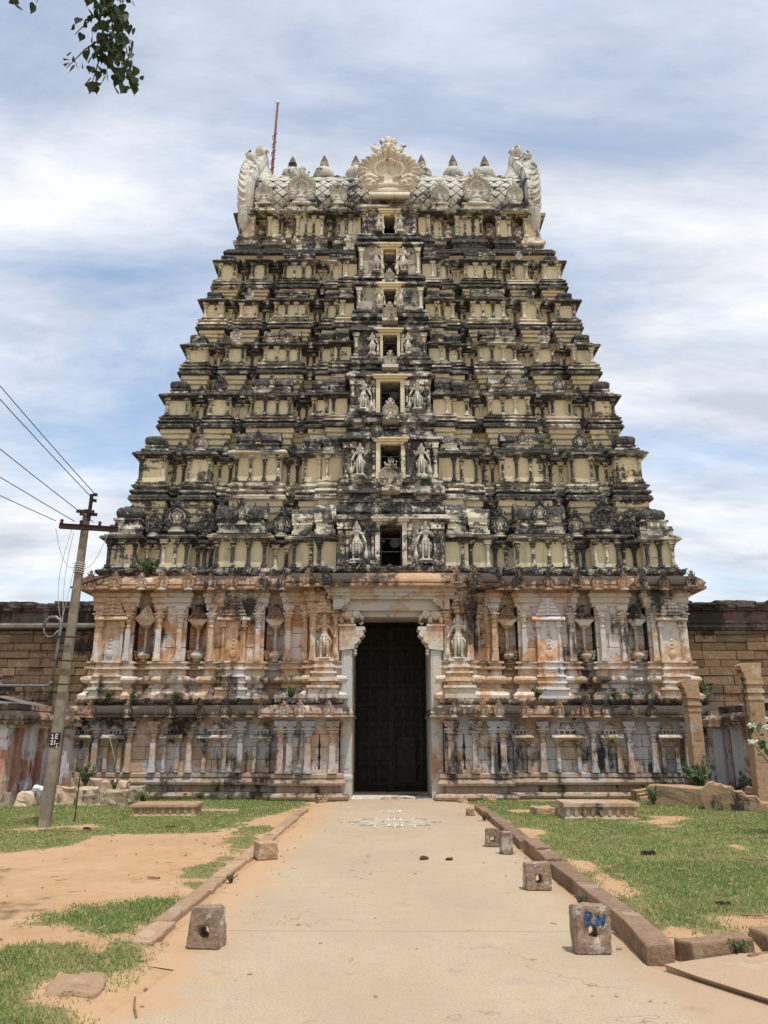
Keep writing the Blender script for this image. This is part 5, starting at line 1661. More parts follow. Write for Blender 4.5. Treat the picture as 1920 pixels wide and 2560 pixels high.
# drifted red soil along the edges
sx_ = b.n('ShaderNodeSeparateXYZ'); b.L(b.pos, sx_.inputs[0])
ed = b.math('ABSOLUTE', b.math('ADD', sx_.outputs[0], 0.0))
left = b.math('MULTIPLY', sx_.outputs[0], -1.0)
so_ = b.math('MULTIPLY_ADD', b.noise(1.6, 9, 0.75), 1.9, left)
so_ = b.math('SUBTRACT', so_, 0.35)
c = b.mix(b.ramp(so_, 1.75, 2.25, 0, 0.85), c, (0.45, 0.28, 0.155))
so2 = b.math('MULTIPLY_ADD', b.noise(1.9, 6, 0.65, loc=(4, 0, 0)), 1.2, sx_.outputs[0])
c = b.mix(b.ramp(so2, 2.15, 2.55, 0, 0.6), c, (0.38, 0.26, 0.16))
# hairline cracks and worn, dusty patches
ck = b.math('ABSOLUTE', b.math('SUBTRACT', b.noise(0.75, 4, 0.55, loc=(11, 3, 0)), 0.5))
ck = b.math('MULTIPLY', b.ramp(ck, 0.0008, 0.0028, 1, 0), b.ramp(b.noise(0.5, 2, loc=(1, 5, 0)), 0.48, 0.56))
c = b.mix(b.math('MULTIPLY', ck, 0.6), c, (0.15, 0.115, 0.08))
c = b.mix(b.ramp(b.noise(0.8, 9, 0.75, loc=(2, 7, 0)), 0.55, 0.66, 0, 0.5), c, (0.46, 0.365, 0.25))
c = b.mix(b.ramp(b.noise(2.7, 8, 0.7, loc=(5, 1, 0)), 0.60, 0.68, 0, 0.45), c, (0.25, 0.20, 0.15))
# expansion joint across the slab
jy = b.math('ABSOLUTE', b.math('SUBTRACT', b.math('MULTIPLY_ADD', b.noise(2.0, 3), 0.05, sx_.outputs[1]), 7.35))
c = b.mix(b.ramp(jy, 0.004, 0.014, 0.55, 0), c, (0.16, 0.12, 0.085))
b.L(c, bs.inputs['Base Color'])
b.bump(bs, b.math('MULTIPLY_ADD', s3, 0.7, s2_), 0.35, 0.01)
path = tag(mb.build('path', m), kind='structure')
# passage floor beyond the threshold belongs to the path sheet
MB().add([(-1.36, 21.5, 0.0), (1.36, 21.5, 0.0), (1.36, 24.2, 0.0), (-1.36, 24.2, 0.0)], [(0, 1, 2, 3)]).build('passage_floor', m, path)

# kerb stones
def kerb_row(pts, wd, h, lens, seed, mat=None, out=1):
    qq = random.Random(seed)
    P = [Vector(p) for p in pts]
    i = 0; pos = P[0].copy(); k = 0
    total = sum((P[j + 1] - P[j]).length for j in range(len(P) - 1))
    s = 0
    def atl(s):
        for j in range(len(P) - 1):
            L = (P[j + 1] - P[j]).length
            if s <= L: return P[j].lerp(P[j + 1], s / L), (P[j + 1] - P[j]).normalized()
            s -= L
        return P[-1], (P[-1] - P[-2]).normalized()
    while s < total - 0.15:
        L = min(qq.uniform(*lens), total - s)
        p, d = atl(s + L / 2)
        hh_ = h * qq.uniform(0.82, 1.08)
        me = rough_block_mesh('kerb_stone', M['kerb'], L - 0.015, wd * qq.uniform(0.9, 1.1), hh_ + 0.08, 0.022, 2, seed + k * 1.37, 0.02, 0.018)
        put('kerb_stone', me, path, (p.x + qq.uniform(-0.015, 0.015), p.y, -0.08), (qq.uniform(-0.02, 0.02), qq.uniform(-0.02, 0.02), math.atan2(d.y, d.x) + qq.uniform(-0.02, 0.02)), 1, mat)
        s += L; k += 1
kerb_row([(1.97, 6.34), (1.99, 8.6), (1.99, 12.2)], 0.21, 0.155, (0.8, 1.7), 3)
kerb_row([(1.99, 12.35), (2.0, 14.2), (1.96, 18.7)], 0.20, 0.10, (0.8, 1.5), 23)
kerb_row([(2.12, 6.44), (2.72, 6.72)], 0.20, 0.14, (0.9, 1.2), 41)
kerb_row([(2.83, 6.72), (3.7, 6.95)], 0.24, 0.15, (0.7, 1.0), 47)
kerb_row([(2.50, 6.98), (2.50, 7.7), (2.55, 8.6), (2.6, 11.0)], 0.11, 0.05, (0.5, 0.9), 57)
kerb_row([(-1.98, 6.75), (-1.99, 9.5), (-1.95, 12.0), (-1.95, 18.5)], 0.19, 0.045, (0.7, 1.5), 67, M['kerb_dusty'])

# crack edge of the older slab at the lower right
mb = MB()
mb.add([(1.93, 6.22, 0.035), (2.05, 5.95, 0.035), (2.36, 5.4, 0.035), (3.1, 4.2, 0.035), (5.2, 4.6, 0.035), (4.4, 6.6, 0.035), (2.6, 6.52, 0.035),
        (1.95, 6.2, -0.03), (2.12, 5.95, -0.03), (2.45, 5.4, -0.03), (3.2, 4.3, -0.03), (4.6, 5.2, -0.03), (3.3, 6.35, -0.03), (2.6, 6.5, -0.03)],
       [tuple(range(7))] + [(i, (i + 1) % 7, (i + 1) % 7 + 7, i + 7) for i in range(7)])
mb.build('old_slab', m, path)

# chalk kolam before the gate
mb = MB()
def ribbon(pts, wd=0.014, z=0.005):
    for a, b2 in zip(pts[:-1], pts[1:]):
        d = Vector((b2[0] - a[0], b2[1] - a[1])); 
        if d.length < 1e-6: continue
        n = Vector((-d.y, d.x)).normalized() * wd
        mb.add([(a[0] - n.x, a[1] - n.y, z), (a[0] + n.x, a[1] + n.y, z), (b2[0] + n.x, b2[1] + n.y, z), (b2[0] - n.x, b2[1] - n.y, z)], [(0, 1, 2, 3)])
cx_, cy_ = 0.06, 15.9
def ring_(f, n=90):
    return [(cx_ + f(2 * math.pi * k / n) * math.cos(2 * math.pi * k / n), cy_ + f(2 * math.pi * k / n) * math.sin(2 * math.pi * k / n)) for k in range(n + 1)]
ribbon(ring_(lambda a: 0.62 + 0.26 * math.cos(8 * a)))
ribbon(ring_(lambda a: 0.42 + 0.20 * math.cos(8 * a + 0.4)))
ribbon(ring_(lambda a: 0.25 + 0.08 * math.cos(4 * a)))
ribbon(ring_(lambda a: 0.78 + 0.10 * math.cos(16 * a)))
for k in range(8):
    a = k * math.pi / 4
    ribbon([(cx_ + 0.2 * math.cos(a), cy_ + 0.2 * math.sin(a)), (cx_ + 1.02 * math.cos(a), cy_ + 0.98 * math.sin(a))], 0.010)
tag(mb.build('chalk_drawing', M['chalk']), 'white chalk floor drawing with looping petals on the path before the gate', 'chalk drawing')
mb = MB(); cx_, cy_ = 0.05, 18.1
ribbon(ring_(lambda a: 0.24 + 0.10 * math.cos(5 * a), 50), 0.02)
ribbon(ring_(lambda a: 0.12 + 0.05 * math.cos(5 * a), 40), 0.02)
tag(mb.build('chalk_drawing', M['chalk']), 'smaller smudged white chalk drawing nearest the gate threshold', 'chalk drawing')

# ------------------------------------------------------------------ stone posts along the path
def holed_post(name, x, y, wd, dp, h, hole, rz, label, seed, top=0.9, group='stone posts along the path'):
    """rough stone with a square hole through it"""
    bm = bmesh.new()
    hx, hz = hole[1] / 2, hole[1] / 2 * 1.15
    zc_ = hole[0]
    xs_ = [-wd / 2, -hx, hx, wd / 2]; zs_ = [0, zc_ - hz, zc_ + hz, h]
    G = {}
    for yy in (0, 1):
        for i in range(4):
            for k in range(4):
                kx = 1 - (1 - top) * zs_[k] / h
                G[(i, k, yy)] = bm.verts.new((xs_[i] * (kx if i in (0, 3) else 1), (-dp / 2 if yy == 0 else dp / 2) * (1 - (1 - top) * 0.6 * zs_[k] / h), zs_[k]))
    for i in range(3):
        for k in range(3):
            if i == 1 and k == 1: continue
            bm.faces.new([G[(i, k, 0)], G[(i + 1, k, 0)], G[(i + 1, k + 1, 0)], G[(i, k + 1, 0)]])
            bm.faces.new([G[(i, k, 1)], G[(i, k + 1, 1)], G[(i + 1, k + 1, 1)], G[(i + 1, k, 1)]])
    ringo = [(0, 0), (1, 0), (2, 0), (3, 0), (3, 1), (3, 2), (3, 3), (2, 3), (1, 3), (0, 3), (0, 2), (0, 1)]
    for a, b2 in zip(ringo, ringo[1:] + ringo[:1]):
        bm.faces.new([G[(*a, 0)], G[(*b2, 0)], G[(*b2, 1)], G[(*a, 1)]])
    rin = [(1, 1), (2, 1), (2, 2), (1, 2)]
    for a, b2 in zip(rin, rin[1:] + rin[:1]):
        bm.faces.new([G[(*a, 0)], G[(*a, 1)], G[(*b2, 1)], G[(*b2, 0)]])
    bmesh.ops.recalc_face_normals(bm, faces=bm.faces)
    bmesh.ops.bevel(bm, geom=[e for e in bm.edges if e.calc_face_angle(0) > 0.6], offset=0.010, segments=2, affect='EDGES')
    bmesh.ops.subdivide_edges(bm, edges=list(bm.edges), cuts=3, use_grid_fill=True)
    for v in bm.verts:
        p = v.co.copy()
        qv = p * 9 + Vector((seed * 3.1, seed, seed * 0.7))
        d = mnoise.noise_vector(qv) * 0.012 + mnoise.noise_vector(qv * 3.1) * 0.006
        if p.z < 0.012: d.z = 0
        v.co = p + d
    bmesh.ops.recalc_face_normals(bm, faces=bm.faces)
    me = bpy.data.meshes.new(name); bm.to_mesh(me); bm.free()
    me.materials.append(M['block'])
    o = put(name, me, None, (x, y, 0.001), (0, 0, rz))
    return tag(o, label, 'stone post', group)
holed_post('stone_post', -1.46, 6.82, 0.27, 0.20, 0.285, (0.12, 0.075), R(-8), 'tapered pitted stone post with square hole, nearest on the left path edge', 1, 0.82)
post_rn = holed_post('stone_post', 1.53, 6.68, 0.28, 0.16, 0.33, (0.155, 0.07), R(3), 'upright stone post with blue painted letters above its square hole', 2, 0.97)
holed_post('stone_post', 1.57, 9.2, 0.285, 0.16, 0.27, (0.11, 0.068), R(4), 'rough brown holed stone post, second from the front along right kerb', 3, 0.95)
holed_post('stone_post', 1.50, 12.55, 0.22, 0.15, 0.25, (0.11, 0.062), R(-4), 'pale small holed stone post beside the thin slab far up right kerb', 4, 0.95)
o = put('stone_post', rough_block_mesh('stone_post', M['block'], 0.15, 0.16, 0.29, 0.014, 3, 9, 0.03), None, (1.60, 11.8, 0.001), (0, 0, R(10)))
tag(o, 'narrow dark stone slab without hole standing close to right kerb', 'stone post', 'stone posts along the path')
o = put('stone_post', rough_block_mesh('stone_post', M['fallen'], 0.26, 0.30, 0.21, 0.014, 3, 12, 0.02), None, (-1.70, 11.35, 0.001), (0, 0, R(24)))
tag(o, 'low solid stone block against the left kerb halfway to the gate', 'stone post', 'stone posts along the path')
# painted letters R N
mb = MB()
def stroke(pts, wd=0.011):
    for a, b2 in zip(pts[:-1], pts[1:]):
        d = Vector((b2[0] - a[0], b2[1] - a[1]))
        n = Vector((-d.y, d.x)).normalized() * wd
        e = d.normalized() * wd * 0.6
        mb.add([(a[0] - n.x - e.x, 0, a[1] - n.y - e.y), (a[0] + n.x - e.x, 0, a[1] + n.y - e.y), (b2[0] + n.x + e.x, 0, b2[1] + n.y + e.y), (b2[0] - n.x + e.x, 0, b2[1] - n.y + e.y)], [(0, 1, 2, 3)])
stroke([(-0.055, 0.195), (-0.055, 0.295)]); stroke([(-0.055, 0.295), (-0.02, 0.288), (-0.012, 0.265), (-0.03, 0.248), (-0.055, 0.245)]); stroke([(-0.045, 0.245), (-0.01, 0.20)])
mb.ball((0.008, 0, 0.205), (0.010, 0.004, 0.010), 6, 4)
stroke([(0.03, 0.205), (0.035, 0.265)]); stroke([(0.035, 0.265), (0.075, 0.21)]); stroke([(0.075, 0.21), (0.085, 0.27)])
mb.build('painted_letters', M['blue_paint'], post_rn, False, (0.0, -0.094, 0))

# loose stone beside the kerb
o = put('loose_stone', rough_block_mesh('loose_stone', M['fallen'], 0.18, 0.16, 0.14, 0.03, 3, 31, 0.2, 0.045), None, (1.62, 17.2, 0.0), (0, 0, 0.4))
tag(o, 'small rounded stone lying by the far end of the right kerb', 'stone')

# ------------------------------------------------------------------ pedestals and slabs on the grass
def pedestal(name, x, y, wd, dp, h, rz, label, seed):
    root = empty(name, (x, y, gz(x, y) - 0.03), rz)
    tag(root, label, 'stone pedestal')
    mb = MB()
    a, d = wd / 2, dp / 2
    mb.box(-a, a, -d, d, h * 0.80, h, 0.01, 0.01); mb.box(-a * 0.985, a * 0.985, -d * 0.97, d * 0.97, h * 0.70, h * 0.80)
    mb.jitter(0.012, 2.5, seed).build('top_slab', M['fallen'], root)
    mb = MB()
    mb.box(-a * 0.93, a * 0.93, -d * 0.9, d * 0.9, h * 0.25, h * 0.71)
    mb.jitter(0.01, 2.5, seed).build('waist', M['fallen'], root)
    for k in range(9):
        xx = -a * 0.88 + k * a * 1.76 / 8
        MB().box(xx - 0.03, xx + 0.03, -d * 0.95, -d * 0.88, h * 0.27, h * 0.70).jitter(0.006, 6, k).build('carved_stud', M['fallen'], root)
    mb = MB()
    mb.box(-a * 1.0, a * 1.0, -d, d, -0.05, h * 0.14, 0.01, 0.01); mb.box(-a * 0.96, a * 0.96, -d * 0.96, d * 0.96, h * 0.14, h * 0.26, 0.02, 0.02)
    mb.jitter(0.012, 2.5, seed).build('foot_slab', M['fallen'], root)
    return root
pedestal('stone_pedestal', 3.95, 16.05, 1.42, 0.85, 0.31, R(-2), 'carved flat-topped stone pedestal with studs on the right lawn', 1)
pedestal('stone_pedestal', -4.58, 16.95, 1.34, 0.85, 0.24, R(3), 'weathered dark carved stone slab lying on the left lawn', 2)
o = put('stone_slab', rough_block_mesh('stone_slab', M['fallen'], 0.42, 0.6, 0.15, 0.02, 3, 5, 0.03), None, (3.05, 16.75, gz(3.05, 16.75) - 0.03), (0, 0, 0.1))
tag(o, 'low rough stone tucked behind the left end of the carved pedestal', 'stone')
for x, y, wd, dp, lab in ((-3.66, 17.85, 0.8, 0.4, 'flat pale stone sunk in the grass right of the dark carved slab'), (3.7, 20.6, 1.15, 0.5, 'flat pale stone lying at the foot of the right plinth'), (-2.06, 5.72, 0.36, 0.42, 'flat pale stone set in the grass at the near left corner')):
    o = put('flat_stone', rough_block_mesh('flat_stone', M['kerb_dusty'], wd, dp, 0.07, 0.03, 4, x, 0.05, 0.02), None, (x, y, gz(x, y) - 0.06), (0, 0, 0.1))
    tag(o, lab, 'stone')
for x, y, s_, lab in ((1.75, 20.45, 0.24, 'small broken stone at the right corner of the gate'), (-1.72, 20.4, 0.25, 'small broken stone at the left corner of the gate'), (2.45, 20.7, 0.26, 'pale rubble stone against the right plinth moulding')):
    o = put('loose_stone', rough_block_mesh('loose_stone', M['fallen'], s_ * 1.2, s_, s_ * 0.7, 0.04, 3, x * 3, 0.2, 0.05), None, (x, y, -0.02), (0, 0, x))
    tag(o, lab, 'stone')

# rock pile on the left
ROCK = [(-7.02, 19.1, 0.58, 0.5, 0.42, 20, 'large buff boulder at the middle of the left rock pile'), (-6.30, 19.0, 0.64, 0.5, 0.38, -8, 'blocky boulder at the right end of the left rock pile'),
        (-7.72, 19.3, 0.55, 0.45, 0.42, 35, 'cracked boulder behind the leaning pole in the rock pile'), (-8.35, 18.9, 0.42, 0.4, 0.34, 10, 'small dark boulder left of the leaning pole'),
        (-6.75, 20.05, 0.75, 0.5, 0.55, 5, 'pale slab topping the back of the left rock pile'), (-7.5, 20.2, 0.7, 0.5, 0.60, -20, 'upright buff stone at the back of the rock pile'),
        (-6.2, 20.1, 0.5, 0.45, 0.42, 12, 'squared stone at the back right of the rock pile')]
for k, (x, y, a, d, h, rz, lab) in enumerate(ROCK):
    o = put('boulder', rough_block_mesh('boulder', M['boulder'], a * 0.92, d, h, 0.06, 3, 50 + k * 3.3, 0.12, 0.03), None, (x, y, gz(x, y) - 0.05), (R(rnd.uniform(-3, 3)), R(rnd.uniform(-4, 4)), R(rz)))
    tag(o, lab, 'boulder', 'boulders of the rock pile')
# plastic rag among the rocks
mb = MB().ball((0, 0, 0.1), (0.14, 0.1, 0.12), 12, 8)
mb.jitter(0.08, 7).build('plastic_bag', M['plastic'], None, False, (-8.15, 19.0, 0.27))
tag(COL.objects[-1], 'crumpled white plastic bag on the small boulder behind the pole', 'plastic bag')

# fallen carved stones on the right
def moulded_stone(name, x, y, L, wd, h, rz, tilt, label, seed, prof=True):
    mb = MB()
    pr = [(-wd / 2, 0), (wd / 2, 0), (wd / 2, h * 0.55), (wd * 0.40, h * 0.62), (wd * 0.46, h * 0.75), (wd * 0.30, h * 0.82), (wd * 0.32, h), (-wd / 2, h)]
    pr = [(-a, b2) for a, b2 in reversed(pr)]
    n = 9
    k0 = len(pr)
    vs = []
    for i in range(n):
        xx = -L / 2 + L * i / (n - 1)
        for a, b2 in pr: vs.append((xx, a, b2))
    fs = [tuple(range(k0)), tuple(reversed(range((n - 1) * k0, n * k0)))]
    for i in range(n - 1):
        for j in range(k0):
            a = i * k0 + j; b2 = i * k0 + (j + 1) % k0
            fs.append((a, b2, b2 + k0, a + k0))
    mb.add(vs, fs)
    mb.jitter(0.035, 3.0, seed)
    o = mb.build(name, M['fallen'], None, False, (x, y, gz(x, y) - 0.03), (0, R(tilt), R(rz)))
    return tag(o, label, 'stone')
o = put('fallen_beam', rough_block_mesh('fallen_beam', M['fallen'], 1.75, 0.42, 0.44, 0.03, 4, 61, 0.02, 0.03), None, (6.78, 19.0, gz(6.78, 19.0) - 0.05), (R(4), R(2.5), R(-34)))
tag(o, 'long fallen stone beam with dark side on the right lawn', 'stone')
mb = MB()
RID = [(-0.72, 0), (-0.82, 0.30), (-0.80, 0.42), (-0.66, 0.60), (-0.54, 0.64), (-0.50, 0.55), (-0.38, 0.60), (-0.30, 0.50), (-0.16, 0.54), (-0.08, 0.43), (0.06, 0.46), (0.14, 0.35), (0.34, 0.36), (0.44, 0.24), (0.70, 0.22), (0.80, 0.0)]
n_ = len(RID)
vs = []
for k in range(6):
    yy = -0.32 + 0.64 * k / 5
    vs += [(x * (1 - 0.05 * abs(yy)), yy, z) for x, z in RID]
fs = [tuple(range(n_)), tuple(reversed(range(5 * n_, 6 * n_)))]
for k in range(5):
    for q in range(n_):
        fs.append((k * n_ + q, (k + 1) * n_ + q, (k + 1) * n_ + (q + 1) % n_, k * n_ + (q + 1) % n_))
mb.add(vs, fs)
mb.jitter(0.03, 3.3).build('fallen_cornice', M['fallen'], None, False, (7.42, 17.75, gz(7.42, 17.75) - 0.04), (0, R(2), R(-22)), (0.95, 1.1, 0.92))
tag(COL.objects[-1], 'fallen pale cornice block with ridged mouldings at the right edge', 'stone')
moulded_stone('fallen_stone', 6.35, 20.3, 0.85, 0.4, 0.34, 16, -6, 'buff fallen stone leaning on the right plinth end', 3)
moulded_stone('fallen_stone', 8.35, 18.5, 0.9, 0.5, 0.40, -38, 5, 'low fallen stone behind the ridged cornice block at right edge', 4)
o = put('fallen_stone', rough_block_mesh('fallen_stone', M['fallen'], 0.5, 0.3, 0.5, 0.05, 3, 77, 0.1), None, (7.5, 19.35, 0.0), (R(8), R(10), R(-20)))
tag(o, 'grey squared stone standing behind the long fallen beam', 'stone')

# ------------------------------------------------------------------ small litter
def lump(name, x, y, s_, mat, label, cat, seed, parts=3):
    qq = random.Random(seed); mb = MB()
    for k in range(parts):
        mb.ball((qq.uniform(-s_, s_), qq.uniform(-s_, s_), s_ * 0.3), (s_ * qq.uniform(0.5, 1), s_ * qq.uniform(0.5, 1), s_ * 0.4), 8, 6)
    z = gz(x, y) - 0.012 if abs(x) > 1.9 else 0.0
    return tag(mb.jitter(s_ * 0.3, 3 / s_, seed).build(name, mat, None, False, (x, y, z)), label, cat)
lump('dung', 0.45, 11.3, 0.05, M['dung'], 'left one of two small dung piles on the path', 'dung', 1)
lump('dung', 0.74, 11.2, 0.05, M['dung'], 'right one of two small dung piles on the path', 'dung', 2)
lump('charred_lump', 3.36, 11.1, 0.07, M['charcoal'], 'black charred lumps lying on the right lawn', 'charcoal', 3, 4)
lump('charred_lump', 3.05, 7.9, 0.045, M['charcoal'], 'dark charred scrap near the right edge of the lawn', 'charcoal', 4, 3)
lump('charred_lump', -5.3, 14.4, 0.06, M['charcoal'], 'dark clod on the left lawn right of the pole foot', 'clod', 5, 3)
lump('charred_lump', -3.9, 14.7, 0.05, M['charcoal'], 'dark clod on the left lawn in front of the carved slab', 'clod', 6, 2)
def stick(pts, r, label):
    pts = [(x, y, (gz(x, y) if abs(x) > 1.9 else 0) + z) for x, y, z in pts]
    return tag(MB().tube(pts, r, 6).build('stick', M['wood']), label, 'stick')
stick([(2.98, 7.35, 0.01), (3.2, 7.32, 0.015), (3.6, 7.2, 0.012)], 0.010, 'pale dry stick lying on the grass at the right edge')
stick([(2.62, 6.42, 0.03), (2.78, 6.52, 0.03), (2.9, 6.54, 0.035)], [0.022, 0.018, 0.01], 'broken piece of wood before the corner kerb')
stick([(-1.62, 5.55, 0.01), (-1.56, 5.35, 0.02), (-1.50, 5.2, 0.01)], 0.006, 'thin twig at the near left edge of the path')
stick([(-2.75, 9.55, 0.01), (-2.6, 9.5, 0.012)], 0.012, 'short twig on the bare red earth')
stick([(4.4, 10.6, 0.01), (4.9, 10.5, 0.012), (5.4, 10.6, 0.01)], 0.010, 'long dry stalk on the far right lawn')
stick([(-6.0, 14.2, 0.01), (-5.4, 13.9, 0.02), (-4.9, 14.1, 0.01)], 0.009, 'dry stalk on the grass right of the pole')
qq = random.Random(77)
mb = MB()
for k in range(420):
    if qq.random() < 0.5: x, y = qq.uniform(-1.8, 1.8), qq.uniform(5, 20)
    else: x, y = qq.choice((-1, 1)) * qq.uniform(1.6, 6), qq.uniform(5, 20)
    if abs(x) < 1.4 and qq.random() < 0.7: continue
    s_ = qq.uniform(0.006, 0.02)
    z = gz(x, y) if abs(x) > 1.9 else 0
    mb.ball((x, y, z + s_ * 0.2), (s_ * qq.uniform(0.7, 1.4), s_, s_ * 0.6), 5, 4)
tag(mb.build('pebbles', M['fallen']), 'scattered tiny pebbles on the path and bare earth', 'pebbles', kind='stuff')
mb = MB()
for k in range(260):
    x, y = qq.choice((-1, 1)) * qq.uniform(2.1, 7.5), qq.uniform(6.5, 20.5)
    a = qq.uniform(0, 6.28); L = qq.uniform(0.03, 0.16); z = gz(x, y) + 0.02
    mb.tube([(x, y, z), (x + math.cos(a) * L, y + math.sin(a) * L, z + qq.uniform(0, 0.02))], 0.003 + 0.0002 * y, 4)
tag(mb.build('dry_straw', M['straw']), 'scattered bits of dry straw on the lawns', 'straw', kind='stuff')
# ------------------------------------------------------------------ compound walls
def compound_wall(sx, label):
    x0, x1 = (8.35, 17.0)
    Y = 23.55
    root = empty('compound_wall', (sx * 12.5, Y, 0)); tag(root, label, 'wall')
    def X(a): return sx * a - sx * 12.5
    mb = MB(); a, b2 = sorted((X(x0), X(x1)))
    mb.box(a, b2, 0.06, 0.9, -0.1, 5.1)
    mb.build('wall_core', M['mortar'], root)
    qq = random.Random(100 + sx)
    z = 0.6
    while z < 4.55:
        h = min(qq.uniform(0.21, 0.28), 4.62 - z)
        x = x0 + qq.uniform(-0.3, 0)
        while x < x1:
            L = qq.uniform(0.45, 1.0)
            if x + L > x0 and z > 1.9 or x > 9.5:
                xa, xb = max(x, x0), min(x + L, x1)
                if xb - xa > 0.06 and xa < 14.5:
                    s_ = 0.5 * (xa + xb)
                    put('stone_block', BRICK, root, (X(s_), qq.uniform(-0.025, 0.02), z + qq.uniform(-0.006, 0.006)), (qq.uniform(-0.012, 0.012), qq.uniform(-0.008, 0.008), qq.uniform(-0.01, 0.01)), (xb - xa - 0.016, 0.25, h - 0.016), M['rubble_wall'])
            x += L
        z += h
    a, b2 = sorted((X(x0), X(x1)))
    if sx < 0:
        mb = MB()
        mb.xprism([(0.1, 4.66), (-0.12, 4.66), (-0.22, 4.69), (-0.22, 4.76), (-0.10, 4.84), (0.1, 4.86)], a, b2)
        mb.jitter(0.02, 1.3).build('drip_course', M['roof_slab'], root)
    else:
        for k in range(4):
            MB().box(a, b2, -0.05 - 0.03 * (k % 2), 0.3, 4.62 + k * 0.07, 4.685 + k * 0.07).jitter(0.018, 2.2, k).build('brick_course', M['coping'], root)
    mb = MB()
    n = 26
    for k in range(n):
        xa = a + (b2 - a) * k / n; xb = a + (b2 - a) * (k + 1) / n
        mb.box(xa, xb - 0.001, 0.0, 0.7, 4.80, 5.20 + 0.02 * math.sin(k * 2.1))
    mb.jitter(0.02, 1.8).build('parapet_band', M['coping'], root)
    # ragged brick coping, brick by brick
    mbk = rough_block_mesh('coping_brick', M['coping'], 0.34, 0.5, 0.075, 0.012, 1, 3, 0, 0.008)
    for j in range(4):
        x = x0 + 0.02
        while x < 14.3:
            L = qq.uniform(0.26, 0.42)
            if j < 3 or qq.random() < 0.6:
                put('coping_brick', mbk, root, (X(x + L / 2), 0.12 + qq.uniform(-0.05, 0.04) - 0.04 * j * (j < 3), 5.20 + j * 0.072 + 0.06 * (1 if (sx > 0 and x > 11.2) else 0)), (qq.uniform(-0.03, 0.03), qq.uniform(-0.03, 0.03), qq.uniform(-0.08, 0.08)), (L / 0.34 * 0.97, 1, 1))
            x += L
    return root
wl_ = compound_wall(-1, 'brown stone compound wall with dark ragged coping left of the tower')
wr_ = compound_wall(1, 'brown stone compound wall with blackened brick coping right of the tower')
# dark drain line where each wall meets the tower
for sx, rt in ((-1, wl_), (1, wr_)):
    MB().box(-0.05, 0.05, -0.10, 0.05, 2.2, 4.65).jitter(0.01, 3).build('corner_drain', M['coping'], rt, False, (sx * 8.78 - sx * 12.5, 0, 0))
    
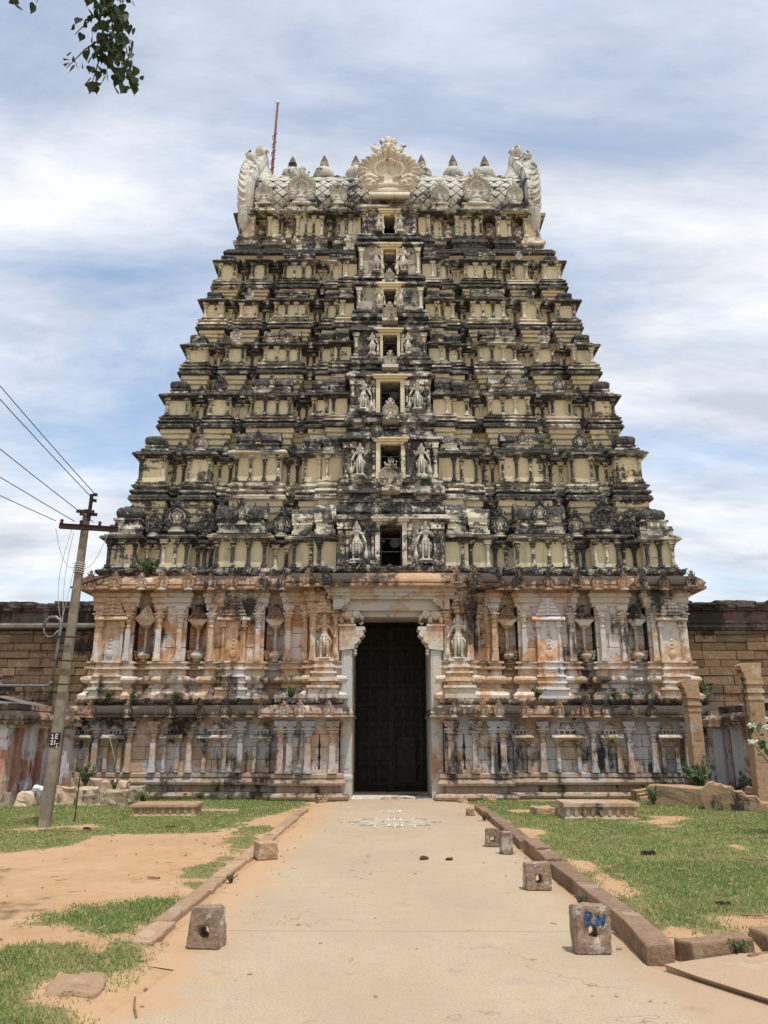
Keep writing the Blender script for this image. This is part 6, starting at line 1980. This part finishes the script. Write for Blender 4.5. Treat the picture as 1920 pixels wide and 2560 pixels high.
# ------------------------------------------------------------------ side shrines
def side_shrine(sx, label):
    root = empty('side_shrine', (sx * 9.7, 20.2, 0)); tag(root, label, 'shrine')
    rr = root
    def bx(name, mat, x0, x1, y0, y1, z0, z1, jit=0.012, tx=0, ty=0, parent=None):
        a, b2 = sorted((sx * (x0 - 9.7), sx * (x1 - 9.7)))
        mb = MB().box(a, b2, y0 - 20.2, y1 - 20.2, z0, z1, tx, ty)
        mb.jitter(jit, 2, x0 + z0)
        return mb.build(name, mat, parent or rr)
    # link wall beside the tower
    bx('link_wall', M['shrine'], 8.3, 10.0, 21.0, 21.6, 0, 1.98)
    bx('wall', M['shrine'], 8.75, 12.5, 18.6, 21.2, 0, 1.95)
    bx('plinth', M['stone_low'], 8.68, 12.6, 18.5, 21.2, -0.05, 0.35)
    for k, (x, w_) in enumerate(((8.88, 0.20), (9.35, 0.16), (9.9, 0.2), (10.6, 0.2))):
        bx('painted_pilaster', M['red_paint'] if k % 2 else M['shrine'], x - w_ / 2, x + w_ / 2, 18.50, 18.62, 0.35, 1.75)
        bx('pilaster_capital', M['shrine'], x - w_, x + w_, 18.44, 18.62, 1.75, 1.88)
    for k, y in enumerate((18.9, 19.5, 20.1, 20.7)):
        bx('painted_pilaster', M['red_paint'] if k % 2 == 0 else M['shrine'], 8.66, 8.78, y - 0.1, y + 0.1, 0.35, 1.75)
        bx('pilaster_capital', M['shrine'], 8.60, 8.78, y - 0.18, y + 0.18, 1.75, 1.88)
    for k, x in enumerate((8.42, 8.62)):
        bx('painted_pilaster', M['red_paint'] if k % 2 else M['shrine'], x - 0.06, x + 0.06, 20.92, 21.02, 0.2, 1.75)
    # cornice around, then the sloping roof slab
    W_ = 12.7 - 8.55
    mb = MB()
    pl_ = [(8.70, 18.55), (12.6, 18.55), (12.6, 21.25), (8.70, 21.25)]
    pl_ = [(sx * (x - 9.7), y - 20.2) for x, y in pl_]
    if sx < 0: pl_ = list(reversed(pl_))
    sweep(mb, pl_, [(0.0, 1.86), (0.22, 1.85), (0.27, 1.83), (0.29, 1.90), (0.24, 1.92), (0.27, 1.95), (0.25, 2.03), (0.15, 2.12), (0.03, 2.15), (0.06, 2.17), (0.06, 2.30), (-0.1, 2.31)], 0.018, 0.4)
    mb.build('cornice', M['kapota'], rr)
    mb = MB()
    pl2 = [(sx * (x - 9.7), y - 20.2) for x, y in [(8.3, 20.95), (8.9, 20.95), (8.9, 21.6), (8.3, 21.6)]]
    if sx < 0: pl2 = list(reversed(pl2))
    sweep(mb, pl2, [(0.0, 1.8), (0.12, 1.79), (0.2, 1.80), (0.2, 1.86), (0.16, 1.88), (0.18, 1.97), (0.1, 2.06), (0.02, 2.09), (0.04, 2.2), (-0.1, 2.21)], 0.015, 0.4)
    mb.build('link_cornice', M['kapota'], rr)
    mb = MB()
    a, b2 = sx * (8.9 - 9.7), sx * (12.6 - 9.7)
    c1 = sx * (10.2 - 9.7)
    mb.add([(a, 18.7 - 20.2, 2.30), (b2, 18.7 - 20.2, 2.30), (b2, 21.2 - 20.2, 2.30), (a, 21.2 - 20.2, 2.30),
            (c1, 18.9 - 20.2, 2.52), (b2, 18.9 - 20.2, 2.56), (b2, 21.1 - 20.2, 2.62), (c1, 21.1 - 20.2, 2.60)],
           [(0, 1, 2, 3), (4, 5, 6, 7), (0, 1, 5, 4), (1, 2, 6, 5), (2, 3, 7, 6), (3, 0, 4, 7)])
    mb.jitter(0.02, 1.5).build('roof_slab', M['roof_slab'], rr)
    for k in range(5):
        mb = MB().ball((0, 0, 0), (0.07, 0.06, 0.08), 8, 6)
        mb.build('cornice_boss', M['kapota'], rr, False, (sx * (8.95 + k * 0.42 - 9.7), 18.29 - 20.2, 2.0))
    for k in range(6):
        mb = MB().ball((0, 0, 0), (0.06, 0.07, 0.08), 8, 6)
        mb.build('cornice_boss', M['kapota'], rr, False, (sx * (8.44 - 9.7), 18.7 + k * 0.44 - 20.2, 2.0))
    return root
ls = side_shrine(-1, 'low whitewashed shrine with red stripes and stone eave at far left')
MB().box(-0.55, 0.55, -0.05, 0.06, 0.0, 1.45).build('doorway', M['void'], ls, False, (-0.35, 18.58 - 20.2, 0.02))
mb = MB()
for z0, z1, a in ((2.55, 2.62, 0.62), (2.62, 2.78, 0.52), (2.78, 2.84, 0.58)):
    mb.box(-a * 1.4, a * 1.4, -a, a, z0, z1)
mb.jitter(0.015, 3).build('roof_block', M['kapota'], ls, False, (-0.55, -0.6, 0))
MB().lathe([(0.09, 2.84), (0.11, 2.88), (0.05, 2.92), (0.08, 2.96), (0.08, 3.0), (0.02, 3.05)], 10).build('roof_finial', M['pale'], ls, False, (-0.05, -0.5, 0))
rs = side_shrine(1, 'low whitewashed shrine with broken stone eave at far right')

# standing stone pillars at the right
def ruin_pillar(x, y, wd, h, rz, lean, label, flip=1):
    root = empty('stone_pillar', (x, y, gz(x, y) - 0.05), rz); tag(root, label, 'pillar')
    root.rotation_euler = (0, R(lean), rz)
    a = wd / 2
    mb = MB()
    mb.box(-a * 1.15, a * 1.15, -a * 1.15, a * 1.15, 0, h * 0.14, 0.01, 0.01)
    for k in range(5):
        z0 = h * (0.14 + 0.12 * k)
        mb.box(-a, a, -a, a, z0, z0 + h * 0.12)
    mb.jitter(0.010, 2.5, x).build('shaft', M['fallen'], root)
    MB().box(-a * 0.6, a * 0.6, -a * 1.03, -a * 0.9, h * 0.5, h * 0.62).build('carved_panel', M['fallen'], root)
    mb = MB()
    for z0, z1, k in ((0.74, 0.765, 1.12), (0.765, 0.79, 0.98), (0.79, 0.815, 1.18), (0.815, 0.85, 1.0), (0.85, 0.875, 1.15)):
        mb.box(-a * k, a * k, -a * k, a * k, h * z0, h * z1, 0.008, 0.008)
    mb.jitter(0.008, 4, x).build('necking', M['fallen'], root)
    mb = MB()
    pr = [(-a * 1.0, h * 0.875), (a * 1.0, h * 0.875), (a * 1.1, h), (-a * 1.2, h * 1.0), (-a * 1.75, h * 0.985), (-a * 1.7, h * 0.955), (-a * 1.35, h * 0.93), (-a * 1.25, h * 0.90)]
    if flip < 0: pr = [(-p, z) for p, z in reversed(pr)]
    mb.prism(pr, -a * 1.05, a * 1.05)
    mb.jitter(0.02, 3.5, x).build('capital', M['fallen'], root)
    return root
ruin_pillar(7.62, 20.45, 0.31, 2.95, 0.05, 0, 'weathered square stone pillar standing at the right end of tower plinth')
ruin_pillar(8.12, 18.15, 0.33, 3.15, -0.05, 1.0, 'leaning stone pillar with broken capital at the right picture edge')

# ------------------------------------------------------------------ electric pole
pole = empty('electric_pole', (-6.17, 14.8, gz(-6.17, 14.8) - 0.1)); tag(pole, 'leaning concrete electric pole with iron cross arm on left lawn', 'utility pole')
lean = math.atan2(0.17, 6.1)
pole.rotation_euler = (R(0.4), lean, R(4))
pf = MB()
pf.box(-0.10, 0.10, -0.08, 0.08, 0, 5.95, 0.04, 0.02)
pole_shaft = bevel_mesh(pf, 'shaft', M['concrete_pole'], 0.015)
put('shaft', pole_shaft, pole)
arm = MB().box(-0.56, 0.56, -0.17, -0.105, 5.50, 5.60)
arm.box(-0.56, 0.56, -0.18, -0.17, 5.585, 5.60)
arm = arm.build('cross_arm', M['iron'], pole, False, (0, 0, 0), (0, R(1.2), 0))
for x in (-0.53, -0.16, 0.20, 0.52):
    MB().lathe([(0.022, 0), (0.035, 0.02), (0.02, 0.04), (0.038, 0.06), (0.018, 0.09)], 10).build('insulator', M['iron'], arm, True, (x, -0.14, 5.60))
mb = MB().box(0.04, 0.10, -0.1, -0.05, 5.70, 6.25); mb.box(-0.17, 0.17, -0.13, -0.09, 5.85, 5.91); mb.box(-0.17, 0.17, 0.08, 0.11, 5.85, 5.91)
top = mb.build('top_bracket', M['iron'], pole)
for z in (6.12, 6.24):
    MB().lathe([(0.02, -0.03), (0.05, -0.02), (0.03, 0), (0.05, 0.02), (0.02, 0.03)], 10).build('insulator', M['iron'], top, True, (0.14, -0.08, z))
for z, w_ in ((3.42, 0.26), (2.98, 0.27), (3.0, 0.0)):
    if w_: MB().box(-w_, w_ * 1.4, -0.15, -0.115, z, z + 0.025).build('clamp_strap', M['iron'], pole)
MB().box(-0.2, 0.2, -0.15, -0.115, 2.55, 2.575).build('clamp_strap', M['iron'], pole)
# number plate
pl_o = MB().box(-0.088, 0.088, -0.086, -0.076, 1.46, 1.70).build('number_plate', M['plate'], pole, False, (0.0, 0, 0))
mb = MB()
def st2(pts, wd=0.009):
    for a, b2 in zip(pts[:-1], pts[1:]):
        d = Vector((b2[0] - a[0], b2[1] - a[1]))
        n = Vector((-d.y, d.x)).normalized() * wd; e = d.normalized() * wd * 0.7
        mb.add([(a[0] - n.x - e.x, 0, a[1] - n.y - e.y), (a[0] + n.x - e.x, 0, a[1] + n.y - e.y), (b2[0] + n.x + e.x, 0, b2[1] + n.y + e.y), (b2[0] - n.x + e.x, 0, b2[1] - n.y + e.y)], [(0, 1, 2, 3)])
st2([(-0.075, 1.67), (-0.055, 1.69), (-0.055, 1.61)]); st2([(-0.08, 1.605), (-0.03, 1.605)])
st2([(0.06, 1.69), (0.01, 1.69), (0.01, 1.61), (0.06, 1.61)]); st2([(0.01, 1.65), (0.05, 1.65)])
st2([(-0.08, 1.555), (-0.06, 1.57), (-0.035, 1.56), (-0.04, 1.53), (-0.08, 1.49), (-0.03, 1.49)])
st2([(0.01, 1.57), (0.01, 1.49)])
st2([(0.04, 1.51), (0.09, 1.51)], 0.006); st2([(0.065, 1.51), (0.065, 1.44)], 0.006); st2([(0.045, 1.44), (0.085, 1.44)], 0.006)
mb.build('plate_lettering', M['white_paint'], pl_o, False, (0, -0.089, 0.17), (0, 0, 0), (0.80, 1, 0.89))
# conduit with curved outlet
MB().tube([(-0.19, -0.10, 2.62), (-0.17, -0.10, 3.2), (-0.165, -0.10, 3.62), (-0.19, -0.10, 3.74), (-0.28, -0.10, 3.80), (-0.40, -0.10, 3.79), (-0.46, -0.10, 3.70), (-0.48, -0.10, 3.62)], 0.028, 8).build('conduit', M['steel'], pole, True)
MB().tube([(-0.48, -0.10, 3.62), (-0.46, -0.1, 3.5), (-0.38, -0.1, 3.42), (-0.28, -0.1, 3.44), (-0.20, -0.1, 3.55)], 0.014, 6).build('cable_loop', M['steel'], pole, True)
MB().tube([(-0.19, -0.10, 2.62), (-0.22, -0.09, 2.55), (-0.30, -0.08, 2.53), (-1.5, -0.02, 2.50), (-3.6, 0.06, 2.47)], 0.026, 8).build('side_conduit', M['steel'], pole, True)
# slack service wires on the pole
def sag(a, b2, d, n=10):
    a, b2 = Vector(a), Vector(b2)
    return [tuple(a.lerp(b2, t / n) - Vector((0, 0, d * 4 * (t / n) * (1 - t / n)))) for t in range(n + 1)]
for k, (a, b2, d) in enumerate((((-0.5, -0.15, 5.5), (-0.06, -0.14, 4.75), 0.22), ((0.5, -0.15, 5.45), (0.1, -0.14, 4.75), 0.22), ((-0.2, -0.15, 5.5), (-0.18, -0.12, 3.75), 0.12), ((-0.15, -0.15, 5.45), (-0.14, -0.12, 3.7), -0.05), ((-0.05, -0.14, 4.8), (-0.17, -0.12, 3.7), 0.1))):
    pts = sag(a, b2, d)
    if k in (2, 3): pts = [(x - 0.12 * math.sin(math.pi * i / 10) * (1 if k == 2 else 0.5), y, z) for i, (x, y, z) in enumerate(pts)]
    MB().tube(pts, 0.006, 5).build('service_wire', M['white_wire'], pole)
mb = MB()
for k in range(5):
    z = 4.68 + k * 0.045
    mb.tube([(0.105 * math.cos(t) , 0.10 * math.sin(t), z + 0.01 * math.sin(3 * t)) for t in [2 * math.pi * i / 14 for i in range(15)]], 0.009, 5)
mb.build('wire_coil', M['white_wire'], pole)
# line wires leaving up and to the left, over the viewer's shoulder
Mx = Matrix.Translation(pole.location) @ pole.rotation_euler.to_matrix().to_4x4()
for k, (p, e, lab) in enumerate((((-0.53, -0.14, 5.66), (-12.0, 2.0, 8.0), 'lowest overhead wire reaching the left end of the cross arm'),
                     ((-0.16, -0.14, 5.66), (-11.4, 2.0, 9.1), 'overhead wire reaching the cross arm just left of the pole'),
                     ((0.20, -0.14, 5.66), (-10.2, 2.0, 10.0), 'overhead wire reaching the cross arm just right of the pole'),
                     ((0.52, -0.14, 5.66), (-8.6, 2.0, 11.2), 'overhead wire reaching the right end of the cross arm'),
                     ((0.14, -0.08, 6.12), (-8.9, 2.0, 11.1), 'lower of two overhead wires meeting at the pole top'),
                     ((0.14, -0.08, 6.24), (-8.7, 2.0, 11.4), 'topmost overhead wire meeting at the pole top'))):
    if k == 3: continue
    a = Mx @ Vector(p)
    tag(MB().tube(sag(a, e, 0.25, 16), 0.008, 5).build('overhead_wire', M['wire']), lab, 'wire', 'overhead wires at the electric pole')
# stay rod beside the pole
tag(MB().tube([(-5.95, 15.6, -0.05), (-5.93, 15.6, 0.9)], 0.012, 6).build('iron_rod', M['iron']), 'thin iron rod standing in the grass just right of the pole', 'rod')
# loose pipe props at the left end of the tower cornice
tag(MB().tube([(-8.75, 20.95, 5.46), (-7.4, 21.3, 6.02)], 0.028, 6).build('iron_pipe', M['iron']), 'slanting iron pipe lying on the left end of main cornice', 'pipe')
# mast on the roof
mast = empty('lightning_mast', (-4.95, 27.3, 22.7), 0); tag(mast, 'thin red mast with pale ball tip above the left roof end', 'mast')
MB().tube([(0, 0, 0), (0.08, 0, 2.9), (0.14, 0, 4.9)], [0.065, 0.055, 0.045], 8).build('mast_tube', M['mast'], mast)
mb = MB()
mb.tube([(0.10 * math.cos(t) + 0.0275 * z, 0.09 * math.sin(t), z) for t, z in [(i * 0.9, i * 0.06) for i in range(58)]], 0.013, 5)
mb.build('mast_cable', M['iron'], mast)
MB().ball((0.14, 0, 4.97), 0.09, 10, 8).build('mast_ball', M['plastic'], mast, True)

# ------------------------------------------------------------------ plants
def heart_leaf():
    mb = MB()
    pts = [(0, 0), (0.22, 0.06), (0.40, -0.08), (0.44, -0.30), (0.30, -0.56), (0.12, -0.76), (0.03, -0.92), (0, -1.12)]
    L = [(-x, z) for x, z in reversed(pts[1:-1])]
    allp = pts + L
    vs = [(x, -0.10 * abs(x) + 0.05 * z * z, z) for x, z in allp] + [(0, 0.02, -0.4)]
    c = len(vs) - 1
    fs = [(c, i, (i + 1) % len(allp)) for i in range(len(allp))]
    return vs, fs
def oval_leaf():
    pts = [(0, 0), (0.16, 0.15), (0.26, 0.40), (0.24, 0.68), (0.10, 0.92), (0, 1.0)]
    L = [(-x, z) for x, z in reversed(pts[1:-1])]
    allp = pts + L
    vs = [(x, 0.25 * abs(x), z) for x, z in allp] + [(0, 0, 0.5)]
    c = len(vs) - 1
    return vs, [(c, i, (i + 1) % len(allp)) for i in range(len(allp))]
def scatter(mb, leaf, p, s_, rot):
    vs, fs = leaf
    m3 = rot.to_matrix()
    mb.add([tuple(Vector(p) + (m3 @ Vector(v)) * s_) for v in vs], fs)
from mathutils import Euler
HL, OL = heart_leaf(), oval_leaf()
SHRUB_ME2 = MB().add(*OL).mesh('leaf', M['shrub'])
def shrub(name, x, y, z, h, n, leaf_s, label, cat='shrub', spread=0.45, seed=1, mat='shrub', stems=6, group=None, flowers=0, leafkind=None):
    qq = random.Random(seed)
    root = empty(name, (x, y, z)); tag(root, label, cat, group)
    st_ = MB(); lv = MB(); fl = MB()
    for k in range(stems):
        a = qq.uniform(0, 6.28); r = spread * qq.uniform(0.2, 1.0); hh_ = h * qq.uniform(0.6, 1.0)
        tip = Vector((math.cos(a) * r, math.sin(a) * r, hh_)); mid = Vector((tip.x * 0.35, tip.y * 0.35, hh_ * 0.55))
        st_.tube([(0, 0, -0.03), tuple(mid), tuple(tip)], [0.012 + h * 0.008, 0.008 + h * 0.004, 0.004], 5)
        for j in range(n // stems):
            t = qq.uniform(0.2, 1.0)
            p = (mid * (t / 0.55) if t < 0.55 else mid.lerp(tip, (t - 0.55) / 0.45))
            p = p + Vector((qq.uniform(-1, 1), qq.uniform(-1, 1), qq.uniform(-0.5, 0.5))) * leaf_s * 0.5
            e_ = Euler((qq.uniform(-1.6, -0.1), qq.uniform(-0.5, 0.5), qq.uniform(0, 6.28)))
            if leaf_s > 0.105: put('leaf', SHRUB_ME2, root, p, e_, leaf_s * qq.uniform(0.6, 1.15))
            else: scatter(lv, leafkind or OL, p, leaf_s * qq.uniform(0.6, 1.15), e_)
        if flowers:
            for j in range(flowers):
                fl.ball(tuple(tip + Vector((qq.uniform(-1, 1), qq.uniform(-1, 1), qq.uniform(0, 1))) * 0.06), 0.022, 6, 4)
    st_.build('stem', M['bark'], root)
    if lv.v: tag(lv.build('foliage', M[mat], root), kind='stuff')
    if flowers: fl.build('blossom', M['petal'], root)
    return root
shrub('leafy_shrub', 7.35, 19.95, 0, 1.15, 190, 0.17, 'tall green broad-leaved shrub behind the fallen stones on the right', spread=0.55, seed=3, stems=9)
shrub('leafy_shrub', 8.45, 19.4, 0, 0.7, 120, 0.14, 'low dark shrub in front of the right whitewashed shrine', spread=0.5, seed=4, stems=8)
shrub('leafy_shrub', 5.95, 18.9, gz(5.95, 18.9) - 0.02, 0.42, 70, 0.11, 'small pale green seedling shrub left of the long fallen beam', spread=0.28, seed=5, stems=7)
shrub('leafy_shrub', 7.0, 18.3, gz(7, 18.3) - 0.02, 0.35, 40, 0.10, 'small green sprout between the fallen stones', spread=0.18, seed=8, stems=5)
shrub('flowering_shrub', 6.55, 13.2, gz(6.55, 13.2) - 0.02, 2.15, 210, 0.16, 'tall shrub with white blossoms and broad leaves at right picture edge', spread=0.75, seed=16, stems=9, flowers=14)
shrub('weed', -7.35, 19.75, 0.42, 0.55, 130, 0.10, 'bushy green weed growing from the left rock pile', 'weed', 0.28, 7, 'weed', 9)
shrub('weed', -6.6, 19.6, 0.30, 0.35, 60, 0.07, 'small green tuft between two pale boulders', 'weed', 0.18, 9, 'weed', 7)
shrub('weed', -5.9, 19.7, gz(-5.9, 19.7) - 0.02, 0.3, 70, 0.08, 'low green weed right of the rock pile by the plinth', 'weed', 0.25, 10, 'weed', 7)
WEEDS = [(1.84, 10.4, 0.0, 0.10, 'tiny weed at the foot of the right kerb past the second holed post'), (1.84, 8.4, 0.0, 0.09, 'tiny weed at the foot of the right kerb before the second holed post'), (1.8, 16.2, 0.0, 0.16, 'weed by the far part of the right kerb'), (2.6, 6.56, 0.0, 0.12, 'grassy tuft before the short corner kerb at lower right'), (-1.82, 9.6, 0.0, 0.08, 'tiny weed against the left kerb'),
         (-7.55, 21.25, 2.5, 0.26, 'green weed on the lower cornice at far left'), (-6.9, 21.25, 2.5, 0.22, 'second green weed from the left on the lower cornice'), (-5.75, 21.3, 2.5, 0.20, 'small weed on the left lower cornice near the second pot pillar'),
         (-2.62, 20.95, 2.5, 0.30, 'bushy weed on the lower cornice just left of the gate'), (3.85, 21.2, 2.5, 0.34, 'feathery weed on the lower cornice right of the gate'), (5.9, 21.2, 2.5, 0.26, 'weed on the right lower cornice below the paired pilasters'),
         (6.35, 21.2, 2.5, 0.22, 'small weed right of the paired pilasters on lower cornice'), (-6.85, 21.35, 5.95, 0.42, 'bright green weed sprouting on the main cornice at the left'), (8.9, 23.2, 2.2, 0.9, 'green weed growing against the right compound wall'),
         (3.75, 22.1, 7.1, 0.22, 'tiny weed on the first storey right side')]
for k, (x, y, z, h, lab) in enumerate(WEEDS):
    shrub('weed', x, y, z, h, 110, h * 0.28, lab, 'weed', h * (0.25 if h > 0.8 else 0.9), 30 + k, 'weed', 10)
# thin dry stalks over the rock pile
tag(MB().tube([(-6.9, 19.9, 0.4), (-6.75, 19.9, 1.0), (-6.95, 19.9, 1.6)], 0.012, 5).build('dry_stalk', M['straw']), 'tall dry bent stalk rising from the left rock pile', 'stalk')

# peepal tree: the trunk stands left of the viewer, one bough hangs into the picture
tree = empty('peepal_tree', (-7.6, 3.0, 0)); tag(tree, 'peepal tree whose heart-shaped leaves hang into the top left corner', 'tree')
tr = MB()
tr.tube([(0, 0, -0.1), (0.1, 0.05, 1.5), (0.3, 0.2, 4.0), (0.6, 0.6, 7.0), (1.0, 1.2, 10.0)], [0.5, 0.38, 0.32, 0.26, 0.16], 12)
tr.build('trunk', M['bark'], tree)
LM = MB()
O = Vector((-7.6, 3.0, 0))
def loc(p): return Vector(p) - O
limbs = [[(0.55, 0.5, 6.6), (2.0, 2.2, 9.3), (3.6, 3.4, 11.0), (4.35, 4.0, 11.0)], [(0.8, 0.9, 8.5), (1.8, 0.4, 10.4), (3.4, 0.2, 11.4), (5.0, 0.3, 11.8)], [(0.6, 0.6, 7.0), (-1.0, 1.5, 9.2), (-2.6, 2.2, 10.4)], [(0.9, 1.0, 9.2), (0.6, -1.4, 11.0), (0.2, -3.0, 12.0)], [(0.55, 0.5, 6.6), (2.2, 0.4, 8.2), (3.6, -0.4, 9.0), (4.8, -1.0, 9.4)], [(0.8, 0.9, 8.5), (2.8, 0.9, 9.7), (4.6, 1.1, 10.2), (5.7, 1.3, 10.3)]]
for l in limbs:
    LM.tube(l, [0.16, 0.11, 0.07, 0.04][:len(l)], 8)
LM.build('limb', M['bark'], tree)
TW = MB(); LV = MB(); BG = MB()
qq = random.Random(21)
LEAF_ME = MB().add(*HL).mesh('leaf', M['leaf'])
def sprig(a, b2, n, s_, droop=0.3, side=0.22, single=True):
    a, b2 = Vector(a), Vector(b2)
    (BG if single else TW).tube([tuple(a), tuple(a.lerp(b2, 0.5) + Vector((0, 0, 0.05))), tuple(b2)], [0.012, 0.008, 0.004], 5)
    for k in range(n):
        p = a.lerp(b2, qq.uniform(0.05, 1.0)) + Vector((qq.uniform(-side, side), qq.uniform(-side, side), qq.uniform(-side * 0.8, side * 0.3)))
        e_ = Euler((qq.uniform(-0.6, 0.6), qq.uniform(-0.45, 0.45), qq.uniform(0, 6.28)))
        if single: put('leaf', LEAF_ME, tree, p, e_, s_ * qq.uniform(0.65, 1.15))
        else: scatter(LV, HL, p, s_ * qq.uniform(0.65, 1.15), e_)
# the hanging bough in view (positions relative to the trunk foot)
B0 = loc((-3.28, 7.0, 10.7))
sprig(B0, loc((-3.2, 7.0, 9.55)), 110, 0.125, 0.3, 0.22)
sprig(loc((-3.25, 7.0, 10.0)), loc((-3.10, 7.0, 8.85)), 105, 0.125, 0.3, 0.20)
sprig(loc((-3.15, 7.0, 9.3)), loc((-2.95, 7.0, 8.62)), 55, 0.12, 0.3, 0.16)
sprig(loc((-3.2, 7.0, 9.2)), loc((-3.32, 7.0, 8.52)), 24, 0.11, 0.3, 0.12)
sprig(loc((-3.25, 7.0, 9.6)), loc((-3.58, 7.0, 9.25)), 14, 0.105, 0.3, 0.10)
sprig(loc((-3.25, 7.0, 9.2)), loc((-3.62, 7.0, 8.78)), 13, 0.105, 0.3, 0.10)
sprig(loc((-3.05, 7.0, 8.9)), loc((-2.82, 7.0, 8.72)), 9, 0.10, 0.3, 0.07)
BG.tube([limbs[0][-2], tuple(loc((-3.6, 6.8, 11.3))), tuple(B0)], [0.05, 0.03, 0.014], 6)
for k in range(7):
    sprig(loc((-4.6 + 0.1 * k, 7.0, 10.2)), loc((-4.55 + 0.08 * k, 7.0, 9.72 + 0.05 * (k % 3))), 4, 0.11, 0.3, 0.09)
sprig(loc((-4.9, 7.0, 10.2)), loc((-4.3, 7.0, 10.0)), 8, 0.11)
BG.tube([limbs[0][-2], tuple(loc((-4.4, 6.9, 11.0))), tuple(loc((-4.4, 7.0, 10.2)))], [0.04, 0.02, 0.01], 6)
sprig(loc((-4.95, 7.2, 8.75)), loc((-4.60, 7.2, 8.45)), 4, 0.09, 0.3, 0.04) if False else None
# rest of the crown, above and behind the picture
for k in range(210):
    l = qq.choice(limbs)
    j = qq.randrange(1, len(l))
    a = Vector(l[j - 1]).lerp(Vector(l[j]), qq.uniform(0.3, 1))
    d = Vector((qq.uniform(-1.3, 1.3), qq.uniform(-1.3, 1.3), qq.uniform(-0.3, 1.1)))
    w_ = a + d + O
    el = (w_.z - 1.6) / max(0.3, w_.y)
    if w_.y > 0.5 and el < 1.42: continue
    sprig(a, a + d, 26, 0.16, 0.3, 0.32, False)
BG.build('bough', M['bark'], tree)
tag(TW.build('twigs', M['bark'], tree), kind='stuff')
tag(LV.build('crown', M['leaf'], tree), kind='stuff')
